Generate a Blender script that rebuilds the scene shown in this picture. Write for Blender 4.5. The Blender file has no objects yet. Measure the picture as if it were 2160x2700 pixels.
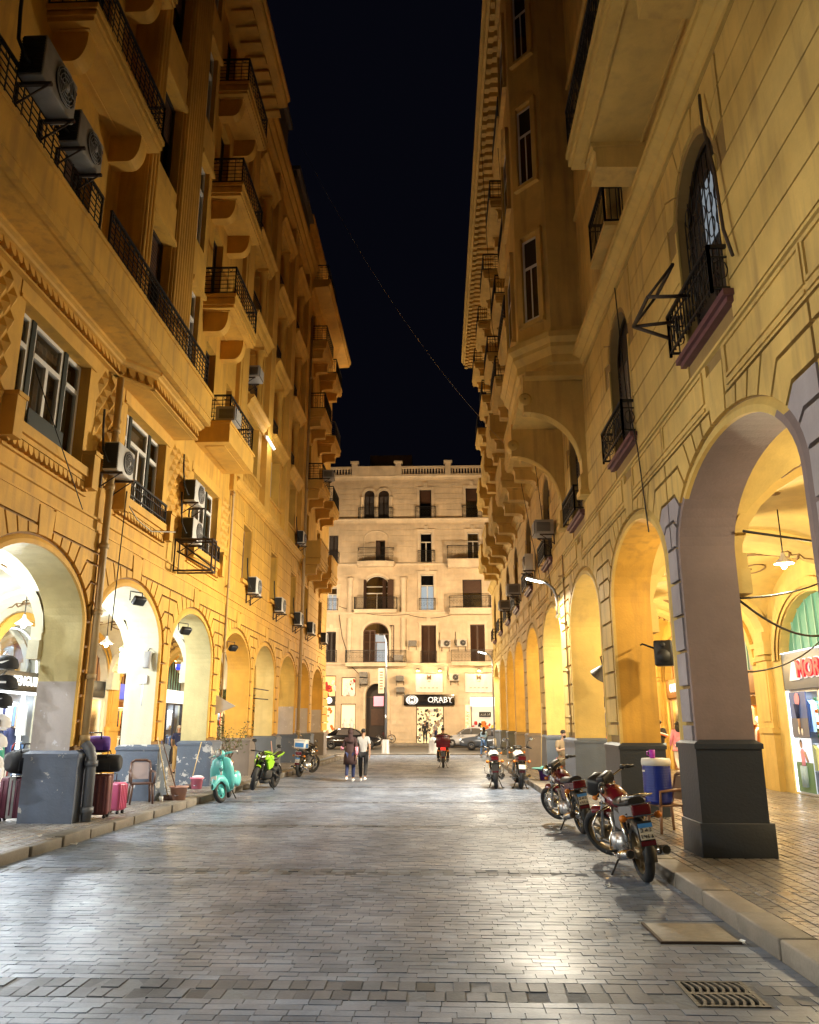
import bpy, bmesh, math, random
from mathutils import Vector, Matrix
from math import sin, cos, pi, sqrt, radians as R
random.seed(7)
S = bpy.context.scene
C = S.collection
# ---------------------------------------------------------------- camera, world, exposure
cam = bpy.data.cameras.new('camera'); camo = bpy.data.objects.new('camera', cam); C.objects.link(camo)
cam.sensor_fit = 'HORIZONTAL'; cam.sensor_width = 36; cam.lens = 35.0
cam.clip_start = 0.1; cam.clip_end = 2000
camo.location = (0, 0, 1.85); camo.rotation_euler = (R(90 + 14.88), 0, R(2.11))
S.camera = camo
W = bpy.data.worlds.new("World"); S.world = W; W.use_nodes = True
wn = W.node_tree; bg = wn.nodes['Background']
sky = wn.nodes.new('ShaderNodeTexSky'); sky.sky_type = 'NISHITA'; sky.sun_disc = False
sky.sun_elevation = R(-4); sky.sun_rotation = R(200)
tint = wn.nodes.new('ShaderNodeMix'); tint.data_type = 'RGBA'; tint.inputs[0].default_value = 0.93
wn.links.new(sky.outputs[0], tint.inputs[6]); tint.inputs[7].default_value = (0.022, 0.024, 0.05, 1)
wn.links.new(tint.outputs[2], bg.inputs[0]); bg.inputs[1].default_value = 0.05
S.view_settings.view_transform = 'Standard'; S.view_settings.look = 'None'
S.view_settings.exposure = 0.66; S.view_settings.gamma = 1.0
cy = S.cycles
cy.max_bounces = 9; cy.diffuse_bounces = 6; cy.glossy_bounces = 3; cy.transmission_bounces = 4; cy.transparent_max_bounces = 10
cy.sample_clamp_indirect = 4.0; cy.caustics_reflective = False; cy.caustics_refractive = False
cy.use_denoising = True; cy.blur_glossy = 1.0

# ---------------------------------------------------------------- mesh helpers
class MB:
    def __init__(s): s.v = []; s.f = []; s.m = []; s.sm = []
    def add(s, vs, fs, m=0, smooth=False):
        o = len(s.v); s.v.extend([tuple(v) for v in vs])
        for f in fs: s.f.append([i + o for i in f]); s.m.append(m); s.sm.append(smooth)
        return s
    def quad(s, a, b, c, d, m=0): return s.add([a, b, c, d], [(0, 1, 2, 3)], m)
    def box(s, x0, x1, y0, y1, z0, z1, m=0):
        return s.add([(x0,y0,z0),(x1,y0,z0),(x1,y1,z0),(x0,y1,z0),(x0,y0,z1),(x1,y0,z1),(x1,y1,z1),(x0,y1,z1)],
              [(3,2,1,0),(4,5,6,7),(0,1,5,4),(1,2,6,5),(2,3,7,6),(3,0,4,7)], m)
    def cbox(s, c, d, m=0, rz=0, rx=0, ry=0):
        M = Matrix.Translation(c) @ Matrix.Rotation(rz,4,'Z') @ Matrix.Rotation(ry,4,'Y') @ Matrix.Rotation(rx,4,'X')
        x, y, z = d[0]/2, d[1]/2, d[2]/2
        vs = [M @ Vector(p) for p in [(-x,-y,-z),(x,-y,-z),(x,y,-z),(-x,y,-z),(-x,-y,z),(x,-y,z),(x,y,z),(-x,y,z)]]
        return s.add(vs, [(3,2,1,0),(4,5,6,7),(0,1,5,4),(1,2,6,5),(2,3,7,6),(3,0,4,7)], m)
    def bbox(s, c, d, b=.02, m=0, rz=0, rx=0, ry=0):      # box with chamfered edges
        bm = bmesh.new(); bmesh.ops.create_cube(bm, size=1)
        for v in bm.verts: v.co = Vector((v.co.x*d[0], v.co.y*d[1], v.co.z*d[2]))
        bmesh.ops.bevel(bm, geom=bm.edges[:], offset=b, segments=2, profile=.5, affect='EDGES')
        M = Matrix.Translation(c) @ Matrix.Rotation(rz,4,'Z') @ Matrix.Rotation(ry,4,'Y') @ Matrix.Rotation(rx,4,'X')
        bm.verts.index_update()
        s.add([M @ v.co for v in bm.verts], [[v.index for v in f.verts] for f in bm.faces], m, True); bm.free(); return s
    def prism(s, poly, ax, a0, a1, m=0, smooth=False):
        n = len(poly)
        def P(p, a): return (a,p[0],p[1]) if ax=='x' else ((p[0],a,p[1]) if ax=='y' else (p[0],p[1],a))
        vs = [P(p,a0) for p in poly] + [P(p,a1) for p in poly]
        s.add(vs, [tuple(range(n))[::-1], tuple(range(n,2*n))], m)
        o = len(s.v)-2*n
        for i in range(n):
            j=(i+1)%n; s.f.append([o+i,o+j,o+n+j,o+n+i]); s.m.append(m); s.sm.append(smooth)
        return s
    def tube(s, pts, r, n=6, m=0, closed=False, caps=True):
        pts = [Vector(p) for p in pts]; k = len(pts)
        rr = r if isinstance(r,(list,tuple)) else [r]*k
        vs = []; up = Vector((0,0,1)); prev = None
        for i,p in enumerate(pts):
            a = pts[(i-1)%k] if (closed or i>0) else p
            b = pts[(i+1)%k] if (closed or i<k-1) else p
            t = (b-a); t = t.normalized() if t.length>1e-9 else Vector((0,0,1))
            if prev is None: x = t.orthogonal().normalized()
            else:
                x = prev - t*prev.dot(t); x = x.normalized() if x.length>1e-6 else t.orthogonal().normalized()
            y = t.cross(x); prev = x
            for j in range(n):
                an = 2*pi*j/n; vs.append(p + (x*cos(an)+y*sin(an))*rr[i])
        fs = []
        for i in range(k if closed else k-1):
            i2=(i+1)%k
            for j in range(n): fs.append((i*n+j, i*n+(j+1)%n, i2*n+(j+1)%n, i2*n+j))
        s.add(vs, fs, m, True)
        if caps and not closed:
            o=len(s.v)-k*n
            s.f.append([o+j for j in range(n)][::-1]); s.m.append(m); s.sm.append(False)
            s.f.append([o+(k-1)*n+j for j in range(n)]); s.m.append(m); s.sm.append(False)
        return s
    def lathe(s, prof, n=14, c=(0,0,0), m=0, ax='z', arc=2*pi):
        vs=[]; k=len(prof); full = arc>6.28; nn = n if full else n+1
        for r,z in prof:
            for j in range(nn):
                a=arc*j/n; p=(r*cos(a), r*sin(a), z)
                if ax=='y': p=(p[0],p[2],p[1])
                elif ax=='x': p=(p[2],p[0],p[1])
                vs.append((c[0]+p[0],c[1]+p[1],c[2]+p[2]))
        fs=[]
        for i in range(k-1):
            for j in range(n): fs.append((i*nn+j, i*nn+(j+1)%nn, (i+1)*nn+(j+1)%nn, (i+1)*nn+j))
        return s.add(vs,fs,m,True)
    def ell(s, c, r, n=10, k=6, m=0, M=None):
        vs=[]
        for i in range(k+1):
            t=pi*i/k
            for j in range(n):
                a=2*pi*j/n; p=Vector((r[0]*sin(t)*cos(a), r[1]*sin(t)*sin(a), r[2]*cos(t)))
                if M: p = M @ p
                vs.append(Vector(c)+p)
        fs=[(i*n+j,(i+1)*n+j,(i+1)*n+(j+1)%n,i*n+(j+1)%n) for i in range(k) for j in range(n)]
        return s.add(vs,fs,m,True)
    def loft(s, rings, m=0, cap=True, smooth=True):
        n=len(rings[0]); o=len(s.v)
        s.add([p for r in rings for p in r], [(i*n+j,i*n+(j+1)%n,(i+1)*n+(j+1)%n,(i+1)*n+j) for i in range(len(rings)-1) for j in range(n)], m, smooth)
        if cap:
            s.f.append([o+j for j in range(n)][::-1]); s.m.append(m); s.sm.append(False)
            s.f.append([o+(len(rings)-1)*n+j for j in range(n)]); s.m.append(m); s.sm.append(False)
        return s
    def mesh(s, name, mats):
        me = bpy.data.meshes.new(name); me.from_pydata(s.v, [], s.f)
        for mt in (mats if isinstance(mats,(list,tuple)) else [mats]): me.materials.append(M_[mt] if isinstance(mt,str) else mt)
        me.polygons.foreach_set('material_index', s.m); me.polygons.foreach_set('use_smooth', s.sm)
        me.update(); return me
    def obj(s, name, mats, parent=None, loc=None, rot=None, bevel=0, recalc=False):
        me = s.mesh(name, mats)
        if recalc:
            bm=bmesh.new(); bm.from_mesh(me); bmesh.ops.recalc_face_normals(bm, faces=bm.faces[:]); bm.to_mesh(me); bm.free()
        return link(name, me, parent, loc, rot)
def link(name, data, parent=None, loc=None, rot=None):
    o = bpy.data.objects.new(name, data); C.objects.link(o)
    if parent: o.parent = parent
    if loc is not None: o.location = loc
    if rot is not None: o.rotation_euler = rot if isinstance(rot,(tuple,list)) else (0,0,rot)
    return o
def tag(o, label, cat, group=None, kind=None):
    if label: o['label']=label
    if cat: o['category']=cat
    if group: o['group']=group
    if kind: o['kind']=kind
    return o
def thing(name, label, cat, loc=(0,0,0), rot=0, group=None):
    return tag(link(name, None, None, loc, rot), label, cat, group)
def structure(o, kind='structure'): o['kind']=kind; return o
def kids(o): return KIDS.get(o.name) or [c for c in o.children]
KIDS = {}
def copy_tree(o, parent=None, loc=None, rot=None, label=None):
    c = o.copy(); C.objects.link(c); c.parent = parent
    if loc is not None: c.location = loc
    if rot is not None: c.rotation_euler = rot if isinstance(rot,(tuple,list)) else (0,0,rot)
    if label: c['label'] = label
    for ch in list(o.children): copy_tree(ch, c)
    return c
def text(name, body, size, mt, parent=None, loc=(0,0,0), rot=(R(90),0,0), ext=.01, bold=0., align='CENTER', sx=1.0):
    cu = bpy.data.curves.new(name,'FONT'); cu.body=body; cu.size=size; cu.extrude=ext; cu.offset=bold; cu.align_x=align; cu.align_y='CENTER'; cu.resolution_u=3
    tmp = bpy.data.objects.new('tmp',cu); C.objects.link(tmp)
    dg = bpy.context.evaluated_depsgraph_get(); dg.update()
    me = bpy.data.meshes.new_from_object(tmp.evaluated_get(dg)); me.name=name
    bpy.data.objects.remove(tmp); bpy.data.curves.remove(cu)
    me.materials.clear(); me.materials.append(M_[mt])
    o = link(name, me, parent, loc, rot); o.scale=(sx,1,1); return o
def inset(poly, d):
    n=len(poly); A=sum(poly[i][0]*poly[(i+1)%n][1]-poly[(i+1)%n][0]*poly[i][1] for i in range(n))
    sg = 1 if A>0 else -1; L=[]
    for i in range(n):
        a,b=Vector(poly[i]),Vector(poly[(i+1)%n]); t=(b-a)
        if t.length<1e-6: continue
        t.normalize(); nn=Vector((-t.y,t.x))*sg*d; L.append((a+nn,t))
    out=[]; k=len(L)
    for i in range(k):
        p,t=L[i-1]; q,u=L[i]; den=t.x*u.y-t.y*u.x
        if abs(den)<1e-3: out.append(tuple(q))
        else:
            w=q-p; s_=(w.x*u.y-w.y*u.x)/den; out.append(tuple(p+t*s_))
    return out

# ---------------------------------------------------------------- materials
M_ = {}
def nt(name):
    m=bpy.data.materials.new(name); m.use_nodes=True; M_[name]=m
    return m, m.node_tree, m.node_tree.nodes['Principled BSDF']
def simple(name, col, rough=.6, metal=0., emit=None, es=0., spec=None, var=0., bump=0., scale=8.):
    m,t,b = nt(name); b.inputs['Base Color'].default_value=(*col,1); b.inputs['Roughness'].default_value=rough; b.inputs['Metallic'].default_value=metal
    if spec is not None: b.inputs['Specular IOR Level'].default_value=spec
    if emit: b.inputs['Emission Color'].default_value=(*emit,1); b.inputs['Emission Strength'].default_value=es
    if var or bump:
        tc=t.nodes.new('ShaderNodeTexCoord'); n=t.nodes.new('ShaderNodeTexNoise'); n.inputs['Scale'].default_value=scale; n.inputs['Detail'].default_value=6
        t.links.new(tc.outputs['Object'],n.inputs['Vector'])
        if var:
            mx=t.nodes.new('ShaderNodeMix'); mx.data_type='RGBA'; t.links.new(n.outputs[0],mx.inputs[0])
            mx.inputs[6].default_value=(*[c*(1-var) for c in col],1); mx.inputs[7].default_value=(*[min(1,c*(1+var)) for c in col],1)
            t.links.new(mx.outputs[2],b.inputs['Base Color'])
        if bump:
            bp=t.nodes.new('ShaderNodeBump'); bp.inputs['Strength'].default_value=bump; bp.inputs['Distance'].default_value=.02
            t.links.new(n.outputs[0],bp.inputs['Height']); t.links.new(bp.outputs[0],b.inputs['Normal'])
    return m
def plaster(name, col, dirt=(.30,.22,.12), amt=.5, rough=.75, chip=None, cth=.62):
    """painted render: broad tone drift, vertical rain streaks, small pits"""
    m,t,b=nt(name); N=t.nodes.new; L=t.links.new
    g=N('ShaderNodeNewGeometry'); 
    n1=N('ShaderNodeTexNoise'); n1.inputs['Scale'].default_value=.9; n1.inputs['Detail'].default_value=7; n1.inputs['Roughness'].default_value=.62; L(g.outputs['Position'],n1.inputs['Vector'])
    mp=N('ShaderNodeMapping'); mp.inputs['Scale'].default_value=(5,5,.55); L(g.outputs['Position'],mp.inputs['Vector'])
    n2=N('ShaderNodeTexNoise'); n2.inputs['Scale'].default_value=1.; n2.inputs['Detail'].default_value=5; L(mp.outputs[0],n2.inputs['Vector'])
    n3=N('ShaderNodeTexNoise'); n3.inputs['Scale'].default_value=26; n3.inputs['Detail'].default_value=4; L(g.outputs['Position'],n3.inputs['Vector'])
    r1=N('ShaderNodeMapRange'); r1.inputs[1].default_value=.3; r1.inputs[2].default_value=.72; L(n1.outputs[0],r1.inputs[0])
    r2=N('ShaderNodeMapRange'); r2.inputs[1].default_value=.48; r2.inputs[2].default_value=.80; r2.inputs[4].default_value=amt; L(n2.outputs[0],r2.inputs[0])
    m1=N('ShaderNodeMix'); m1.data_type='RGBA'; L(r1.outputs[0],m1.inputs[0])
    m1.inputs[6].default_value=(*[c*.74 for c in col],1); m1.inputs[7].default_value=(*[min(1,c*1.1) for c in col],1)
    m2=N('ShaderNodeMix'); m2.data_type='RGBA'; L(r2.outputs[0],m2.inputs[0]); L(m1.outputs[2],m2.inputs[6]); m2.inputs[7].default_value=(*dirt,1)
    out=m2.outputs[2]
    n5=N('ShaderNodeTexNoise'); n5.inputs['Scale'].default_value=.35; n5.inputs['Detail'].default_value=9; n5.inputs['Roughness'].default_value=.72; n5.inputs['Distortion'].default_value=.6; L(g.outputs['Position'],n5.inputs['Vector'])
    r5=N('ShaderNodeMapRange'); r5.inputs[1].default_value=.5; r5.inputs[2].default_value=.62; r5.inputs[4].default_value=.32; L(n5.outputs[0],r5.inputs[0])
    m5=N('ShaderNodeMix'); m5.data_type='RGBA'; L(r5.outputs[0],m5.inputs[0]); L(out,m5.inputs[6]); m5.inputs[7].default_value=(*[c*.62+.004 for c in col],1); out=m5.outputs[2]
    n6=N('ShaderNodeTexNoise'); n6.inputs['Scale'].default_value=7; n6.inputs['Detail'].default_value=6; n6.inputs['Roughness'].default_value=.75; L(g.outputs['Position'],n6.inputs['Vector'])
    r6=N('ShaderNodeMapRange'); r6.inputs[1].default_value=.70; r6.inputs[2].default_value=.74; r6.inputs[4].default_value=.55; L(n6.outputs[0],r6.inputs[0])
    m6=N('ShaderNodeMix'); m6.data_type='RGBA'; L(r6.outputs[0],m6.inputs[0]); L(out,m6.inputs[6]); m6.inputs[7].default_value=(*dirt,1); out=m6.outputs[2]
    if chip:
        n4=N('ShaderNodeTexNoise'); n4.inputs['Scale'].default_value=3.2; n4.inputs['Detail'].default_value=8; n4.inputs['Roughness'].default_value=.7; L(g.outputs['Position'],n4.inputs['Vector'])
        r4=N('ShaderNodeMapRange'); r4.inputs[1].default_value=cth; r4.inputs[2].default_value=cth+.015; L(n4.outputs[0],r4.inputs[0])
        m4=N('ShaderNodeMix'); m4.data_type='RGBA'; L(r4.outputs[0],m4.inputs[0]); L(out,m4.inputs[6]); m4.inputs[7].default_value=(*chip,1); out=m4.outputs[2]
    L(out,b.inputs['Base Color']); b.inputs['Roughness'].default_value=rough
    bp=N('ShaderNodeBump'); bp.inputs['Strength'].default_value=.35; bp.inputs['Distance'].default_value=.012
    ad=N('ShaderNodeMath'); ad.operation='ADD'; L(n1.outputs[0],ad.inputs[0]); L(n3.outputs[0],ad.inputs[1]); L(ad.outputs[0],bp.inputs['Height']); L(bp.outputs[0],b.inputs['Normal'])
    return m
def stone(name, col, rough=(.35,.6), var=.35, joint=False, wear=(.5,.5,.5)):
    """paving: per-piece tint, grime patches, polished tops"""
    m,t,b=nt(name); N=t.nodes.new; L=t.links.new
    g=N('ShaderNodeNewGeometry'); oi=N('ShaderNodeObjectInfo')
    ad=N('ShaderNodeMath'); ad.operation='ADD'; L(g.outputs['Random Per Island'],ad.inputs[0]); L(oi.outputs['Random'],ad.inputs[1])
    fr=N('ShaderNodeMath'); fr.operation='FRACT'; L(ad.outputs[0],fr.inputs[0])
    cr=N('ShaderNodeValToRGB'); L(fr.outputs[0],cr.inputs[0]); e=cr.color_ramp.elements
    e[0].position=0; e[0].color=(*[c*(1-var) for c in col],1); e[1].position=1; e[1].color=(*[c*(1+var*.6) for c in col],1)
    x=e.new(.12); x.color=(*[c*(1-var*.45) for c in col],1); x=e.new(.55); x.color=(col[0]*1.03,col[1]*.98,col[2]*.95,1)
    n1=N('ShaderNodeTexNoise'); n1.inputs['Scale'].default_value=.8; n1.inputs['Detail'].default_value=8; n1.inputs['Roughness'].default_value=.65; L(g.outputs['Position'],n1.inputs['Vector'])
    n2=N('ShaderNodeTexNoise'); n2.inputs['Scale'].default_value=38; n2.inputs['Detail'].default_value=5; L(g.outputs['Position'],n2.inputs['Vector'])
    r1=N('ShaderNodeMapRange'); r1.inputs[1].default_value=.35; r1.inputs[2].default_value=.7; r1.inputs[3].default_value=.62; r1.inputs[4].default_value=1.12; L(n1.outputs[0],r1.inputs[0])
    mu=N('ShaderNodeVectorMath'); mu.operation='SCALE'; L(cr.outputs[0],mu.inputs[0]); L(r1.outputs[0],mu.inputs['Scale'])
    mp=N('ShaderNodeMapping'); mp.inputs['Scale'].default_value=(1.3,.09,1); L(g.outputs['Position'],mp.inputs['Vector']); n7=N('ShaderNodeTexNoise'); n7.inputs['Scale'].default_value=1.; n7.inputs['Detail'].default_value=6; L(mp.outputs[0],n7.inputs['Vector'])
    n8=N('ShaderNodeTexNoise'); n8.inputs['Scale'].default_value=2.6; n8.inputs['Detail'].default_value=9; n8.inputs['Roughness'].default_value=.75; L(g.outputs['Position'],n8.inputs['Vector']); r8=N('ShaderNodeMapRange'); r8.inputs[1].default_value=.60; r8.inputs[2].default_value=.70; r8.inputs[3].default_value=1; r8.inputs[4].default_value=.62; L(n8.outputs[0],r8.inputs[0])
    r7=N('ShaderNodeMapRange'); r7.inputs[1].default_value=.35; r7.inputs[2].default_value=.65; r7.inputs[3].default_value=.78; r7.inputs[4].default_value=1.14; L(n7.outputs[0],r7.inputs[0])
    q7=N('ShaderNodeMath'); q7.operation='MULTIPLY'; L(r7.outputs[0],q7.inputs[0]); L(r8.outputs[0],q7.inputs[1]); m7=N('ShaderNodeVectorMath'); m7.operation='SCALE'; L(mu.outputs[0],m7.inputs[0]); L(q7.outputs[0],m7.inputs['Scale']); mu=m7
    r2=N('ShaderNodeMapRange'); r2.inputs[3].default_value=.8; r2.inputs[4].default_value=1.2; L(n2.outputs[0],r2.inputs[0])
    mv=N('ShaderNodeVectorMath'); mv.operation='SCALE'; L(mu.outputs[0],mv.inputs[0]); L(r2.outputs[0],mv.inputs['Scale']); L(mv.outputs[0],b.inputs['Base Color'])
    b.inputs['Specular IOR Level'].default_value=.26
    rr=N('ShaderNodeMapRange'); rr.inputs[1].default_value=.3; rr.inputs[2].default_value=.7; rr.inputs[3].default_value=rough[1]; rr.inputs[4].default_value=rough[0]; L(n1.outputs[0],rr.inputs[0]); L(rr.outputs[0],b.inputs['Roughness'])
    bp=N('ShaderNodeBump'); bp.inputs['Strength'].default_value=.3; bp.inputs['Distance'].default_value=.006; L(n2.outputs[0],bp.inputs['Height']); L(bp.outputs[0],b.inputs['Normal'])
    return m
def glass(name, tint=(.8,.85,.85), fac=.75, rough=.03):
    m=bpy.data.materials.new(name); m.use_nodes=True; M_[name]=m; t=m.node_tree; t.nodes.clear(); N=t.nodes.new; L=t.links.new
    o=N('ShaderNodeOutputMaterial'); tr=N('ShaderNodeBsdfTransparent'); tr.inputs[0].default_value=(*tint,1); gl=N('ShaderNodeBsdfGlossy'); gl.inputs['Roughness'].default_value=rough
    lw=N('ShaderNodeLayerWeight'); lw.inputs[0].default_value=.25; mr=N('ShaderNodeMapRange'); mr.inputs[3].default_value=1-fac-.18 if fac<.8 else .04; mr.inputs[4].default_value=.8
    mx=N('ShaderNodeMixShader'); L(lw.outputs['Fresnel'],mr.inputs[0]); L(mr.outputs[0],mx.inputs[0]); L(tr.outputs[0],mx.inputs[1]); L(gl.outputs[0],mx.inputs[2]); L(mx.outputs[0],o.inputs[0])
def emis(name, col, st): simple(name, tuple(c*.55 for c in col), .5, emit=col, es=st)

plaster('ochre', (.64,.355,.052), dirt=(.22,.12,.04), amt=.6)
plaster('ochre_smooth', (.66,.37,.06), dirt=(.28,.17,.07), amt=.3)
plaster('sand', (.66,.45,.135), dirt=(.22,.14,.06), amt=.65)
plaster('sand_light', (.67,.465,.135), dirt=(.28,.19,.09), amt=.35)
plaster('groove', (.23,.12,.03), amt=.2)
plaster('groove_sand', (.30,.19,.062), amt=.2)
plaster('cream_yellow', (.64,.53,.25), dirt=(.4,.3,.14), amt=.35)
plaster('cream', (.68,.62,.44), dirt=(.4,.33,.22), amt=.35)
plaster('mauve', (.24,.18,.172), dirt=(.2,.16,.14), amt=.3)
plaster('mauve_light', (.36,.325,.345), dirt=(.25,.22,.2), amt=.3)
plaster('pinkgrey', (.50,.44,.41), dirt=(.35,.3,.26), amt=.3, chip=(.62,.6,.62))
plaster('slate', (.085,.105,.15), dirt=(.07,.07,.08), amt=.4, rough=.5, chip=(.40,.38,.35))
plaster('slate_clean', (.115,.14,.185), dirt=(.08,.08,.09), amt=.3, rough=.5)
plaster('slate_dark', (.024,.032,.047), dirt=(.03,.03,.03), amt=.3, rough=.5)
plaster('slate_peel', (.10,.125,.17), dirt=(.07,.07,.08), amt=.4, rough=.5, chip=(.48,.46,.44), cth=.575)
plaster('slate_brown', (.20,.17,.15), dirt=(.12,.1,.09), amt=.3, rough=.55)
plaster('peach', (.66,.545,.39), dirt=(.42,.32,.2), amt=.3)
plaster('peach_trim', (.73,.62,.46), dirt=(.45,.33,.2), amt=.2)
plaster('vault_yellow', (.68,.50,.16), dirt=(.4,.28,.12), amt=.3)
plaster('vault_cream', (.70,.66,.48), dirt=(.45,.38,.25), amt=.3)
simple('motif', (.22,.13,.05), .7)
plaster('penthouse', (.12,.10,.09), amt=.3)
stone('brick', (.18,.225,.31), rough=(.30,.5))
stone('brick_dark', (.125,.145,.185), rough=(.36,.6), var=.6)
stone('paver', (.255,.24,.225), rough=(.22,.42), var=.25)
stone('kerbstone', (.24,.22,.19), rough=(.45,.7), var=.15)
simple('joint', (.15,.165,.19), .85, var=.3, bump=.5, scale=20)
simple('asphalt', (.06,.058,.055), .6, var=.3, bump=.3, scale=30)
simple('slab_concrete', (.22,.2,.165), .6, var=.3, bump=.4, scale=14)
simple('iron', (.018,.017,.017), .5, .3); simple('iron_rust', (.05,.032,.022), .7, .2, var=.4, scale=12)
simple('cast_iron', (.10,.095,.085), .5, .6, var=.3, bump=.4, scale=30)
simple('frame_white', (.62,.60,.55), .5, var=.12, scale=5); simple('frame_brown', (.20,.12,.075), .5); simple('frame_mauve', (.22,.16,.15), .55)
simple('sill_red', (.13,.055,.06), .5, var=.3)
simple('shutter_dark', (.022,.014,.012), .55); simple('shutter_brown', (.06,.028,.016), .55, var=.3); simple('shutter_green', (.012,.02,.016), .5)
simple('dark_room', (.012,.011,.010), .9)
simple('curtain', (.20,.18,.14), .9, var=.35, scale=14)
glass('window_glass', (.55,.55,.55), .7); glass('shop_glass', (.93,.95,.95), .92)
simple('ac_old', (.24,.225,.20), .6, var=.3, scale=6); simple('pane_dim',(.10,.12,.14),.4,emit=(.75,.88,1),es=.16); simple('ac_white', (.50,.48,.44), .5, var=.15, scale=5); simple('ac_dark', (.02,.02,.02), .6); simple('ac_grey', (.28,.27,.26), .5, var=.2)
simple('pipe_paint', (.42,.29,.13), .55, var=.25, scale=4); simple('pipe_grey', (.12,.13,.15), .5)
simple('wire', (.012,.012,.012), .7); simple('wire_pale', (.35,.32,.26), .7)
simple('black', (.01,.01,.01), .45); simple('rubber', (.014,.014,.015), .75, bump=.3, scale=60); simple('black_gloss', (.008,.008,.009), .18)
simple('chrome', (.62,.62,.62), .14, 1.0); simple('steel', (.35,.35,.36), .35, .9); simple('alu', (.55,.55,.56), .4, .8)
simple('white', (.75,.75,.73), .6); simple('white_fabric', (.70,.69,.66), .9, var=.1)
emis('led_white', (.86,.95,1.0), 30); emis('lamp_warm', (1,.62,.18), 22); emis('bulb_white', (.9,.97,1), 14); emis('bulb_yellow',(1,.72,.3),12)
emis('lit_window', (.80,.93,1.0), .6); emis('sign_white', (1,.97,.9), .9); emis('sign_cool',(.9,.96,1),1.2); emis('sign_red',(1,.02,.05),.5)
emis('strip_white', (.93,.98,1.0), 2.2)
# ---------------------------------------------------------------- ground, road, pavements
XL, XR, T = -6.68, 3.55, .72          # facade planes, arcade wall thickness
BL, BR = -11.7, 8.95                  # back walls of the two arcades
def kl(y): return -5.98 + .019*(y-7)  # left kerb line
KR = 2.74
gnd = MB().quad((-600,-300,-.06),(600,-300,-.06),(600,900,-.06),(-600,900,-.06)).obj('ground','asphalt'); structure(gnd)
road = MB()
for x0,x1,y0,y1 in ((-6.2,1.74,2,50.6),(2.2,2.9,2,50.6),(1.74,2.2,2,6.14),(1.74,2.2,6.67,50.6)): road.quad((x0,y0,-.0055),(x1,y0,-.0055),(x1,y1,-.0055),(x0,y1,-.0055))
road=road.obj('road','joint'); structure(road)
BV=[]; BF=[]; BM=[]
def brick_vf(cx,cy,w,d,h=0.,tx=0.,ty=0.,z0=-.011,b=.0018):
    x,y=w/2,d/2
    lo=[(cx-x,cy-y,z0),(cx+x,cy-y,z0),(cx+x,cy+y,z0),(cx-x,cy+y,z0)]
    x-=b; y-=b
    hi=[(cx-x,cy-y,h-tx*x-ty*y),(cx+x,cy-y,h+tx*x-ty*y),(cx+x,cy+y,h+tx*x+ty*y),(cx-x,cy+y,h-tx*x+ty*y)]
    return lo+hi, [(4,5,6,7),(0,1,5,4),(1,2,6,5),(2,3,7,6),(3,0,4,7)]
rnd = random.Random(3)
skip=[(1.725,2.215,6.125,6.685),(1.95,2.68,7.72,8.56)]
bands=[6.08,10.85,15.5,20.2,24.9,29.6]
singles=[]; bulk={'brick':MB(),'brick_dark':MB()}
def lay(cx,cy,w,d,dark=False,rough=1.):
    for s in skip:
        if s[0]<cx+w/2 and cx-w/2<s[1] and s[2]<cy+d/2 and cy-d/2<s[3]: return
    dip = rnd.random()
    h=rnd.uniform(-.0025,.002)*rough; tx=rnd.gauss(0,.008)*rough; ty=rnd.gauss(0,.010)*rough
    if dark and dip<.12: h-=.006
    singles.append((sqrt(cx*cx+cy*cy),cx,cy,w,d,h,tx,ty,'brick_dark' if dark else 'brick'))
y=4.3; row=0; bi=0
while y<50.4:
    if bi<len(bands) and y>=bands[bi]:
        for k in range(2):                        # a band of blocks laid the other way
            x=kl(y)+.06+rnd.uniform(0,.05)
            while x<KR-.12:
                w=rnd.uniform(.12,.155); lay(x+w/2,y+.105,w-.010,.20,True,2.2); x+=w
            y+=.215
        bi+=1; continue
    d=.104+.008*sin(row*1.7)*rnd.random(); off=(row%2)*.115+rnd.uniform(-.03,.03); x=kl(y)+.02-off
    while x<KR-.03:
        w=.225+rnd.uniform(-.012,.012); a=max(x,kl(y)+.02); b=min(x+w,KR-.01)
        if b-a>.05: lay((a+b)/2,y+d/2+.004*sin(x*2.1+row),b-a-.004,d-.004)
        x+=w
    y+=d; row+=1
singles.sort()
for i,(_,cx,cy_,w,d,h,tx,ty,mt) in enumerate(singles):
    if i<300:
        v,f=brick_vf(0,0,w,d,h,tx,ty); MB().add(v,f).obj('brick',mt,road,(cx,cy_,0))
    else:
        v,f=brick_vf(cx,cy_,w,d,h,tx,ty); bulk[mt].add(v,f)
structure(bulk['brick'].obj('brick_paving','brick',road),'stuff'); structure(bulk['brick_dark'].obj('brick_band','brick_dark',road),'stuff')
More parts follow.
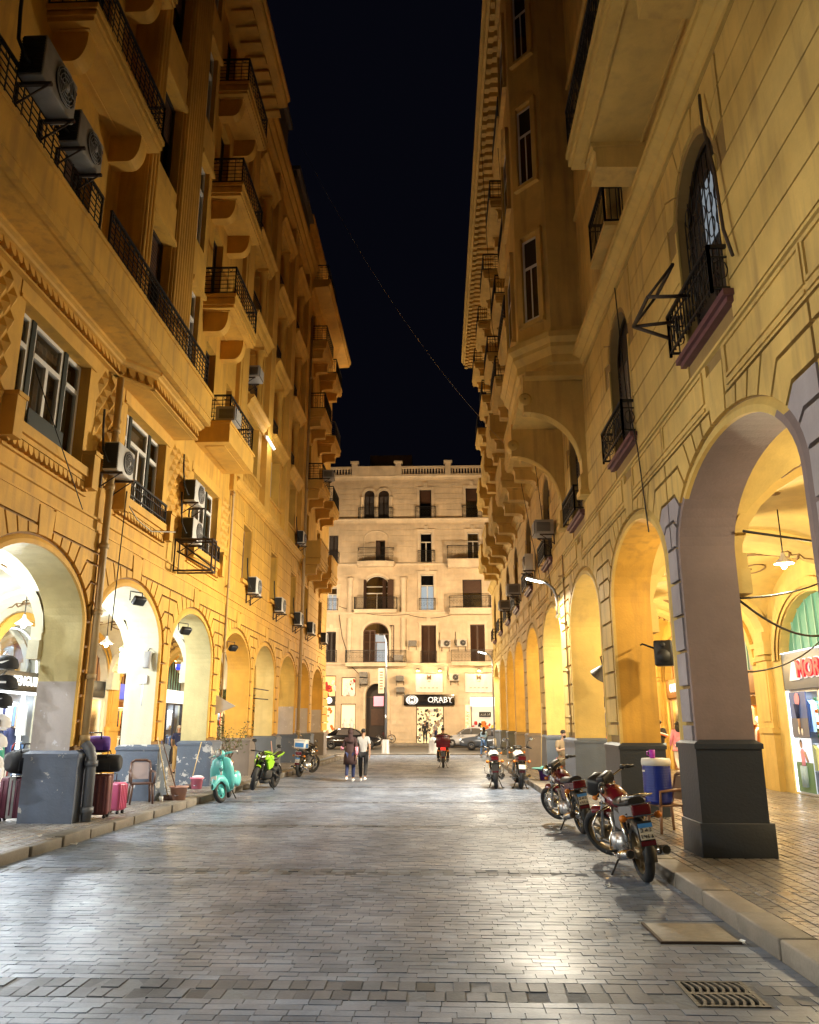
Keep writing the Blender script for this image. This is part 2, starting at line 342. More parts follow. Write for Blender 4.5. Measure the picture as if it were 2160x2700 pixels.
# pavements with kerbs
def pavement(sx0,sx1,y0,y1,left):
    p=MB(); p.box(min(sx0,sx1),max(sx0,sx1),y0,y1,-.02,.138)
    o=p.obj('pavement','joint'); structure(o)
    m=MB(); r=0; x=min(sx0,sx1)+.005; n=[]
    while x<max(sx0,sx1)-.04:
        yy=y0-(r%2)*.1
        while yy<y1-.1:
            L=.2
            if yy>3: n.append((sqrt((x+.05)**2+(yy+.1)**2),x+.05,yy+.1))
            yy+=L
        x+=.1; r+=1
    n.sort()
    for i,(_,cx,cy_) in enumerate(n):
        h=.15+rnd.uniform(-.003,.0015); tx=rnd.gauss(0,.012); ty=rnd.gauss(0,.008)
        wv=.006*(1 if int(cy_*10)%2 else -1)
        if i<220:
            v,f=brick_vf(0,0,.093,.193,h,tx,ty,.13,.005); MB().add(v,f).obj('brick','paver',o,(cx+wv,cy_,0))
        else:
            v,f=brick_vf(cx+wv,cy_,.093,.193,h,tx,ty,.13,.005); m.add(v,f)
    structure(m.obj('brick_paving','paver',o),'stuff')
    return o
pr=pavement(3.05,BR,4.,52.6,False)
pl=pavement(-6.0,BL,8.,47.0,True)
# kerb stones one by one
def kerb(xf,w,y0,y1,par,side):
    yy=y0; 
    while yy<y1:
        L=rnd.uniform(.92,1.08); dz=rnd.uniform(-.012,.01); x=xf(yy); dx=rnd.uniform(-.012,.012)+x
        b=MB(); b.bbox((dx+side*w/2,yy+L/2,.06+dz/2),(w-.004,L-.014,.185+dz),.018)
        b.obj('kerb_stone','kerbstone',par,rot=None); yy+=L
kerb(lambda y:KR,.32,4.2,52.,pr,1)
kerb(kl,.34,8.,46.5,pl,-1)
fill=MB(); 
for i in range(40):
    a=8+i; fill.add([(kl(a)-.33,a,.135),(kl(a+1)-.33,a+1,.135),(-6.35,a+1,.135),(-6.35,a,.135)],[(0,1,2,3)])
# cross street beyond the end of the lane
cs=MB(); cs.quad((-60,50.62,-.02),(60,50.62,-.02),(60,62.8,.2),(-60,62.8,.2)); structure(cs.obj('cross_street','asphalt'))
e=MB(); e.bbox((-1.6,50.75,.02),(9.5,.28,.12),.02); structure(e.obj('kerb','kerbstone'))
fp=MB(); fp.box(-60,60,62.8,66.2,-.05,.36); fpo=fp.obj('pavement','slab_concrete'); structure(fpo)
k=MB(); 
for i in range(24): k.bbox((-12+i*1.0,62.72,.27),(.99,.2,.2),.02)
k.obj('kerb_stone','kerbstone',fpo)

# ---------------------------------------------------------------- arcade facades (local frame: x along the wall, y inward, z up)
bl=thing('arcade_building','ochre arcaded building along the left side of the lane','building',(XL,0,0),R(90))
br=thing('arcade_building','sand coloured arcaded building along the right side of the lane','building',(XR,0,0),R(-90))
LA=dict(a=1.88,b=1.17,zs=3.55,c=[-.1,4.2,8.55,12.85,17.05,21.5,26.2,30.7,35.4,39.4,44.1])
RA=dict(a=2.0,b=1.15,zs=4.2,c=[-50.0,-45.1,-40.2,-35.7,-30.5,-25.1,-19.45,-14.18,-9.4,-4.3,.8])
def epts(c,a,b,zs,n=28): return [(c+a*cos(pi-pi*i/n), zs+b*sin(pi-pi*i/n)) for i in range(n+1)]
def arcade(A,u0,u1,ztop,parent,mt,z0=0.,thick=T,name='arcade_wall'):
    w=MB(); a,b,zs=A['a'],A['b'],A['zs']
    for yy in (0,thick):
        p=u0
        for c in A['c']+[None]:
            e=u1 if c is None else c-a
            w.quad((p,yy,z0),(e,yy,z0),(e,yy,ztop),(p,yy,ztop))
            if c is None: break
            q=epts(c,a,b,zs)
            for i in range(len(q)-1): w.quad((q[i][0],yy,q[i][1]),(q[i+1][0],yy,q[i+1][1]),(q[i+1][0],yy,ztop),(q[i][0],yy,ztop))
            p=c+a
    w.quad((u0,0,ztop),(u1,0,ztop),(u1,thick,ztop),(u0,thick,ztop)); w.quad((u0,0,z0),(u0,thick,z0),(u0,thick,ztop),(u0,0,ztop)); w.quad((u1,0,z0),(u1,thick,z0),(u1,thick,ztop),(u1,0,ztop))
    return w.obj(name,mt,parent)
def reveal(c,A,parent,mt,thick=T,low=None,z0=0.):
    a,b,zs=A['a'],A['b'],A['zs']; q=epts(c,a,b,zs); m=MB()
    q=[(c-a,z0),(c-a,2.6)]+q+[(c+a,2.6),(c+a,z0)]
    ds=.004
    for i in range(len(q)-1):
        (x0,za),(x1,zb)=q[i],q[i+1]
        m.add([(x0,-.002,za),(x1,-.002,zb),(x1,thick+.002,zb),(x0,thick+.002,za)],[(0,1,2,3)],1 if (low and i in (0,len(q)-2)) else 0, 1<=i<len(q)-2)
    return m.obj('arch_reveal',[mt,low or mt],parent)
def ring(c,A,w0,w1,d0,d1,parent,mt,name='archivolt',foot=1.45,mt2=None,zs2=0):
    """moulding round an arch: outer radius offset w1, standing d1 proud"""
    a,b,zs=A['a'],A['b'],A['zs']; m=MB(); n=28
    def crv(o): return [(c-a-o,foot)]+epts(c,a+o,b+o,zs,n)+[(c+a+o,foot)]
    prof=[(w0,0.),(w0,-d1),((w0+w1)*.5,-d1),(w1-.02,-d0),(w1,0.)]
    rings=[[(x,d,z) for x,z in crv(o)] for o,d in prof]
    k=len(rings[0])
    for i in range(len(prof)-1):
        for j in range(k-1): m.add([rings[i][j],rings[i][j+1],rings[i+1][j+1],rings[i+1][j]],[(0,1,2,3)],1 if mt2 and max(rings[i][j][2],rings[i][j+1][2])<zs2 else 0)
    return m.obj(name,[mt,mt2 or mt],parent)
def voussoirs(c,A,uL,uR,zkey,zflat,parent,mt,courses,bends,proud=.06,gap=.026,mt2=None,zmt2=0,side2=0):
    a,b,zs=A['a']+.16,A['b']+.16,A['zs']
    C0=Vector((c,zs-1.2))
    phis=[83,74,65,56,45,32,19,5]
    def inner(ph,s): return Vector((c+s*a*cos(R(ph)), zs+b*sin(R(ph))))
    def ray(ph,s,z):
        p=inner(ph,s); d=(p-C0).normalized(); k=(z-p.y)/d.y; return p+d*k
    def arc(p0,p1,s): 
        n=3; return [inner(p0+(p1-p0)*i/n,s) for i in range(n+1)]
    def emit(poly,mat,name='voussoir'):
        q=inset([(p[0],p[1]) for p in poly],gap); m=MB(); m.prism(q,'y',-proud,.01); m.obj(name,mat,parent)
    ks=[inner(90-7+14*0,1)]
    emit([ray(83,-1,zkey),inner(83,-1),inner(90,1),inner(83,1),ray(83,1,zkey)],mt)
    for s in (-1,1):
        uE = uR if s>0 else uL
        def mm(zc): return mt2 if (mt2 and (side2==0 or s==side2) and zc<zmt2) else mt
        for i in range(3): emit([ray(phis[i],s,zflat)]+arc(phis[i],phis[i+1],s)+[ray(phis[i+1],s,zflat)],mt)
        prevz=zflat
        for i in range(3,7):
            zb=bends[i-3]; ar=arc(phis[i],phis[i+1],s)
            bt=ray(phis[i],s,prevz); bb=ray(phis[i+1],s,zb)
            if (bb.x-uE)*s>-.04: bb.x=uE-.04*s
            if (bt.x-uE)*s>-.04: bt.x=uE-.04*s
            emit([bt]+ar+[bb,(uE,zb),(uE,prevz)],mm(zb)); prevz=zb
        # pier courses down to the base
        zz=prevz; e=c+s*(a)
        for z in courses:
            if s>0: e2=2*uE-c-A['a']-.16; emit([(e,zz),(e,z),(e2,z),(e2,zz)],mm(z),'ashlar_block')
            zz=z
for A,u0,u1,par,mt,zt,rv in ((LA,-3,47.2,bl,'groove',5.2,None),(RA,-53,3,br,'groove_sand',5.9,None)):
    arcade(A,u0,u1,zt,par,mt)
cl=LA['c']; cr=RA['c']
revL=['cream']*3+['cream_yellow','cream','cream_yellow','ochre_smooth','cream_yellow','sand_light','ochre_smooth','ochre_smooth']
for i,c in enumerate(cl):
    reveal(c,LA,bl,revL[i],low='pinkgrey' if i in (3,8,9,10) else None)
    if i>=2: ring(c,LA,.0,.15,.02,.05,bl,'ochre_smooth')
for i,c in enumerate(cr):
    mt={8:'mauve',9:'mauve',7:'ochre'}.get(i,'sand_light'); reveal(c,RA,br,mt)
    ring(c,RA,.0,.17,.02,.06,br,'sand_light',mt2='mauve' if i in (8,) else None,zs2=4.95)
for i in range(2,11):
    c=cl[i]; uL=(cl[i-1]+LA['a']+c-LA['a'])/2; uR=(cl[i+1]-LA['a']+c+LA['a'])/2 if i<10 else 47.15
    voussoirs(c,LA,uL,uR,5.42,5.05,bl,'ochre',[3.25,2.8,2.35,1.9,1.45] if True else 0,[4.82,4.46,4.1,3.72])
for i in range(0,10):
    c=cr[i]; uL=(cr[i-1]+RA['a']+c-RA['a'])/2 if i>0 else -52.9; uR=(cr[i+1]-RA['a']+c+RA['a'])/2
    voussoirs(c,RA,uL,uR,6.2,5.72,br,'sand',[3.85,3.35,2.85,2.35,1.85,1.6],[5.46,5.1,4.75,4.36],mt2='mauve_light' if i in (7,8) else None,zmt2=4.9,side2={7:1}.get(i,0))
# plain frieze blocks between the keystones
def frieze(A,par,mt,z0,z1,kx,lo,hi,name='frieze_block'):
    cs=[c for c in A['c'] if lo-3<c<hi+3]
    e=[lo]+sum([[c-kx,c+kx] for c in cs],[])+[hi]
    for i in range(0,len(e),2):
        a,b=e[i]+.02,e[i+1]-.02
        if b-a>.15: m=MB(); m.box(a,b,-.05,.01,z0,z1); m.obj(name,mt,par)
frieze(LA,bl,'ochre',5.075,5.44,.28,7,47.18); frieze(RA,br,'sand',5.745,6.36,.28,-52.95,-3)
# pier bases
def base(uc,w,parent,mt,zt,pr,name='pier_base',top=None):
    m=MB(); y0,y1=-pr,T+.06; x0,x1=uc-w/2-.06,uc+w/2+.06; t=.07
    m.box(x0,x1,y0,y1,.12,zt-.1)
    lo=[(x0,y0),(x1,y0),(x1,y1),(x0,y1)]; hi=[(x0+.05,y0+t),(x1-.05,y0+t),(x1-.05,y1-t),(x0+.05,y1-t)]
    o=[(x0-.02,y0-.02),(x1+.02,y0-.02),(x1+.02,y1+.02),(x0-.02,y1+.02)]
    m.loft([[(p[0],p[1],zt-.1) for p in o],[(p[0],p[1],zt-.035) for p in o],[(p[0],p[1],zt+.02) for p in hi]],0,True,False)
    return m.obj(name,mt,parent)
bmL={2:'slate',3:'slate',4:'slate_peel',5:'slate_peel',6:'slate_brown',7:'slate_clean',8:'slate',9:'slate_clean'}
for i in range(1,10):
    p0=cl[i]+LA['a']; p1=cl[i+1]-LA['a']; base((p0+p1)/2,p1-p0,bl,bmL.get(i,'slate'),1.36,.2)
base(46.6,1.2,bl,'slate_brown',1.36,.2)
bmR={7:'slate_dark',6:'slate_dark',5:'slate_clean',4:'slate_clean',3:'slate_brown',2:'slate_brown',1:'slate',0:'slate_clean'}
for i in range(0,10):
    p0=cr[i]+RA['a']; p1=cr[i+1]-RA['a']; base((p0+p1)/2+(.0 if i!=7 else .02),p1-p0-(.0 if i!=7 else .06),br,bmR.get(i,'slate_dark'),1.47 if i!=7 else 1.62,.10)
base(-52.5,1.0,br,'slate_clean',1.45,.1)
MB().bbox((-11.77,T/2+.0,.36),(.86,T+.26,.44),.012).obj('plinth','slate_dark',br)
# ---------------------------------------------------------------- facade pieces
def wall_grid(parent,mt,u0,u1,z0,z1,holes,y=0.,rev=.25,name='wall',rmt=None):
    """front sheet with openings (u0,u1,z0,z1,rise) and their reveals"""
    us=sorted({u0,u1}|{h[0] for h in holes}|{h[1] for h in holes}); zs=sorted({z0,z1}|{h[2] for h in holes}|{h[3] for h in holes})
    m=MB()
    for i in range(len(us)-1):
        run=None
        for j in range(len(zs)-1):
            cu,cz=(us[i]+us[i+1])/2,(zs[j]+zs[j+1])/2
            inh=any(h[0]<cu<h[1] and h[2]<cz<h[3] for h in holes)
            if not inh: m.quad((us[i],y,zs[j]),(us[i+1],y,zs[j]),(us[i+1],y,zs[j+1]),(us[i],y,zs[j+1]))
    for h in holes:
        a,b,c,d=h[:4]; rise=h[4] if len(h)>4 else 0; yr=y+(h[5] if len(h)>5 else rev)
        m.quad((a,y,c),(a,yr,c),(a,yr,d-rise),(a,y,d-rise)); m.quad((b,y,c),(b,yr,c),(b,yr,d-rise),(b,y,d-rise)); m.quad((a,y,c),(b,y,c),(b,yr,c),(a,yr,c))
        if rise:
            q=epts((a+b)/2,(b-a)/2,rise,d-rise,14)
            for i in range(14):
                m.quad((q[i][0],y,q[i][1]),(q[i+1][0],y,q[i+1][1]),(q[i+1][0],yr,q[i+1][1]),(q[i][0],yr,q[i][1]))
                m.quad((q[i][0],y,q[i][1]),(q[i+1][0],y,q[i+1][1]),(q[i+1][0],y,d),(q[i][0],y,d))
        else: m.quad((a,y,d),(b,y,d),(b,yr,d),(a,yr,d))
    return m.obj(name,mt,parent)
def win_frame(m,w,z0,h,t,d,y,mm,m0=0):
    m.box(-w/2,-w/2+t,y,y+d,z0,z0+h,m0); m.box(w/2-t,w/2,y,y+d,z0,z0+h,m0); m.box(-w/2+t,w/2-t,y,y+d,z0,z0+t,m0); m.box(-w/2+t,w/2-t,y,y+d,z0+h-t,z0+h,m0)
_wc={}
def window(parent,u,z,w,h,style='french',y=.25,rise=0.,rz=0.):
    key=(round(w,2),round(h,2),style,round(rise,2))
    if key in _wc:
        o=copy_tree(_wc[key],parent,(u,y,z),rz); return o
    m=MB(); fm={'french':'frame_white','trio':'frame_white','lit':'frame_white','brown':'frame_brown','dark':'shutter_dark','shut':'shutter_brown','half':'shutter_brown','dshut':'shutter_dark','green':'shutter_green'}[style]
    m.box(-w/2-.05,w/2+.05,.32,.36,-.05,h+.05,1)            # the dark room behind
    t=.07
    kidsl=[]
    if style=='trio':
        s=w*.235; b=.13
        for x0,x1 in ((-w/2,-w/2+s),(-w/2+s+b,w/2-s-b),(w/2-s,w/2)):
            c=(x0+x1)/2; ww=x1-x0; k=MB(); win_frame(k,ww,0,h,t,.07,0,0)
            tz=h*.70; k.box(-ww/2+t,ww/2-t,-.01,.07,tz,tz+.09)
            if ww>.9: k.box(-.045,.045,-.012,.07,t,tz)
            kidsl.append(('casement',k,fm,(c,0,0)))
            for zz0,zz1 in ((t,tz),(tz+.09,h-t)):
                g=MB(); g.quad((-ww/2+t,.04,zz0),(ww/2-t,.04,zz0),(ww/2-t,.04,zz1),(-ww/2+t,.04,zz1)); kidsl.append(('pane',g,'window_glass',(c,0,0)))
            cu=MB(); n=14
            pts=[(-ww/2+t+(ww-2*t)*i/n,.16+.02*(i%2)) for i in range(n+1)]
            for i in range(n): cu.quad((pts[i][0],pts[i][1],t),(pts[i+1][0],pts[i+1][1],t),(pts[i+1][0],pts[i+1][1],h-.1),(pts[i][0],pts[i][1],h-.1))
            kidsl.append(('curtain',cu,'curtain',(c,0,0)))
        m.box(-w/2+s,-w/2+s+b,-.03,.08,0,h,2); m.box(w/2-s-b,w/2-s,-.03,.08,0,h,2)
        m.box(-w/2,w/2,.33,.34,0,h,1)
        o=m.obj('window',[fm,'dark_room','shutter_green'],parent,(u,y,z),rz)
    else:
        lo=h-rise
        win_frame(m,w,0,lo if rise else h,t,.08,0,0)
        if rise:
            q=epts(0,w/2,rise,lo,12); q2=epts(0,w/2-t,rise-t,lo,12)
            for i in range(12): m.add([(q[i][0],0,q[i][1]),(q[i+1][0],0,q[i+1][1]),(q2[i+1][0],0,q2[i+1][1]),(q2[i][0],0,q2[i][1])],[(0,1,2,3)],0)
            g=MB(); g.add([(p[0],.05,p[1]) for p in q],[tuple(range(13))]); kidsl.append(('pane',g,'shutter_dark' if style in('dark','dshut') else 'window_glass',(0,0,0)))
        if style in ('french','lit','brown'):
            tz=lo*.68; m.box(-w/2+t,w/2-t,-.01,.08,tz,tz+.08); m.box(-.04,.04,-.012,.08,t,tz)
            for zz0,zz1 in ((t,tz),(tz+.08,lo-t)):
                g=MB(); g.quad((-w/2+t,.05,zz0),(w/2-t,.05,zz0),(w/2-t,.05,zz1),(-w/2+t,.05,zz1)); kidsl.append(('pane',g,'window_glass',(0,0,0)))
            if style=='lit':
                g=MB(); g.quad((-w/2+t,.2,t),(w/2-t,.2,t),(w/2-t,.2,tz),(-w/2+t,.2,tz)); kidsl.append(('curtain',g,'lit_window',(0,0,0)))
        elif style in ('dark',):
            g=MB(); g.quad((-w/2+t,.06,lo*.55),(w/2-t,.06,lo*.55),(w/2-t,.06,lo-t),(-w/2+t,.06,lo-t))
            for i in range(int(lo*.42/.09)): g.box(-w/2+t,w/2-t,.05,.058,lo*.56+i*.09,lo*.56+i*.09+.07)
            kidsl.append(('roller_blind',g,'shutter_brown',(0,0,0)))
            g=MB(); g.quad((-w/2+t,.09,t),(w/2-t,.09,t),(w/2-t,.09,lo-t),(-w/2+t,.09,lo-t)); kidsl.append(('pane',g,'window_glass',(0,0,0)))
        else:                                            # louvred shutters
            for sgn in ((-1,1) if style!='half' else (-1,)):
                k=MB(); ww=w/2-.02; win_frame(k,ww,.02,lo-.04,.06,.04,0,0)
                n=int(lo/.085)
                for i in range(n): k.cbox((0,.02,.08+i*(lo-.14)/n),(ww-.1,.012,.075),0,rx=R(35))
                kidsl.append(('shutter',k,fm,(sgn*w/4,.01,0)))
        o=m.obj('window',[fm,'dark_room'],parent,(u,y,z),rz)
    for nm,k,mt,l in kidsl: k.obj(nm,mt,o,l)
    _wc[key]=o
    return o
def railing_mb(w,d,h=.85,style='bars',sides=True):
    m=MB(); segs=[((-w/2,-d),(w/2,-d))]
    if sides and d>.12: segs+= [((-w/2,-.0),(-w/2,-d)),((w/2,-.0),(w/2,-d))]
    for (x0,y0),(x1,y1) in segs:
        L=sqrt((x1-x0)**2+(y1-y0)**2); ux,uy=(x1-x0)/L,(y1-y0)/L; rz=math.atan2(uy,ux); cx,cy_=(x0+x1)/2,(y0+y1)/2
        for zz,tt in ((h,.045),(h-.14,.02),(.06,.03)): m.cbox((cx,cy_,zz),(L+tt,tt,tt),0,rz=rz)
        n=max(2,int(L/.11))
        for i in range(n+1):
            p=(x0+ux*L*i/n,y0+uy*L*i/n)
            big=i in(0,n)
            if style=='grid' and not big:
                if i%2: continue
            m.cbox((p[0],p[1],h/2),((.035 if big else .016),)*2+(h,),0)
        if style=='grid':
            for k in range(1,5): m.cbox((cx,cy_,.06+k*(h-.2)/5),(L,.014,.014),0,rz=rz)
        if style in('scroll','grid'):
            for i in range(max(1,int(L/.24))):
                s_=(i+.5)/max(1,int(L/.24)); c=(x0+ux*L*s_,y0+uy*L*s_,h*.5 if style=='scroll' else h-.07); r=.085 if style=='scroll' else .05
                m.tube([(c[0]+ux*r*cos(a),c[1]+uy*r*cos(a),c[2]+r*1.5*sin(a) if style=='scroll' else c[2]+r*sin(a)) for a in [2*pi*q/8 for q in range(8)]],.008,4,0,True)
    return m
_bc={}
def balcony(parent,u,z,w,d,style='bars',slab=.32,corbel='round',y=0.,mt='ochre_smooth',rail=True,railh=.85,par=0.,rz=0,cw=.32,cmt=None):
    """slab with moulded edge, two corbels, iron railing; z = top of the slab"""
    key=(round(w,2),round(d,2),style,slab,corbel,mt,rail,par,railh)
    if key in _bc: return copy_tree(_bc[key],parent,(u,y,z),rz)
    m=MB(); cmt=cmt or mt
    m.box(-w/2,w/2,-d,0,-.1,0); m.box(-w/2+.03,w/2-.03,-d+.03,0,-slab+.09,-.1); m.box(-w/2+.07,w/2-.07,-d+.07,0,-slab,-slab+.09)
    m.box(-w/2+.03,w/2-.03,-d+.03,0,-.14,-.115)
    for a,b in ((.22,.26),):                                  # sunk panel line on the soffit
        for x0,x1,y0,y1 in ((-w/2+a,w/2-a,-d+a,-d+a+.04),(-w/2+a,w/2-a,-.2,-.16),(-w/2+a,-w/2+a+.04,-d+a,-.16),(w/2-a-.04,w/2-a,-d+a,-.16)):
            m.box(x0,x1,y0,y1,-slab-.025,-slab)
    o=m.obj('balcony',mt,parent,(u,y,z),rz)
    if corbel:
        H=.62 if corbel=='round' else .72; D=d*.72
        if corbel=='round': pr=[(0,-slab-H),(-D*.62,-slab-H)]+[(-D*.62-D*.38*sin(a),-slab-H+H*.8*(1-cos(a))) for a in [pi/2*i/6 for i in range(1,7)]]+[(-D,-slab),(0,-slab)]
        else:
            pr=[(0,-slab-H),(-.09,-slab-H),(-.12,-slab-H+.05),(-.10,-slab-H+.14),(-.16,-slab-.50),(-.26,-slab-.46),(-D,-slab-.44),(-D,-slab-.16),(-D-.04,-slab-.12),(-D-.04,-slab),(0,-slab)]
        k=MB(); k.prism(pr,'x',-cw/2,cw/2); 
        if corbel=='scroll': k.box(-cw/2-.04,cw/2+.04,-D-.08,0,-slab-.07,-slab-.001)
        k.obj('corbel',cmt,o,(-w/2+.45,0,0)); k.obj('corbel',cmt,o,(w/2-.45,0,0))
    if par>0:
        p=MB(); p.box(-w/2+.04,w/2-.04,-d+.04,-d+.16,0,par); p.box(-w/2+.04,-w/2+.16,-d+.16,0,0,par); p.box(w/2-.16,w/2-.04,-d+.16,0,0,par)
        p.box(-w/2,w/2,-d,-d+.2,par,par+.08); p.obj('parapet',mt,o)
    if rail: railing_mb(w-.1,d-.05,railh,style).obj('railing','iron',o,(0,0,par))
    _bc[key]=o; return o
def strip(parent,u0,u1,z,prof,mt,name='string_course',y=0.):
    """moulding run along x; prof = [(out,dz)]"""
    m=MB(); m.prism([(y-o,z+d) for o,d in prof],'x',u0,u1); return m.obj(name,mt,parent)
CORN=[(0,0),(.06,0),(.06,.08),(.12,.1),(.12,.16),(.2,.24),(.24,.26),(.24,.34),(0,.36)]
def courses(parent,u0,u1,z0,z1,hc,holes,mt,name='ashlar_block',proud=.022,gap=.014,maxlen=99):
    n=max(1,round((z1-z0)/hc)); h=(z1-z0)/n
    for i in range(n):
        za,zb=z0+i*h,z0+(i+1)*h; cuts=sorted((a,b) for a,b,c,d in holes if c<zb-.03 and d>za+.03)
        p=u0; segs=[]
        for a,b in cuts:
            if a>p+.05: segs.append((p,a))
            p=max(p,b)
        if u1>p+.05: segs.append((p,u1))
        for a,b in segs:
            k=max(1,math.ceil((b-a)/maxlen))
            for q in range(k):
                x0=a+(b-a)*q/k; x1=a+(b-a)*(q+1)/k
                m=MB(); m.box(x0+gap*.6,x1-gap*.6,-proud,.01,za+gap,zb-gap); m.obj(name,mt,parent)
# ---------------------------------------------------------------- left building, upper storeys (u = world Y)
for u0,u1 in ((-3,47.2),):
    strip(bl,u0,u1,5.46,[(0,0),(.03,0),(.03,.035),(0,.05)],'ochre_smooth'); strip(bl,u0,u1,5.68,[(0,0),(.045,.01),(.045,.05),(0,.06)],'ochre_smooth')
WT=[8.4,12.7,17.1,21.9]
wall_grid(bl,'ochre',-3,24.55,5.2,9.1,[(c-1.26,c+1.26,6.5,8.5) for c in WT],rev=.3)
for c in WT:
    window(bl,c,6.5,2.52,2.0,'trio',y=.2)
    m=MB(); m.box(c-1.53,c+1.53,-.16,.0,6.30,6.47); m.box(c-1.5,c+1.5,-.10,0,6.22,6.30); m.box(c-1.5,c+1.5,-.06,0,5.98,6.02)
    for q in range(17):
        x=c-1.4+q*.175; m.add([(x+.075*cos(a),-.085-.02*sin(a),6.21-.16*sin(a)) for a in [pi*i/6 for i in range(7)]]+[(x+.075*cos(a),-.001,6.21-.16*sin(a)) for a in [pi*i/6 for i in range(7)]],[tuple(range(7))]+[(i,i+1,i+8,i+7) for i in range(6)])
    m.obj('window_sill','ochre_smooth',bl)
    for s in (-1,1):
        k=MB(); k.box(c+s*1.42-.13,c+s*1.42+.13,-.24,0,6.1,6.75); k.box(c+s*1.42-.15,c+s*1.42+.15,-.27,0,6.75,6.82); k.obj('sill_block','ochre_smooth',bl)
    strip(bl,c-1.45,c+1.45,8.5,[(0,0),(.04,.0),(.04,.05),(.015,.07),(.015,.3),(0,.3)],'ochre_smooth','lintel')
    if c>13: railing_mb(2.4,.1,.42,'bars',False).obj('window_guard','iron',bl,(c,-.03,6.5))
    else: MB().box(-.62,.62,-.02,0,0,.42).obj('window_guard','shutter_green',bl,(c,.1,6.5))
# diamond studs between the windows
for a,b in ((9.95,11.2),(14.3,15.55),(18.65,20.2),(23.5,24.45)):
    m=MB(); s=.16; zz=6.75
    r=0
    while zz<8.55:
        x=a+.12+(r%2)*s
        while x<b-.1:
            m.add([(x-s*.82,0,zz),(x,0,zz-s*1.2),(x+s*.82,0,zz),(x,0,zz+s*1.2),(x,-.09,zz)],[(0,1,4),(1,2,4),(2,3,4),(3,0,4)]); x+=2*s
        zz+=s*1.25; r+=1
    structure(m.obj('diamond_studs','ochre_smooth',bl),'stuff')
# soffit, scalloped cornice and the long parapet of the second floor
def scallops(p0,p1,z,parent):
    p0,p1=Vector(p0),Vector(p1); L=(p1-p0).length; t=(p1-p0)/L; nn=Vector((t.y,-t.x)); 
    m=MB(); k=int(L/.2)
    for q in range(k):
        cpt=p0+t*(L*(q+.5)/k); w=.085
        ring=[]
        for i in range(7):
            a=pi*i/6; ring.append((w*cos(a),-.2*sin(a)+.02, .10+.05*sin(a)))
        f=[tuple(cpt+t*r[0]+nn*r[2])+(z+r[1],) for r in ring]; bk=[tuple(cpt+t*r[0]-nn*.02)+(z+r[1],) for r in ring]
        m.add(f+bk,[tuple(range(7))]+[(i,i+1,i+8,i+7) for i in range(6)])
    structure(m.obj('scallop_frieze','ochre_smooth',parent),'stuff')
    c=MB(); 
    pr=[(.0,-.24),(.10,-.24),(.10,-.2),(.04,-.19),(.04,.0),(.16,.02),(.18,.06),(.24,.08),(.24,.14),(0,.14)]
    c.loft([[tuple(p0-t*.05+nn*o)+(z+d,) for o,d in pr],[tuple(p1+t*.05+nn*o)+(z+d,) for o,d in pr]],0,True,False); c.obj('cornice_moulding','ochre_smooth',parent)
BZ=9.05
scallops((-3,0),(15.0,0),BZ,bl); scallops((15.0,0),(15.75,-.5),BZ,bl); scallops((15.75,-.5),(18.85,-.5),BZ,bl)
m=MB(); m.prism([(15.0,0),(15.75,-.5),(18.85,-.5),(18.85,0)],'z',8.8,BZ); m.obj('bay_base','ochre_smooth',bl)
m=MB(); m.box(-3,18.85,-.86,0,BZ+.14,BZ+.3); m.box(-3,18.87,-.9,-.78,BZ+.12,BZ+.95); m.box(-3,18.9,-.94,-.74,BZ+.90,BZ+.98); m.box(18.75,18.87,-.78,0,BZ+.14,BZ+.9); m.box(-3,18.89,-.92,-.86,BZ+.3,BZ+.36)
m.obj('parapet','ochre',bl)
for a,b in ((2,7.9),(8.1,11.9),(12.3,18.5)): railing_mb(b-a,.05,.75,'grid',False).obj('railing','iron',bl,((a+b)/2,-.8,BZ+.98))
# recessed wall behind the parapet and projecting bay
FL=[10.15,13.9,17.7,21.5,25.2]
wall_grid(bl,'ochre',-3,14.3,9.3,29,[(u-.55,u+.55,f+.1,f+2.6) for f in FL for u in (8.6,12.6)],y=.0,rev=.3)
for f in FL:
    for u in (8.6,12.6): window(bl,u,f+.1,1.1,2.5,'dark',y=.22)
for f in FL[1:]:
    balcony(bl,12.55,f,3.45,.9,'grid',corbel='round'); balcony(bl,8.0,f,3.2,.9,'grid',corbel='round')
BF=-.52
bh=[(14.85,16.2,f+.15,f+2.5) for f in FL]+[(17.75,18.5,f+.05,f+2.5) for f in FL]
wall_grid(bl,'ochre',14.3,18.75,9.2,29,bh,y=BF,rev=.3)
m=MB(); m.quad((14.3,0,9.2),(14.3,BF,9.2),(14.3,BF,29),(14.3,0,29)); m.quad((18.75,0,9.2),(18.75,BF,9.2),(18.75,BF,29),(18.75,0,29)); m.obj('bay_side','ochre',bl)
for f in FL:
    window(bl,15.525,f+.15,1.35,2.35,'dark',y=BF+.2); window(bl,18.125,f+.05,.75,2.45,'french',y=BF+.12)
    m=MB(); m.prism([(BF,f+2.5),(BF-.1,f+2.5),(BF-.1,f+2.62),(BF-.03,f+2.7),(BF-.03,f+3.5),(BF,f+3.5)],'x',17.62,18.7); m.obj('spandrel','ochre_smooth',bl); m=MB(); m.prism([(BF,f+2.5),(BF-.1,f+2.5),(BF-.1,f+2.62),(BF-.03,f+2.7),(BF-.03,f+3.5),(BF,f+3.5)],'x',14.8,16.25); m.obj('spandrel','ochre_smooth',bl)
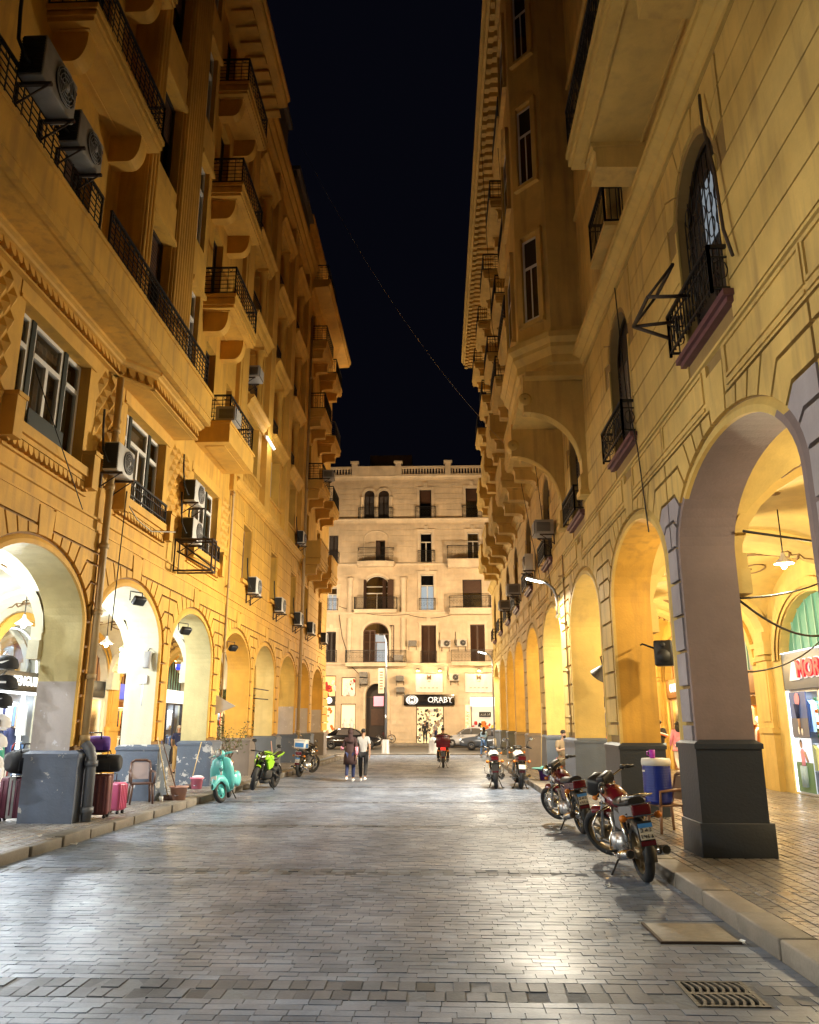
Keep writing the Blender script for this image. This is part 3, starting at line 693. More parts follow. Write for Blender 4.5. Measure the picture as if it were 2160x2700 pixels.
for u,n in ((14.57,3),(16.92,8)):
    m=MB(); w=n*.16/2+.02
    for q in range(n): m.tube([(u-w+.1+q*.16,BF-.05,9.9),(u-w+.1+q*.16,BF-.05,28.5)],.07,8,caps=False)
    m.box(u-w,u+w,BF-.06,BF,9.9,28.6); m.box(u-w-.03,u+w+.03,BF-.14,BF,9.3,10.15)
    m.obj('fluted_pilaster','ochre_smooth',bl)
# recess with the small balconies, world Y 18.8-24.6
wall_grid(bl,'ochre',18.75,24.6,9.1,24.2,[(20.9,21.9,f+.1,f+2.5) for f in FL[:4]]+[(23.2,23.9,f+.3,f+2.2) for f in FL[:4]],y=0.,rev=.3)
for f in FL[:4]: window(bl,21.4,f+.1,1.0,2.4,'dark',y=.2); window(bl,23.55,f+.3,.7,1.9,'brown',y=.2)
acb=MB(); acb.box(20.5,23.4,-.95,0,9.35,9.95); acb.box(20.46,23.44,-.98,0,9.9,9.97); acb.box(20.8,23.1,-.75,-.2,9.33,9.35)
acb=acb.obj('balcony','ochre_smooth',bl); railing_mb(2.7,.9,.8,'grid').obj('railing','iron',acb,(21.95,0,9.97))
for i,f in enumerate((13.75,17.45,21.1)): balcony(bl,21.55,f,2.7,.98,'grid',corbel='round',slab=.42)
m=MB(); m.prism([(0,24.0),(-.5,24.05),(-1.15,24.15),(-1.2,24.2),(-1.2,24.35),(-1.28,24.4),(-1.28,24.55),(0,24.6)],'x',-3,24.75)
for q in range(45): m.box(-2.6+q*.62,-2.25+q*.62,-.9,-.2,23.94,24.02)
m.obj('roof_cornice','ochre_smooth',bl)
m=MB(); m.box(24.25,24.6,-.14,0,9.1,24.0); m.obj('pilaster','ochre_smooth',bl)
# second section, world Y 24.6-37.4: first floor windows, then storeys of loggias
W1=[27.0,31.6,36.0]; W3=[39.6,44.4]
hol=[(u-.62,u+.62,6.6,8.5) for u in W1+W3]
wall_grid(bl,'ochre',24.55,47.2,5.2,9.5,hol,rev=.32)
for u in W1+W3: window(bl,u,6.6,1.24,1.9,'brown',y=.26)
courses(bl,24.75,47.1,5.95,9.2,.465,[(u-.66,u+.66,6.5,9.2) for u in W1+W3],'ochre')
for u in W1+W3:
    for s in (-2,-1,0,1,2):
        m=MB(); k=.12; m.prism(inset([(u+s*.24-.12,8.56),(u+s*.24+.12,8.56),(u+s*.34+.17,9.2),(u+s*.34-.17,9.2)],.012),'y',-.03,.01); m.obj('voussoir','ochre',bl)
    m=MB(); m.box(u-.8,u+.8,-.12,0,6.46,6.58); m.obj('window_sill','ochre_smooth',bl)
strip(bl,24.6,47.2,9.3,CORN,'ochre_smooth','cornice')
B2=[27.1,31.1,35.0]; zf=[9.75,13.05,16.45,19.8]
hb=[]
for k,z in enumerate(zf):
    for u in B2: hb.append((u-1.25,u+1.25,z+ (.75 if k==0 else .35),z+2.75, .0, .3 if k==0 else .75))
wall_grid(bl,'ochre',24.6,37.4,9.5,24.8,hb,y=.06)
for k,z in enumerate(zf):
    for u in B2:
        if k==0:
            window(bl,u-.1,z+.75,1.5,2.0,'french',y=.3)
            for s in (-1,1):
                m=MB(); x=u+s*1.02; m.box(x-.23,x+.23,.0,.36,z+.75,z+2.75); m.obj('pier','ochre_smooth',bl)
            m=MB(); m.box(u-1.3,u+1.3,-.08,.04,z+.66,z+.74); m.box(u-1.3,u+1.3,-.06,.04,z+.02,z+.1)
            for q in range(11): m.lathe([(.03,z+.1),(.055,z+.22),(.03,z+.4),(.045,z+.5),(.03,z+.66)],7,(u-1.1+q*.22,-.0,0))
            m.obj('balustrade','ochre_smooth',bl)
        else:
            window(bl,u-.3,z+.35,1.0,2.3,'dark',y=.72); window(bl,u+.75,z+.35,.7,2.3,'brown',y=.72)
            mm=MB(); mm.box(u-1.3,u+1.3,.72,.76,z+.3,z+2.8); mm.obj('loggia_wall','ochre',bl)
            m=MB(); m.lathe([(.17,z+.35),(.17,z+.45),(.14,z+.5),(.125,z+2.35),(.15,z+2.4),(.14,z+2.46),(.2,z+2.56),(.2,z+2.64)],12,(u+.78,.12,0)); m.box(u+.56,u+1.0,-.1,.34,z+2.64,z+2.75); m.box(u+.58,u+.98,-.08,.32,z+.3,z+.38); m.obj('column','ochre_smooth',bl)
            railing_mb(1.5,.02,.6,'bars',False).obj('railing','iron',bl,(u-.35,.1,z+.35))
        m=MB(); m.prism([(.06,z+2.75),(-.06,z+2.75),(-.06,z+2.85),(-.14,z+2.95),(-.2,z+3.1),(-.3,z+3.18),(-.3,z+3.26),(.06,z+3.3)],'x',u-1.42,u+1.42); m.obj('entablature','ochre_smooth',bl)
for u in (24.9,29.1,33.05,37.0):
    m=MB(); m.box(u-.42,u+.42,-.16,.06,9.66,24.5); m.obj('pilaster','ochre_smooth',bl)
m=MB(); m.prism([(.06,24.4),(-.2,24.42),(-.22,24.6),(-.34,24.75),(-.36,24.95),(-.46,25.1),(-.46,25.3),(.06,25.36)],'x',24.6,37.4); m.obj('roof_cornice','ochre_smooth',bl)
# third section with paired balconies, world Y 37.4-47.2
wall_grid(bl,'ochre',37.4,47.2,9.5,24.3,[(u-.55,u+.55,z+.05,z+2.5) for z in (9.75,13.6,17.4,21.2) for u in (39.2,43.2)],rev=.3)
for z in (9.75,13.6,17.4,21.2): 
    for u in (39.2,43.2): window(bl,u,z+.05,1.1,2.45,'dshut',y=.15)
for i,z in enumerate((9.75,13.6,17.4,21.2)):
    for j,u in enumerate((39.0,43.0)):
        balcony(bl,u,z,2.6,1.0,'grid' if (i+j)%2 else 'scroll',corbel='scroll',slab=.42,par=.75 if i==0 else 0,rail=i>0)
        if i==0:
            for s in (-1,1): pass
m=MB(); m.prism([(0,23.9),(-.2,23.95),(-.28,24.15),(-1.02,24.2),(-1.04,24.32),(-1.12,24.42),(-1.12,24.6),(0,24.66)],'x',37.45,47.4); m.obj('roof_cornice','ochre_smooth',bl)
m=MB(); m.quad((47.2,0,5),(47.2,8,5),(47.2,8,24.5),(47.2,0,24.5)); m.quad((47.2,T,0),(47.2,8,0),(47.2,8,5),(47.2,T,5)); m.obj('end_wall','ochre',bl)
m=MB(); m.box(26,31.0,.1,5,25.36,28.6); m.box(25.9,31.1,-.1,5.1,28.6,28.8); m.obj('penthouse','penthouse',bl)
m=MB(); m.box(33,37.2,.05,5,25.36,27.9); m.box(32.9,37.3,-.15,5.1,27.9,28.1); m.obj('penthouse','penthouse',bl)
m=MB(); m.box(37.6,46,.25,5,24.66,28.4); m.box(37.5,46.2,-.1,5.1,28.4,28.65); m.obj('penthouse','ochre',bl)
railing_mb(3.2,1.0,.95,'grid').obj('railing','iron',bl,(39.3,0.05,24.66))
# body behind the facades, so nothing is see-through
m=MB(); m.box(-3,24.5,1.2,6,9.5,24); m.box(24.6,47.1,1.2,6,9.5,24.5); m.obj('building_core','dark_room',bl)
# ---------------------------------------------------------------- vaults and back walls of the arcades
VD={'l':-BL+XL-.02,'r':BR-XR-.02}      # depth from facade plane to back wall
def vault_z(du,dv,zs,h): return zs+h*max(sqrt(max(0,1-du*du)),sqrt(max(0,1-dv*dv)))
def vaults(par,A,bounds,D,h,mts):
    zs=A['zs']; n=18
    for i in range(len(bounds)-1):
        u0,u1=bounds[i],bounds[i+1]; m=MB(); vs=[];
        for a in range(n+1):
            for b_ in range(n+1):
                du=-cos(pi*a/n); dv=-cos(pi*b_/n)
                vs.append(((u0+u1)/2+du*(u1-u0)/2, T+(D-T)*(dv+1)/2, vault_z(du,dv,zs-.15,h)))
        m.add(vs,[(a*(n+1)+b_,(a+1)*(n+1)+b_,(a+1)*(n+1)+b_+1,a*(n+1)+b_+1) for a in range(n) for b_ in range(n)],0,True)
        vo=m.obj('vault',mts(i),par)
        # transverse arch over the walk
        r=MB(); hw=(D-T)/2; q=[(T+hw+(hw-.12)*cos(pi-pi*k/16), zs-.15+(h-.12)*sin(pi*k/16)) for k in range(17)]
        for k in range(16):
            (a0,z0),(a1,z1)=q[k],q[k+1]
            r.add([(u1-.28,a0,z0),(u1+.28,a0,z0),(u1+.28,a1,z1),(u1-.28,a1,z1)],[(0,1,2,3)],0,True)
            for s in (-.28,.28):
                o0=(T+hw+(a0-T-hw)*1.07,zs-.15+(z0-zs+.15)*1.04+.1); o1=(T+hw+(a1-T-hw)*1.07,zs-.15+(z1-zs+.15)*1.04+.1)
                r.add([(u1+s,a0,z0),(u1+s,a1,z1),(u1+s,o1[0],o1[1]),(u1+s,o0[0],o0[1])],[(0,1,2,3)])
        for y0,y1 in ((T,T+.22),(D-.22,D)): r.box(u1-.34,u1+.34,y0+.004,y1-.004,zs-.55,zs-.2); r.box(u1-.285,u1+.285,y0+.004,y1-.01,zs-.199,zs+.05)
        r.obj('transverse_arch',mts(i),par)
        # painted ornament, as thin raised lines under the vault
        k=MB()
        def line(pts,rad=.026): k.tube([((u0+u1)/2+p[0]*(u1-u0)/2,T+(D-T)*(p[1]+1)/2,vault_z(p[0],p[1],zs-.15,h)-.012) for p in pts],rad,4)
        if 2<=i<=9:
            for sx in (-1,1):
                for sy in (-1,1):
                    line([(sx*(.12+.5*t+.12*sin(7*t)),sy*(.30+.10*sin(9*t)+.18*t)) for t in [j/12 for j in range(13)]])
                    line([(sx*(.16+.5*t+.12*sin(7*t)),sy*(.36+.10*sin(9*t)+.18*t)) for t in [j/12 for j in range(13)]])
                    line([(sx*(.30+.13*cos(a)*(1-a/9)),sy*(.62+.16*sin(a)*(1-a/9))) for a in [j*.42 for j in range(16)]])
                    line([(sx*.62,sy*.48),(sx*.70,sy*.50),(sx*.66,sy*.56),(sx*.75,sy*.58),(sx*.71,sy*.64),(sx*.8,sy*.68)],.02)
            k.obj('vault_motif','motif',vo)
bdl=[(cl[i]+cl[i+1])/2 for i in range(len(cl)-1)]+[46.9]; bdr=[-52.6]+[(cr[i]+cr[i+1])/2 for i in range(len(cr)-1)]+[3]
vaults(bl,LA,bdl,VD['l'],1.75,lambda i:'vault_cream' if i<6 else 'vault_yellow')
vaults(br,RA,bdr,VD['r'],1.75,lambda i:'vault_yellow')
RB=[-50,-45.1,-40.2,-35.8,-30.6,-25.4,-19.55,-14.8,-9.5]; LB=[8.6,12.85,17.2,22.2,26.6,30.9,35.6,39.6,44.2]
def back_wall(par,D,cs,w,h,rise,u0,u1,mt,pm):
    wall_grid(par,mt,u0,u1,.1,6.2,[(c-w/2,c+w/2,.1,h,rise,.3) for c in cs],y=D,name='back_wall')
    for i,c in enumerate(cs):
        m=MB(); q=epts(c,w/2+.02,rise+.02,h-rise,20); q2=epts(c,w/2+.14,rise+.14,h-rise,20); q3=epts(c,w/2+.34,rise+.34,h-rise,20)
        for a,b_,d in ((q,q2,.05),(q2,q3,.09)):
            m.add([(p[0],D-d,p[1]) for p in a]+[(p[0],D-d,p[1]) for p in b_],[(j,j+1,j+22,j+21) for j in range(20)])
            m.add([(p[0],D-d,p[1]) for p in b_]+[(p[0],D,p[1]) for p in b_],[(j,j+1,j+22,j+21) for j in range(20)])
        m.obj('archivolt',pm,par)
    ps=[(cs[i]+cs[i+1])/2 for i in range(len(cs)-1)]
    for p in ps:
        m=MB(); m.box(p-.42,p+.42,D-.16,D,.1,1.65); m.box(p-.46,p+.46,D-.2,D,1.6,1.74); m.box(p-.36,p+.36,D-.12,D,1.74,3.5); m.box(p-.26,p+.26,D-.14,D-.11,1.9,3.3)
        m.box(p-.42,p+.42,D-.18,D,3.5,3.62); m.box(p-.38,p+.38,D-.15,D,3.62,3.85); m.box(p-.46,p+.46,D-.22,D,3.85,3.98)
        m.obj('pilaster',pm,par)
back_wall(bl,VD['l'],LB,3.1,4.55,1.25,-3,47.2,'cream','ochre_smooth')
back_wall(br,VD['r'],RB,3.9,4.95,1.5,-52.6,3,'vault_yellow','sand_light')
# ---------------------------------------------------------------- right building, upper storeys (u = -world Y)
strip(br,-53,3,6.40,[(0,0),(.05,.01),(.05,.05),(0,.06)],'sand_light')
for i in range(0,10):
    for s in (-1,1):                                    # sunk panels between the keystones
        kx=cr[i]+s*.42; e=((cr[i]+(cr[i+1] if s>0 else (cr[i-1] if i>0 else -54)))/2)-s*.02; a,b=min(kx,e),max(kx,e)
        if s<0: a-=0
        m=MB()
        for zz in (5.80,5.90,6.30): m.box(a,b,-.075,-.045,zz-.02,zz+.02)
        for x in (a+.02,b-.02): m.box(x-.02,x+.02,-.075,-.045,5.92,6.28)
        m.obj('frieze_panel','sand',br)
WR=[c-.15 for c in cr]
HW=[(c-.8,c+.8,6.85,9.6,.8) for c in WR]
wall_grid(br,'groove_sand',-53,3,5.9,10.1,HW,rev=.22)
courses(br,-52.9,2.9,6.5,10.05,.505,[(c-.86,c+.86,6.5,8.85) for c in WR]+[(c-1.22,c+1.22,8.85,10.05) for c in WR],'sand',maxlen=4.5)
for i,c in enumerate(WR[:10]):
    # fan of blocks over the arched head
    for s in (-1,1):
        for k,(a0,a1) in enumerate(((80,58),(58,36),(36,12))):
            def pt(a,r): return (c+s*(.8+r)*cos(R(a)),8.8+(.8+r)*sin(R(a)))
            arc=[pt(a0+(a1-a0)*j/3,.08) for j in range(4)]
            top={0:[(c+s*1.0*0+s*.86*cos(R(58))*1.35,10.03),(c+s*.28,10.03)],1:[(c+s*1.2,9.55),(c+s*1.2,10.03),(c+s*.62,10.03)],2:[(c+s*1.2,9.05),(c+s*1.2,9.55)]}[k]
            q=inset(arc+top,.012); m=MB(); m.prism(q,'y',-.03,.01); m.obj('voussoir','sand',br)
    m=MB(); m.prism(inset([(c-.2,9.66),(c+.2,9.66),(c+.27,10.04),(c-.27,10.04)],.01),'y',-.045,.01); m.obj('keystone','sand_light',br)
    for s in (-1,1):
        m=MB(); m.box(c+s*.83-.03,c+s*.83+.03,-.03,.01,6.9,8.8); m.obj('jamb_bead','sand_light',br)
    window(br,c,6.85,1.6,2.75,'dshut' if i not in (8,) else 'dshut',y=.15,rise=.8)
    m=MB(); m.box(c-.98,c+.98,-.15,.1,6.76,6.84); m.box(c-.94,c+.94,-.10,0,6.69,6.76); m.obj('window_sill','sill_red',br)
    railing_mb(1.75,.26,.62,'scroll').obj('window_guard','iron',br,(c,.02,6.84))
strip(br,-53,3,10.1,[(0,0),(.05,0),(.05,.08),(.12,.14),(.12,.2),(.24,.3),(.28,.3),(.28,.4),(.05,.44),(0,.44)],'sand_light','cornice')
FR=[10.9,14.9,18.9,22.9]
bayu=(-21.95,-17.7)
uw=[-4.0,-13.6,-15.6]
holes=[(u-.55,u+.55,f+.1,f+2.6) for f in FR for u in (-4,-9.6,-13.9,-26,-30.5,-36,-41,-46)]
wall_grid(br,'sand',-53,3,10.5,27,holes,y=.0,rev=.35)
for f in FR:
    for u in (-4,-9.6,-13.9,-26,-30.5,-36,-41,-46): window(br,u,f+.1,1.1,2.5,'dark',y=.25)
    for u in (-13.9,):
        railing_mb(1.4,.35,.9,'bars').obj('window_guard','iron',br,(u,0,f+.05))
        MB().box(-.75,.75,-.38,0,-.09,0).obj('window_sill','sand_light',br,(u,0,f+.05))
    for z in (f+3.2,): strip(br,-53,3,z,[(0,0),(.05,0),(.07,.05),(.05,.1),(0,.1)],'sand_light')
for f in (11.38,15.38,19.38): balcony(br,-9.75,f,4.2,1.28,'scroll',slab=.36,corbel='scroll',mt='sand_light',cmt='sand',cw=.5)
for u in (-26,-30.6,-36,-41,-46):
    for k,f in enumerate((10.95,14.9,18.9,22.9)):
        st='grid' if (k+int(u))%2 else 'scroll'
        if k==0 or (k==1 and u<-35): balcony(br,u,f,2.9,1.15,st,slab=.4,corbel='scroll',mt='sand_light',cmt='sand',par=.75,rail=False,cw=.45)
        else: balcony(br,u+(.5 if k%2 else -.2),f,2.9,1.15+.15*(k%2),st,slab=.4,corbel='scroll',mt='sand_light',cmt='sand',cw=.45)
# oriel bay on two coved brackets
P=[(-17.7,0),(-17.75,-.75),(-18.5,-1.47),(-21.15,-1.47),(-21.9,-.75),(-21.95,0)]
def off(o):
    return [(-17.7+o,.0),(-17.75+o,-.75-o*.4),(-18.5+o*.4,-1.47-o),(-21.15-o*.4,-1.47-o),(-21.9-o,-.75-o*.4),(-21.95-o,.0)]
m=MB()
m.loft([[(x,y,z) for x,y in off(o)] for o,z in ((-.02,10.0),(.0,10.2),(.06,10.25),(.06,10.45),(.16,10.62),(.16,10.72),(.26,10.84),(.26,10.98),(.04,11.1),(.04,11.2))],0,True,False)
m.obj('bay_base','sand_light',br)
m=MB(); m.loft([[(x,y,z) for x,y in off(0.)] for z in (11.2,27.0)],0,True,False); m.obj('bay_wall','sand',br)
for j,(a,b) in enumerate(zip(P[:-1],P[1:])):
    L=sqrt((b[0]-a[0])**2+(b[1]-a[1])**2); rz=math.atan2(b[1]-a[1],b[0]-a[0])
    if j in (1,2,3):
        for f in FR:
            c=((a[0]+b[0])/2,(a[1]+b[1])/2); w=.5 if j!=2 else 1.4
            fr=MB(); win_frame(fr,w,0,2.3,.06,.04,-.02,0); fr.box(-w/2,w/2,-.005,-.001,0,2.3,1)
            fr.box(-w/2+.06,w/2-.06,-.015,.01,1.45,1.53); fr.box(-.02,.02,-.016,.01,0,1.45)
            for s in (-1,1): fr.box(s*(w/2+.07)-.07,s*(w/2+.07)+.07,-.09,0,-.05,2.4,2)
            fr.box(-w/2-.14,w/2+.14,-.1,0,2.4,2.5,2); fr.box(-w/2-.14,w/2+.14,-.12,0,-.15,-.05,2)
            o=fr.obj('window',['frame_white','shutter_dark','sand'],br,(c[0],c[1],f+.7),rz+pi)
            g=MB(); g.quad((-w/2+.06,-.012,.06),(w/2-.06,-.012,.06),(w/2-.06,-.012,1.4),(-w/2+.06,-.012,1.4)); g.obj('pane','window_glass',o)
for uc in (-18.15,-21.45):
    rx,rz_=1.30,1.75; cz=7.75; pts=[(0,7.1),(-.2,7.1),(-.2,7.5),(-.14,7.55),(-.14,cz)]
    pts+=[(-1.42+1.28*cos(a),cz+1.35*sin(a)) for a in [pi/2*i/14 for i in range(15)]]
    pts+=[(-1.46,9.1),(-1.46,9.35),(-1.40,9.45),(-1.46,9.6),(-1.46,10.05),(0,10.05)]
    m=MB(); m.prism(pts,'x',uc-.16,uc+.16); o=m.obj('bracket','sand',br)
    for q in range(4):
        x=uc-.105+q*.07; k=MB(); k.tube([(x,-1.42+1.275*cos(a),cz+1.345*sin(a)) for a in [pi/2*i/14 for i in range(1,14)]],.02,5); k.obj('fillet','sand_light',o)
    k=MB(); k.box(uc-.24,uc+.24,-.24,0,7.0,7.12); k.box(uc-.2,uc+.2,-.5,0,9.9,10.04); k.obj('abutment','sand_light',o)
    k=MB(); k.lathe([(.02,-.2),(.13,-.2),(.16,-.17),(.16,.17),(.13,.2),(.02,.2)],12,(uc,-1.42,9.42),0,'x'); k.obj('scroll','sand_light',o)
m=MB(); m.box(-21.95,-17.7,-1.42,0,9.9,10.02); 
m.obj('bay_soffit','sand_light',br)
# crowning cornice on a row of blocks
m=MB(); m.prism([(0,26.4),(-.3,26.5),(-.35,26.9),(-1.6,26.98),(-1.65,27.1),(-1.75,27.2),(-1.75,27.4),(0,27.5)],'x',-53.2,3); m.obj('roof_cornice','sand_light',br)
for q in range(112):
    m=MB() if q==0 else m
    if q==0: m.box(-.13,.13,-1.5,-.3,26.68,26.97); m.box(-.13,.13,-1.5,-1.3,26.6,26.69); mo=m.obj('cornice_block','sand',br,(-52.9+q*.5,0,0))
    else: link('cornice_block',mo.data,br,(-52.9+q*.5,0,0))
m=MB(); m.quad((-53,0,5.9),(-53,9,5.9),(-53,9,27),(-53,0,27)); m.quad((-53,T,0),(-53,9,0),(-53,9,6),(-53,T,6)); m.obj('end_wall','sand',br)
m=MB(); m.box(-52.9,2.9,1.2,6,10.2,27); m.obj('building_core','dark_room',br)
# ---------------------------------------------------------------- the pale building closing the street, FY = its facade
FY=66.0
fb=thing('apartment_building','pale peach apartment house with iron balconies closing the end of the street','building',(0,FY,0),0)
hol=[(-6.34,-5.46,18.8,21.4,.44),(-5.12,-4.2,18.8,21.4,.46),(-1.58,-.55,18.8,21.4),(2.4,3.42,18.9,21.5),
 (-5.3,-4.5,15.0,16.95),(-1.54,-.52,15.0,17.55),(2.45,3.45,15.1,17.55),(-6.2,-4.12,11.0,13.9,.9),(-1.52,-.38,10.95,13.95),(2.0,3.6,11.0,13.5),
 (-6.26,-4.12,6.7,9.95,.9),(-1.46,-.24,6.65,9.7),(2.56,3.76,6.7,9.75),(-1.9,.33,.12,3.22,0,.5),(2.5,4.5,.12,3.96,0,.5),(-6.0,-4.22,.12,5.0,.9,.9),
 (-8.0,-6.76,.9,3.4,0,.4),(-7.98,-6.8,4.0,5.5,0,.3),(-10.4,-8.42,.12,3.3,0,.4),(-9.6,-8.42,3.6,5.65,0,.3),
 (-9.3,-8.5,10.95,12.9),(-9.3,-8.5,14.9,17.4),(-9.3,-8.5,6.7,9.2),(6,7,6.7,9.7),(6,7,10.9,13.9),(6,7,15,17.5),(-12.3,-11.3,6.7,9.7),(-12.3,-11.3,10.9,13.9),(-12.3,-11.3,15,17.5)]
wall_grid(fb,'peach',-16,14,0,22.5,hol,rev=.3)
m=MB(); m.box(-16,14,.95,9,0.05,22.4); m.obj('building_core','dark_room',fb)
m=MB(); m.quad((-16,0,0),(-16,9,0),(-16,9,22.5),(-16,0,22.5)); m.quad((14,0,0),(14,9,0),(14,9,22.5),(14,0,22.5)); m.quad((-16,0,22.5),(14,0,22.5),(14,9,22.5),(-16,9,22.5)); m.obj('side_wall','peach',fb)
hs=[(h[0]-.25,h[1]+.25,h[2],h[3]+.3) for h in hol]
for za,zb in ((.6,5.9),(7.0,10.4),(11.3,14.5),(15.4,18.3),(19.1,22.0)): courses(fb,-10.4,8,za,zb,.52,hs+[(-3,1.4,3.0,6.0),(2,4.5,3.9,6)]+[(-7.5,-2.6,10.6,13.8)],'peach',proud=.03,gap=.016,maxlen=6)
for z,pf in ((22.3,CORN),(18.45,CORN),(14.75,[(0,0),(.1,0),(.14,.1),(.1,.2),(0,.22)]),(10.65,[(0,0),(.1,0),(.14,.1),(.1,.2),(0,.22)]),(6.25,CORN)): strip(fb,-16,14,z,pf,'peach_trim','cornice')
def fwin(x0,x1,z0,z1,style,rise=0,y=.2,rev=0): return window(fb,(x0+x1)/2,z0,x1-x0,z1-z0,style,y=y,rise=rise)
fwin(-6.34,-5.46,18.8,21.4,'dshut',.44); fwin(-5.12,-4.2,18.8,21.4,'dshut',.46); fwin(-1.58,-.55,18.8,21.4,'dark'); fwin(2.4,3.42,18.9,21.5,'dark')
fwin(-5.3,-4.5,15,16.95,'half'); fwin(-1.54,-.52,15,17.55,'french'); fwin(2.45,3.45,15.1,17.55,'french')
fwin(-6.2,-4.12,11,13.9,'french',.9); fwin(-1.52,-.38,10.95,13.95,'lit'); fwin(2.0,3.6,11,13.5,'dark')
fwin(-1.46,-.24,6.65,9.7,'shut'); fwin(2.56,3.76,6.7,9.75,'shut')
fwin(-9.3,-8.5,10.95,12.9,'lit'); fwin(-9.3,-8.5,14.9,17.4,'dshut'); fwin(-9.3,-8.5,6.7,9.2,'dshut')
for x in (6,-12.3): fwin(x,x+1,6.7,9.7,'shut'); fwin(x,x+1,10.9,13.9,'shut'); fwin(x,x+1,15,17.5,'shut')
o=fwin(-6.26,-4.12,6.7,9.95,'brown',.9); g=MB(); g.quad((-.15,.22,0),(.75,.22,0),(.75,.22,2.3),(-.15,.22,2.3)); g.obj('lit_room','lit_window',o)
def leaf(o,x,w,h,ang,mt='shutter_brown'):
    k=MB(); win_frame(k,w,0,h,.07,.05,0,0)
    for i in range(int(h/.1)): k.cbox((0,.025,.1+i*.1),(w-.12,.012,.08),0,rx=R(35))
    k.obj('shutter',mt,o,(x,-.22,0),ang)
leaf(o,-.75,.62,2.6,R(6)); leaf(o,1.25,.5,3.0,R(-8)); leaf(o,-.3,.5,2.6,R(-4))
o=fwin(-6.2+6.2-6.2,-4.12,11,13.9,'french',.9) if False else None
for x,a in ((-6.12,R(70)),(-4.5,R(62)),(-4.0,R(10))):
    k=MB(); win_frame(k,.5,0,2.5,.07,.05,0,0); k.box(-.2,.2,.01,.03,.05,2.45); k.obj('shutter','shutter_brown',fb,(x,-.2,11.0),a)
# architraves
for x0,x1,z0,z1 in ((-1.58,-.55,18.8,21.4),(2.4,3.42,18.9,21.5),(-1.54,-.52,15,17.55),(2.45,3.45,15.1,17.55),(-1.52,-.38,10.95,13.95),(-1.46,-.24,6.65,9.7),(2.56,3.76,6.7,9.75),(-9.3,-8.5,10.95,12.9),(-9.3,-8.5,6.7,9.2)):
    m=MB(); m.box(x0-.22,x0,-.08,.02,z0,z1+.22); m.box(x1,x1+.22,-.08,.02,z0,z1+.22); m.box(x0,x1,-.08,.02,z1,z1+.22); m.box((x0+x1)/2-.16,(x0+x1)/2+.16,-.12,.0,z1+.22,z1+.6); m.box(x0-.27,x1+.27,-.13,0,z1+.22,z1+.3) if z0<18 else None
    m.obj('architrave','peach_trim',fb)
for c,a,zs,rise in ((-5.9,.44,20.96,.44),(-4.66,.46,20.94,.46),(-5.16,1.04,13.0,.9),(-5.19,1.07,9.05,.9),(-5.11,.89,4.1,.9)):
    m=MB(); q=[(c-a,zs-1.9)]+epts(c,a,rise,zs,14)+[(c+a,zs-1.9)]; q2=[(c-a-.2,zs-1.9)]+epts(c,a+.2,rise+.2,zs,14)+[(c+a+.2,zs-1.9)]
    k=len(q); m.add([(p[0],-.09,p[1]) for p in q]+[(p[0],-.09,p[1]) for p in q2]+[(p[0],0,p[1]) for p in q2]+[(p[0],.02,p[1]) for p in q],[f for j in range(k-1) for f in ((j,j+1,k+j+1,k+j),(k+j,k+j+1,2*k+j+1,2*k+j),(3*k+j,3*k+j+1,j+1,j))]); m.obj('archivolt','peach_trim',fb)
m=MB(); q=epts(-5.25,1.05,.75,17.0,14); m.add([(p[0],-.05,p[1]) for p in [(-6.3,15)]+q+[(-4.2,15)]],[tuple(range(17))]) if False else m.tube([(-6.3,-.02,15)]+[(p[0],-.02,p[1]) for p in q]+[(-4.2,-.02,15)],.06,5); m.obj('blind_arch','peach_trim',fb)
for x in (-6.55,-5.29,-4.03):
    m=MB(); m.lathe([(.13,18.8),(.1,18.95),(.1,20.5),(.16,20.62),(.16,20.75)],10,(x,-.06,0)); m.obj('colonnette','peach_trim',fb)
for x in (-7.4,-2.93):
    m=MB(); m.lathe([(.26,10.75),(.24,10.9),(.24,13.5),(.3,13.55),(.3,13.68)],14,(x,-.03,0)); m.lathe([(.24,6.6),(.24,10.3)],14,(x,-.03,0)); m.obj('half_column','peach_trim',fb)
# roof balustrade and parapet blocks
for x in (-7.2,-3.4,.9,5.2,-10.8):
    m=MB(); m.box(x-.24,x+.24,-.3,.2,22.62,23.75); m.box(x-.36,x+.36,-.4,.3,23.75,23.92); m.obj('parapet_pier','peach_trim',fb)
m=MB(); m.box(-7.0,-3.1,-.22,.1,22.62,23.5); m.obj('parapet','peach_trim',fb)
for a,b in ((-10.5,-7.45),(-3.1,.65),(1.15,4.95)):
    m=MB(); m.box(a,b,-.24,.12,22.62,22.74); m.box(a,b,-.24,.12,23.3,23.46); o=m.obj('balustrade','peach_trim',fb)
    n=int((b-a)/.25); k=MB(); k.lathe([(.05,22.74),(.09,22.84),(.05,22.98),(.075,23.12),(.05,23.3)],7,(0,-.06,0)); me=k.mesh('baluster',['peach_trim'])
    for i in range(n): link('baluster',me,o,(a+.13+i*(b-a-.26)/(n-1),0,0))
m=MB(); m.box(-6.1,-2.3,2.5,6,22.5,25.4); m.obj('penthouse','penthouse',fb)
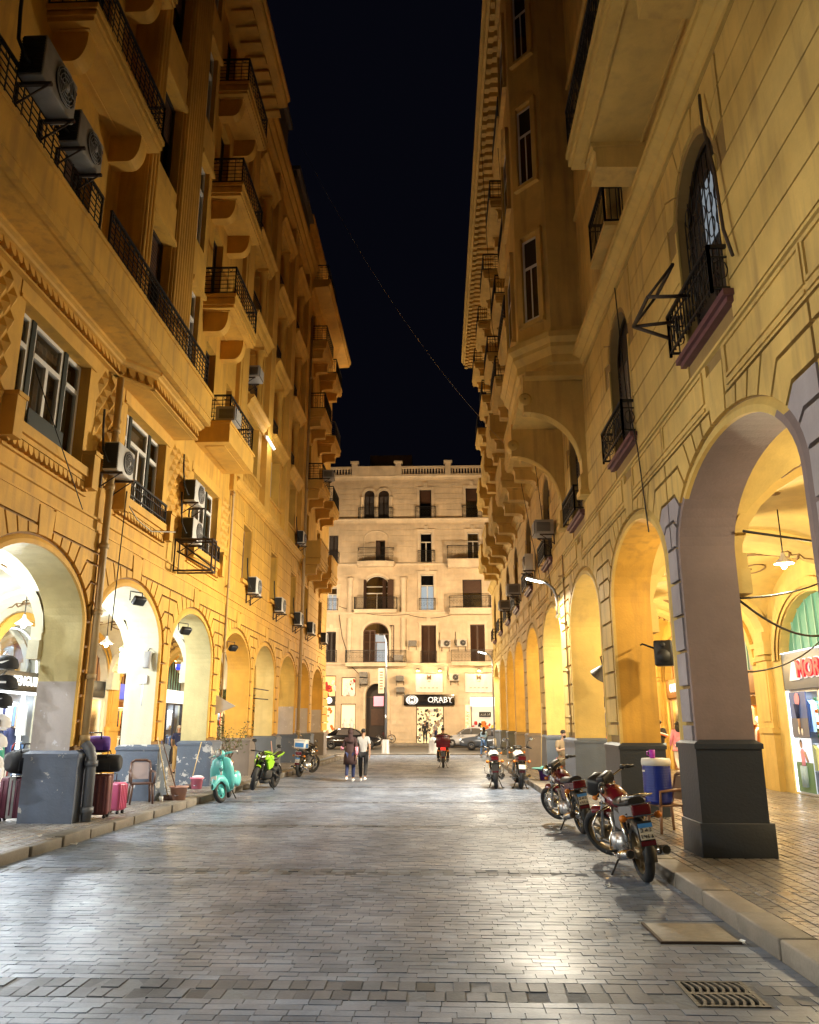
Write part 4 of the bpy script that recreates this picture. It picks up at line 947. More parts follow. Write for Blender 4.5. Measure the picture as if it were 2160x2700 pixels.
# iron balconies
def fbal(x0,x1,z,d,style,h,slab=.28,bow=0):
    m=MB(); c=(x0+x1)/2; w=x1-x0
    if bow:
        q=[(-w/2,0)]+[(-w/2+w*i/10,-d-bow*sin(pi*i/10)) for i in range(11)]+[(w/2,0)]
        m.prism(q,'z',-slab,0); q2=[(p[0]*.96,p[1]*.9) for p in q]; m.prism(q2,'z',-slab-.14,-slab)
        o=m.obj('balcony','peach_trim',fb,(c,0,z)); r=MB()
        for zz,t in ((h,.03),(.06,.02),(h-.14,.014)): r.tube([(p[0]*.97,p[1]*.97,zz) for p in q],t,5)
        for i in range(10):
            for k in range(3):
                s=(i+k/3)/10; r.tube([(-w/2*.97+w*.97*s,(-d-bow*sin(pi*s))*.97,0),(-w/2*.97+w*.97*s,(-d-bow*sin(pi*s))*.97,h)],.012,4)
                a=(-w/2*.97+w*.97*(s+.016),(-d-bow*sin(pi*s))*.97); r.tube([(a[0]+.05*cos(t),a[1],h*.5+.16*sin(t)) for t in [2*pi*j/8 for j in range(8)]],.01,4,0,True)
        r.obj('railing','iron',o)
    else:
        m.box(-w/2,w/2,-d,0,-.12,0); m.box(-w/2+.05,w/2-.05,-d+.05,0,-slab,-.12); o=m.obj('balcony','peach_trim',fb,(c,0,z)); railing_mb(w-.06,d-.03,h,style).obj('railing','iron',o)
fbal(-6.8,-3.7,15.0,.6,'scroll',1.15,bow=.3); fbal(-7.0,-3.44,10.95,.8,'scroll',1.0); fbal(-7.64,-2.67,6.62,.8,'scroll',.98)
fbal(.74,4.3,15.12,.9,'scroll',1.12,slab=.7); fbal(.85,4.3,11.02,.9,'scroll',.98,slab=.5); fbal(.97,4.4,6.68,.8,'scroll',.92)
for x0,x1,z in ((-6.8,-3.85,18.8),(-1.92,-.18,18.85),(2.1,3.8,18.9),(-1.7,-.29,15.0),(-1.62,-.26,10.95),(-1.5,-.2,6.62),(-9.4,-8.4,10.95),(-9.4,-8.4,14.9),(-9.4,-8.4,6.7)): railing_mb(x1-x0,.22,.95,'scroll').obj('railing','iron',fb,((x0+x1)/2,0,z))
# ground floor shops
m=MB(); m.box(-6.3,-3.9,-.06,0,.12,.5); m.obj('plinth','slab_concrete',fb)
emis('shop_glow',(1,.74,.36),.95); emis('shop_gold',(1,.6,.22),.75); emis('shop_pale',(1,.86,.62),.45)
def goods(x0,x1,z0,z1,y,par,n,seed,cols,name='display_goods',w=.1,dark=.3):
    r=random.Random(seed); ms=[MB() for _ in cols]
    for i in range(n):
        k=r.randrange(len(cols)); x=r.uniform(x0,x1); z=r.uniform(z0,z1); s=r.uniform(.5,1.3)*w
        ms[k].bbox((x,y+r.uniform(0,.12),z),(s*r.uniform(.7,1.5),s*.8,s*r.uniform(.8,2.2)),s*.18,ry=r.uniform(-.5,.5))
    for k,c in zip(ms,cols):
        if k.v: structure(k.obj(name,c,par),'stuff')
simple('cloth_khaki',(.22,.17,.11),.85); simple('shirt_grey',(.38,.38,.38),.85); simple('cloth_red',(.5,.04,.04),.8); simple('cloth_blue',(.12,.25,.55),.8); simple('cloth_navy',(.02,.03,.10),.8); simple('cloth_pink',(.75,.30,.42),.8); simple('cloth_orange',(.75,.2,.04),.8)
simple('cloth_tan',(.45,.33,.24),.85); simple('cloth_white',(.78,.78,.80),.85); simple('cloth_black',(.015,.015,.018),.8); simple('cloth_green',(.05,.3,.2),.8); simple('cloth_grey',(.33,.33,.34),.85); simple('cloth_yellow',(.8,.6,.1),.8); simple('cloth_paleblue',(.38,.55,.72),.85); simple('cloth_maroon',(.045,.022,.024),.85); simple('skin',(.36,.2,.13),.6); simple('skin_tan',(.42,.26,.18),.6); simple('hair',(.012,.01,.009),.6)
def fshop(x0,x1,z0,z1,mt,y=.42):
    m=MB(); m.quad((x0,y,z0),(x1,y,z0),(x1,y,z1),(x0,y,z1)); o=m.obj('shop_window',mt,fb)
    fr=MB(); win_frame(fr,x1-x0,z0,z1-z0,.07,.06,-.0,0); fr.obj('frame','frame_brown',o,((x0+x1)/2,.1,0))
    return o
o=fshop(-1.9,.33,.12,3.22,'shop_glow'); goods(-1.8,.25,.4,3.0,.2,o,150,1,['cloth_tan','chrome','cloth_white','cloth_black'],w=.12)
g=MB(); g.quad((-1.9,.08,.12),(.33,.08,.12),(.33,.08,3.2),(-1.9,.08,3.2)); g.obj('pane','shop_glass',o)
o=fshop(2.5,4.5,.12,3.96,'shop_pale'); goods(2.6,4.4,.9,1.9,.15,o,40,2,['cloth_red','cloth_yellow','cloth_black','cloth_orange'],w=.2); MB().box(2.45,4.6,-.5,.3,3.2,3.9).obj('lightbox','sign_white',o); 
k=MB(); k.box(3.15,4.1,.05,.1,2.35,2.75); k.obj('name_board','black',o)
k=MB()
for pts in ([(0,.0),(.1,.02),(.12,.1)],[(.16,.0),(.3,.0),(.3,.12)],[(.36,.02),(.42,.14),(.44,.02),(.34,-.05)],[(.5,0),(.62,0),(.64,.08),(.56,.1)],[(.66,0),(.72,.0),(.73,.16)]): k.tube([(3.25+p[0],.045,2.5+p[1]) for p in pts],.014,4)
k.obj('lettering','white',o)
MB().box(2.06,2.44,-.06,.02,1.0,3.3).obj('sign_strip','shop_glow',o); t=text('lettering','ORABY',.42,'frame_brown',o,(2.25,-.075,2.15),(R(90),R(-90),0),.01)
o=fshop(-8.0,-6.76,.9,3.4,'shop_glow',.34); o2=fshop(-7.98,-6.8,4,5.5,'shop_glow',.25); o3=fshop(-10.4,-8.42,.12,3.3,'shop_glow',.34); o4=fshop(-9.6,-8.42,3.6,5.65,'shop_gold',.25)
goods(-9.5,-8.5,3.8,5.4,.1,o4,16,4,['cloth_red','cloth_orange','cloth_white'],w=.3); goods(-7.8,-6.9,4.1,5.3,.1,o2,12,5,['cloth_red','cloth_white'],w=.2); goods(-10.2,-8.5,.4,3.0,.1,o3,40,6,['cloth_white','cloth_orange','cloth_yellow','cloth_tan'],w=.2)
for x in (-7.65,-7.1):
    k=MB(); k.lathe([(.1,.95),(.2,1.2),(.16,1.5),(.24,1.8),(.1,1.95),(.07,2.0),(.1,2.1),(.09,2.22),(.02,2.27)],12,(x,.15,0)); k.obj('mannequin','cloth_white',o)
MB().box(-9.7,-8.45,-.06,0,3.32,4.0).obj('fascia','black',o3); k=MB(); k.lathe([(.0,0),(.26,0),(.26,.03)],16,(-8.95,-.09,3.66),0,'y'); k.obj('lit_roundel','sign_white',o3)
# arched door of the house
k=MB()
for s in (-1,1): win_frame(k,.8,.12,3.4,.1,.06,.85,0); 
k2=MB(); k2.box(-6.0,-4.22,.86,.92,.12,5.0); k2.obj('door','shutter_dark',fb)
k=MB(); k.box(-5.6,-4.5,.8,.86,1.7,3.0); k.box(-5.98,-4.24,.8,.86,3.9,4.0); k.obj('door_panel','shutter_brown',fb)
MB().cbox((-3.7,-.03,1.95),(.34,.04,.3)).obj('plaque','sign_brass' if 'sign_brass' in M_ else 'peach_trim',fb)
# signs, banners and floodlights on the facade: things of their own
sg=thing('shop_sign','long black fascia sign with white ORABY lettering over the lit doorway','sign',(0,FY,0))
MB().bbox((-.84,-.16,3.69),(4.08,.16,.86),.02).obj('board','black_gloss',sg)
emis('sign_letter',(1,.97,.92),.62)
bx=-1.25; 
t=text('lettering','ORABY',.62,'sign_letter',sg,(.02,-.26,3.68),(R(90),0,0),.02,.0,sx=.98)
k=MB()   # slab serifs
for x,z in ((-.52,3.47),(-.52,3.89),(-.17,3.47),(.03,3.47),(.33,3.47),(.36,3.47),(.36,3.89),(.78,3.89),(1.06,3.89),(.92,3.47)): k.box(x-.055,x+.055,-.28,-.24,z-.012,z+.012)
k.obj('serifs','sign_letter',sg)
k=MB(); k.lathe([(.0,0),(.42,0),(.42,.03),(0,.03)],28,(-2.22,-.28,3.68),0,'y'); 
for i,v in enumerate(k.v): k.v[i]=(-2.22+(v[0]+2.22)*1.18,v[1],3.68+(v[2]-3.68)*.86)
k.obj('roundel','sign_letter',sg)
k=MB(); k.lathe([(.30,0),(.345,0),(.345,.02),(.30,.02)],28,(-2.22,-.31,3.68),0,'y'); k.obj('roundel_ring','black',sg)
text('emblem','M',.40,'black',sg,(-2.22,-.31,3.68),(R(90),0,0),.01,.004,sx=1.2)
for x,lab in ((-.84,'pale banner with a black M hung over the ORABY sign, lit by two lamps'),(3.18,'pale banner with a faint M hung above the right-hand clothes shop, lit by one lamp')):
    b=thing('banner',lab,'banner',(x,FY,0),0,'banners of the clothes shop')
    k=MB(); n=14; 
    for i in range(n):
        for j in range(8):
            f=lambda a,c: (-1.1+2.2*a/n, -.10-.035*sin(a*1.5)*(c/8.), 5.8-1.5*c/8-.06*sin(pi*a/n)*(1 if c==0 else .4))
            k.add([f(i,j),f(i+1,j),f(i+1,j+1),f(i,j+1)],[(0,1,2,3)],0,True)
    k.obj('cloth','white_fabric',b); k=MB(); k.tube([(-1.12,-.1,5.82),(1.12,-.1,5.82)],.025,6); k.obj('rail','steel',b)
    text('emblem','M',.52,'frame_brown' ,b,(0,-.17,5.45),(R(90),0,0),.006,.01); text('lettering','BEST STORE',.1,'frame_brown',b,(0,-.17,5.14),(R(90),0,0),.004) if False else None
    k=MB(); 
    for i in range(5): k.box(-.75+i*.32,-.55+i*.32,-.165,-.16,4.62,4.66)
    k.box(-.12,.12,-.165,-.16,5.12,5.15); k.obj('small_print','frame_brown',b)
for x,lab in ((-1.74,'warm floodlight on the left over the first banner'),(.03,'warm floodlight on the right over the first banner'),(3.18,'warm floodlight over the centre of the faint M banner')):
    b=thing('floodlight',lab,'floodlight',(x,FY-.55,6.05),0,'floodlights over the banners')
    k=MB(); k.bbox((0,0,0),(.26,.16,.2),.02,rx=R(-25)); k.obj('housing','cast_iron',b); k=MB(); k.cbox((0,-.09,-.06),(.2,.02,.14),rx=R(-25)); k.obj('lens','lamp_warm',b); k=MB(); k.tube([(0,.05,.06),(0,.3,.14),(0,.56,.1)],.02,6); k.obj('bracket','cast_iron',b)
    l=bpy.data.lights.new('floodlight_lamp','POINT'); l.energy=48; l.color=(1,.66,.3); l.shadow_soft_size=.1; lo=link('lamp',l,b,(0,-.25,-.12))
# ---------------------------------------------------------------- lamps
def lamp(name,typ,parent,loc,power,col,size=.1,rot=(0,0,0),size_y=None,spread=None):
    l=bpy.data.lights.new(name,typ); l.energy=power; l.color=col
    if typ=='AREA':
        l.size=size
        if size_y: l.shape='RECTANGLE'; l.size_y=size_y
        if spread: l.spread=spread
    else: l.shadow_soft_size=size
    o=bpy.data.objects.new(name,l); C.objects.link(o)
    if parent: o.parent=parent
    o.location=loc; o.rotation_euler=rot; return o
LED=(1,.90,.70)
def wall_lamp(x,y,z,label,power,foot,rz=0):
    b=thing('street_lamp',label,'street lamp',(x,y,0),rz,'street lamps on curved arms')
    k=MB(); k.tube([(0,0,foot),(0,0,z-.75),(-.02,0,z-.5),(-.09,0,z-.3),(-.22,0,z-.15),(-.38,0,z-.07)],.045,8); 
    if foot>3: k.box(-.06,.06,-.06,.06,foot-.02,foot+.05); k.tube([(0,0,foot+.1),(.14,0,foot+.1)],.03,6); k.tube([(0,0,foot+.6),(.14,0,foot+.6)],.03,6)
    else: k.lathe([(.11,.14),(.11,.9),(.06,1.0)],10)
    k.obj('pole','steel',b)
    k=MB(); k.bbox((-.62,0,z+.0),(.56,.2,.07),.03,ry=R(14)); k.obj('lamp_head','alu',b)
    k=MB(); k.cbox((-.64,0,z-.04),(.46,.16,.012),ry=R(14)); k.obj('led_panel','led_white',b)
    lamp('led','AREA',b,(-.66,0,z-.09),power*.35,LED,.45,(0,R(35),0),.16)
    l=lamp('led_glow','SPOT',b,(-.95,0,z-.04),power,LED,.16,(0,R(76),0)); l.data.spot_size=R(162); l.data.spot_blend=.7
    return b
wall_lamp(3.42,23.0,5.9,'lit white LED lamp on a curved arm against the right wall above the fourth arch',2700,4.8)
wall_lamp(3.30,50.3,6.15,'lit LED lamp on a tall curved pole at the far end of the right pavement',2200,.14)
wall_lamp(-6.5,5.0,5.9,'LED lamp on a curved arm on the left wall, nearest the viewpoint',470,4.8,pi)  # added lamp, out of view, to brighten the near walls
b=thing('tube_lamp','small lit fluorescent tube fixed high on the left facade','lamp',(XL+.25,28.9,12.35),R(90)); k=MB(); k.tube([(-.7,0,0),(.7,0,0)],.03,8); k.obj('tube','strip_white',b); k=MB(); k.box(-.75,.75,.03,.08,-.05,.05); k.box(-.04,.04,.03,.5,-.03,.03); k.obj('fitting','white',b)
lamp('tube_light','POINT',b,(0,-.35,0),28,(1,.93,.75),.3)
wall_lamp(-8.3,48.8,6.4,'sodium lamp on a curved arm just past the far left corner',1500,.14,pi)  # added lamp hidden by the corner, brightens the far right wall and soffits
# assumed sodium lamps, unseen round both corners, added to light the far house
for x,lab in ((-9.2,'tall sodium street lamp round the left corner of the cross street'),(5.8,'tall sodium street lamp round the right corner of the cross street')):
    b=thing('street_lamp',lab,'street lamp',(x,53.6,.05),0,'sodium lamps of the cross street'); k=MB(); k.tube([(0,0,0),(0,0,8.2),(0,.2,8.8),(0,.8,9.1),(0,1.4,9.1)],.07,8); k.obj('pole','steel',b); k=MB(); k.bbox((0,1.7,9.1),(.3,.8,.16),.05); k.obj('lamp_head','alu',b); k=MB(); k.box(-.1,.1,1.4,2.0,8.99,9.01); k.obj('lens','lamp_warm',b)
    l=lamp('sodium','POINT',b,(0,1.7,8.6),3600,(1,.74,.46),.2)
# ---------------------------------------------------------------- shops in the arcades
simple('shop_wall_w',(.46,.48,.50),.7); simple('shop_wall_y',(.66,.52,.32),.7); simple('shop_floor',(.4,.38,.35),.35); simple('wood',(.30,.15,.06),.5,var=.3,scale=6); simple('wood_dark',(.10,.05,.025),.5)
emis('panel_white',(.9,.96,1),2.0); emis('panel_yellow',(1,.74,.34),1.8); emis('poster_glow',(.75,.85,1.0),.5); emis('sign_blue',(.12,.16,.75),.5)
simple('poster_blue',(.06,.11,.38),.5); simple('poster_green',(.10,.22,.13),.5); simple('poster_road',(.12,.13,.2),.5); simple('sign_grey',(.14,.16,.21),.5); simple('awning_green',(.10,.30,.25),.6); simple('awning_light',(.25,.46,.40),.6)
def garment(par,c,mt,s=1.,kind='jacket',rz=0.,stand=True,trousers=None):
    """clothes on a dress form: shoulders, chest, waist, skirt of the coat and two sleeves"""
    m=MB(); x,y,z=c; h=.78*s
    prof=[(.20,.10,0),(.21,.115,.15),(.19,.105,.3),(.215,.12,.5),(.225,.115,.6),(.17,.08,.68),(.075,.06,.73)]
    if kind=='coat': prof=[(.27,.15,-.5),(.24,.13,-.2)]+prof
    if kind=='dress': prof=[(.30,.2,-.62),(.24,.15,-.3)]+prof
    rot=Matrix.Rotation(rz,3,'Z')
    rings=[[tuple(Vector(c)+rot@Vector((a*s*cos(2*pi*i/12),b*s*sin(2*pi*i/12),zz*s))) for i in range(12)] for a,b,zz in prof]
    m.loft(rings)
    for q in (-1,1): m.tube([Vector(c)+rot@Vector(p) for p in ((q*.2*s,0,.64*s),(q*.26*s,.0,.45*s),(q*.275*s,-.03*s,.2*s),(q*.25*s,-.08*s,.0))],[.065*s,.062*s,.055*s,.05*s],7)
    o=m.obj('clothes',mt,par)
    d=MB(); d.ell(Vector(c)+Vector((0,0,.80*s)),(.05*s,.05*s,.07*s),8,5); d.ell(Vector(c)+Vector((0,-.01,.93*s)),(.08*s,.095*s,.12*s),10,6)
    if stand and kind!='coat':
        for q in (-1,1): d.tube([Vector(c)+rot@Vector((q*.1*s,0,.02)),Vector(c)+rot@Vector((q*.1*s,0,-.8*s))],[.09*s,.055*s],8)
    elif stand: d.tube([Vector(c)+Vector((0,0,-.4*s)),Vector(c)+Vector((0,0,-.8*s))],.05*s,7)
    d.obj('dress_form',trousers or 'cloth_white',o); return o
def shop(par,side,c,w,h,rise,D,style,seed):
    r=random.Random(seed); warm=style.get('warm',False); wm='shop_wall_y' if warm else 'shop_wall_w'
    m=MB(); x0,x1=c-w/2-.1,c+w/2+.1; y0,y1=D+.3,D+2.3
    m.quad((x0,y0,.1),(x0,y1,.1),(x0,y1,h+.1),(x0,y0,h+.1)); m.quad((x1,y0,.1),(x1,y1,.1),(x1,y1,h+.1),(x1,y0,h+.1)); m.quad((x0,y1,.1),(x1,y1,.1),(x1,y1,h+.1),(x0,y1,h+.1))
    m.quad((x0,y0,.16),(x1,y0,.16),(x1,y1,.16),(x0,y1,.16),1); m.quad((x0,y0,h+.1),(x1,y0,h+.1),(x1,y1,h+.1),(x0,y1,h+.1))
    o=m.obj('shop_room',[wm,'shop_floor'],par)
    zf=style.get('fascia',2.72); fh=style.get('fh',.55); fy=D+.10
    k=MB(); win_frame(k,w,.15,zf-.15,.07,.1,0,0); 
    for s in style.get('mull',(0,)): k.box(s-.03,s+.03,0,.08,.2,zf)
    k.obj('shop_front',style.get('frame','frame_white'),o,(c,fy,0))
    g=MB(); g.quad((-w/2+.07,.05,.22),(w/2-.07,.05,.22),(w/2-.07,.05,zf-.07),(-w/2+.07,.05,zf-.07)); g.obj('pane','shop_glass',o,(c,fy,0))
    MB().bbox((c,fy,zf+fh/2),(w+.02,.16,fh),.015).obj('fascia',style.get('fmat','black'),o)
    if style.get('text'): text('lettering',style['text'],style.get('ts',.36),style.get('tm','sign_white'),o,(c+style.get('tx',0),fy-.1,zf+fh/2),(R(90),0,0),.012,.008)
    pm='panel_yellow' if warm else 'panel_white'
    k=MB(); 
    for q in (-1,1): k.box(c+q*w*.22-.35,c+q*w*.22+.35,D+.6,D+1.9,zf+.02,zf+.05)
    k.box(c-w/2,c+w/2,D+.32,D+2.25,zf+.06,zf+.12); 
    ko=MB(); ko.box(c-w/2,c+w/2,D+.32,D+2.25,zf+.06,zf+.12); ko.obj('ceiling',wm,o)
    for q in (-1,1): MB().box(c+q*w*.22-.3,c+q*w*.22+.3,D+.7,D+1.7,zf+.01,zf+.05).obj('ceiling_light',pm,o)
    lamp('shop_light','AREA',o,(c,D+.75,zf-.05),style.get('pow',160)*(.62 if side=='l' else .8),style.get('lcol',(1,.72,.34) if warm else (.86,.94,1)),w*.8,(R(-25),0,0),.9)
    # rails of clothes along the far side wall
    xw=(c+w/2-.02) if side=='l' else (c-w/2+.02); sg=-1 if side=='l' else 1
    hc=style.get('cols',['cloth_white','cloth_blue','cloth_navy','cloth_tan','cloth_grey','cloth_red']); hm=[MB() for _ in hc]; rl=MB()
    for zt in (2.45,1.35):
        rl.tube([(xw+sg*.28,D+.35,zt),(xw+sg*.28,D+2.2,zt)],.014,5); yy=D+.4
        while yy<D+2.15:
            t=r.uniform(.05,.1); L_=r.uniform(.62,.95); q=hm[r.randrange(len(hc))]
            q.loft([[(xw+sg*.28-.21*s_,yy,z_),(xw+sg*.28+.21*s_,yy,z_),(xw+sg*.28+.21*s_,yy+t-.015,z_),(xw+sg*.28-.21*s_,yy+t-.015,z_)] for s_,z_ in ((1.05,zt-L_),(.95,zt-.3),(.95,zt-.12),(.3,zt-.03))],0,True,False); yy+=t
    rl.obj('clothes_rail','chrome',o)
    for mm_,cc in zip(hm,hc):
        if mm_.v: structure(mm_.obj('hanging_clothes',cc,o),'stuff')
    # shelves with stock at the back
    cols=style.get('cols',['cloth_white','cloth_blue','cloth_navy','cloth_tan','cloth_grey','cloth_red'])
    k=MB()
    for z in (.55,1.0,1.45,1.9): k.box(c-w/2,c+w/2,D+1.9,D+2.25,z,z+.03)
    k.obj('shelf','wood' if warm else 'white',o)
    ms=[MB() for _ in cols]
    for z in (.58,1.03,1.48,1.93):
        x=c-w/2+.15
        while x<c+w/2-.1:
            ww=r.uniform(.12,.3); hh=r.uniform(.12,.36); ms[r.randrange(len(cols))].bbox((x+ww/2,D+2.02,z+hh/2),(ww-.02,.24,hh),.025); x+=ww
    for mm,cc in zip(ms,cols):
        if mm.v: structure(mm.obj('stock',cc,o),'stuff')
    for i,(x,kd,mt,tr) in enumerate(style.get('forms',())): garment(o,(c+x,D+.65+.25*(i%2),1.0),mt,1.02,kd,r.uniform(-.4,.4),True,tr)
    if style.get('upper'):
        k=MB(); k.tube([(c-w/2+.15,D+.5,zf+1.5),(c+w/2-.15,D+.5,zf+1.5)],.015,5); k.obj('rail','chrome',o)
        for i,(x,mt) in enumerate(style['upper']): garment(o,(c+x,D+.55,zf+.66),mt,1.0,'jacket',r.uniform(-.3,.3),False)
        k=MB(); q=epts(c,w/2-.12,rise-.1,h-rise,18); k.tube([(p[0],D+.28,p[1]) for p in q],.03,6); k.obj('light_strip','strip_white',o)
        lamp('shop_light','AREA',o,(c,D+.34,h-.5),30,(.86,.95,1),1.6,(R(-40),0,0),.2)
        g=MB(); g.add([(c-w/2,D+.26,zf+fh)]+[(p[0],D+.26,p[1]) for p in epts(c,w/2,rise,h-rise,14)]+[(c+w/2,D+.26,zf+fh)],[tuple(range(17))]); g.obj('pane','shop_glass',o)
    elif style.get('arch'):
        mt=style['arch']; k=MB(); q=[(c-w/2,zf+fh)]+epts(c,w/2,rise,h-rise,14)+[(c+w/2,zf+fh)]; k.add([(p[0],D+.24,p[1]) for p in q],[tuple(range(len(q)))]); k.obj('fanlight',mt,o)
        k=MB(); 
        for i in range(1,9):
            x=c-w/2+w*i/9; zt=h-rise+rise*sqrt(max(0,1-((x-c)/(w/2))**2)); k.box(x-.02,x+.02,D+.2,D+.24,zf+fh,zt)
        k.obj('fanlight_rib',style.get('rib','awning_light'),o)
    return o
sty_def=dict(cols=['cloth_white','cloth_blue','cloth_navy','cloth_tan','cloth_grey','cloth_red'],forms=((-.9,'jacket','cloth_navy','cloth_grey'),(.2,'dress','cloth_red',None),(1.0,'jacket','cloth_tan','cloth_black')),text=None,arch='shutter_dark')
SL={ 3:dict(sty_def,fmat='sign_grey',arch='shop_wall_w',pow=200),
 2:dict(frame='strip_white',text='PENGUIN',ts=.36,tx=.45,mull=(-.6,.6),forms=((-1.2,'coat','cloth_white',None),(-.55,'jacket','cloth_white','cloth_white'),(.05,'coat','cloth_white',None),(.6,'jacket','cloth_tan','cloth_white'),(1.15,'jacket','cloth_navy','cloth_grey')),upper=((-1.05,'cloth_paleblue'),(-.45,'cloth_white'),(.25,'cloth_paleblue'),(.95,'cloth_blue')),pow=110),
}
DL,DR=VD['l'],VD['r']
for i,c in enumerate(LB):
    if i==3: st=SL[2]
    elif i==4: st=dict(warm=True,fmat='black',text='STYLE',ts=.3,tm='sign_cool',cols=['cloth_orange','cloth_tan','cloth_black','cloth_navy','cloth_red'],forms=((-1.0,'jacket','cloth_tan','cloth_black'),(-.3,'jacket','cloth_orange','cloth_orange'),(.5,'jacket','cloth_red','cloth_black'),(1.1,'jacket','cloth_navy','cloth_grey')),arch='wood',pow=260,rib='wood_dark')
    elif i==5: st=dict(warm=True,fmat='sign_blue',text='30% - 50%',ts=.3,tm='sign_white',frame='wood',cols=['cloth_orange','cloth_white','cloth_black','cloth_red'],forms=((-.9,'jacket','cloth_orange','cloth_black'),(.1,'dress','cloth_orange',None),(.9,'jacket','cloth_black','cloth_tan')),arch='wood',pow=260,rib='wood_dark')
    elif i==6: st=dict(frame='shutter_dark',fmat='sign_white',cols=['cloth_white','cloth_blue','cloth_navy'],forms=((.7,'jacket','cloth_blue','cloth_navy'),),arch='shutter_dark',pow=120,mull=(-.5,.5))
    else: st=dict(sty_def,warm=True,pow=200) if i>6 else dict(sty_def,fmat='sign_white' if i%2 else 'black',pow=240)
    shop(bl,'l',c,3.1,4.55,1.25,DL,st,20+i)
for i,c in enumerate(RB):
    if i==6: st=dict(fascia=2.68,fh=.92,fmat='sign_grey',arch='awning_green',pow=120,forms=(),cols=['cloth_red','cloth_green','cloth_yellow','cloth_paleblue','cloth_white','cloth_orange'],mull=(-.3,.75))
    elif i==5: st=dict(fascia=2.7,fh=.65,fmat='wood',arch='cloth_grey',warm=True,frame='wood',forms=((-1.2,'dress','cloth_tan',None),(-.4,'dress','cloth_white',None),(.5,'dress','cloth_orange',None),(1.3,'dress','cloth_tan',None)),pow=230,cols=['cloth_tan','cloth_orange','cloth_white'])
    elif i==4: st=dict(fascia=2.8,fh=.7,fmat='wood',text='OUTLET ZONE',ts=.42,tm='sign_white',warm=True,pow=260,arch='shop_wall_y',frame='wood',rib='wood',forms=((-1.2,'dress','cloth_white',None),(0,'dress','cloth_white',None),(1.,'jacket','cloth_pink','cloth_white')))
    else: st=dict(sty_def,warm=True,pow=230,fmat='black',arch='shop_wall_y',rib='wood')
    so=shop(br,'r',c,3.9,4.95,1.5,DR,st,50+i)
    if i==6: amoro=so
# AMORO shop sign, window posters and shelves of shoes
c=RB[6]; fy=DR+.1
emis('sign_white_soft',(1,1,1),.35)
tx=c-1.98+.62                     # left end of the lettering seen from the walk is at larger world Y, i.e. small u
k=MB(); k.prism([(-.27,-.24),(.27,-.24),(.05,.24),(-.05,.24)],'y',-.03,0); k.obj('lettering','sign_white_soft',amoro,(c-1.2,fy-.1,3.14))
t=text('lettering','MORO',.56,'sign_red',amoro,(c-.1,fy-.13,3.14),(R(90),0,0),.03,.02,sx=1.05)
t=text('lettering','MORO',.56,'sign_white_soft',amoro,(c-.1,fy-.095,3.14),(R(90),0,0),.01,.05,sx=1.05)
MB().box(c-1.95,c+1.95,fy-.1,fy-.07,3.6,3.62).obj('light_strip','panel_white',amoro)
MB().box(c-1.95,c-1.88,fy-.06,fy-.02,.2,2.66).obj('light_strip','panel_white',amoro)
def poster(x0,x1,z0,z1,mt,fig):
    o=MB().box(x0,x1,fy-.04,fy-.02,z0,z1).obj('poster',mt,amoro); w=x1-x0; h=z1-z0; cx=(x0+x1)/2
    if fig==1:
        k=MB(); k.box(x0,x1,fy-.045,fy-.041,z0,z0+h*.42); k.obj('print','poster_road',o)
        k=MB(); k.ell((cx,fy-.05,z1-.18),(.16,.01,.16),10,6); k.obj('print','cloth_pink',o); k=MB(); k.tube([(cx-.03,fy-.05,z1-.3),(cx-.02,fy-.05,z0+.45)],[.09,.05],8); k.obj('print','cloth_navy',o); k=MB(); k.tube([(cx-.0,fy-.05,z0+.45),(cx+.02,fy-.05,z0+.2)],[.04,.03],6); k.obj('print','skin_tan',o); k=MB(); k.ell((cx-.08,fy-.05,z0+.16),(.05,.01,.1),8,5); k.ell((cx+.1,fy-.05,z0+.13),(.05,.01,.09),8,5); k.obj('print','cloth_white',o)
    else:
        k=MB(); k.box(x0,x1,fy-.045,fy-.041,z0,z0+h*.55); k.obj('print','poster_green',o)
        k=MB(); k.loft([[(cx-.02+a*cos(2*pi*i/10),fy-.055+.008*sin(2*pi*i/10),z) for i in range(10)] for a,z in ((.12,z0+.62),(.10,z0+.75),(.13,z0+.95),(.05,z0+1.02))]); k.obj('print','cloth_pink',o)
        k=MB(); k.tube([(cx-.07,fy-.055,z0+.62),(cx-.1,fy-.055,z0+.12)],[.085,.06],8); k.tube([(cx+.05,fy-.055,z0+.62),(cx+.07,fy-.055,z0+.12)],[.085,.06],8); k.obj('print','cloth_paleblue',o)
        k=MB(); k.ell((cx-.05,fy-.055,z0+1.12),(.06,.008,.085),9,6); k.tube([(cx+.1,fy-.055,z0+.95),(cx+.24,fy-.055,z0+.72)],.03,6); k.obj('print','skin_tan',o); k=MB(); k.ell((cx-.06,fy-.054,z0+1.15),(.075,.006,.1),9,6); k.obj('print','hair',o)
poster(c-1.85,c-.9,1.52,2.62,'poster_blue',1); poster(c-1.85,c-.9,.22,1.5,'poster_glow',2)
cols=['cloth_white','cloth_red','cloth_green','cloth_paleblue','cloth_yellow','cloth_orange','cloth_black','cloth_pink']; ms=[MB() for _ in cols]; rr=random.Random(5)
for i in range(8):
    z=.35+i*.29
    for j in range(15): ms[rr.randrange(len(cols))].bbox((c-.8+j*.19,DR+.34,z+.05),(.10,.26,.09),.03,rz=rr.uniform(-.5,.5))
for mm,cc in zip(ms,cols): structure(mm.obj('shoes',cc,amoro),'stuff')
k=MB()
for i in range(8): k.box(c-.85,c+1.9,DR+.25,DR+.5,.27+i*.29,.285+i*.29)
k.obj('shelf','white',amoro)
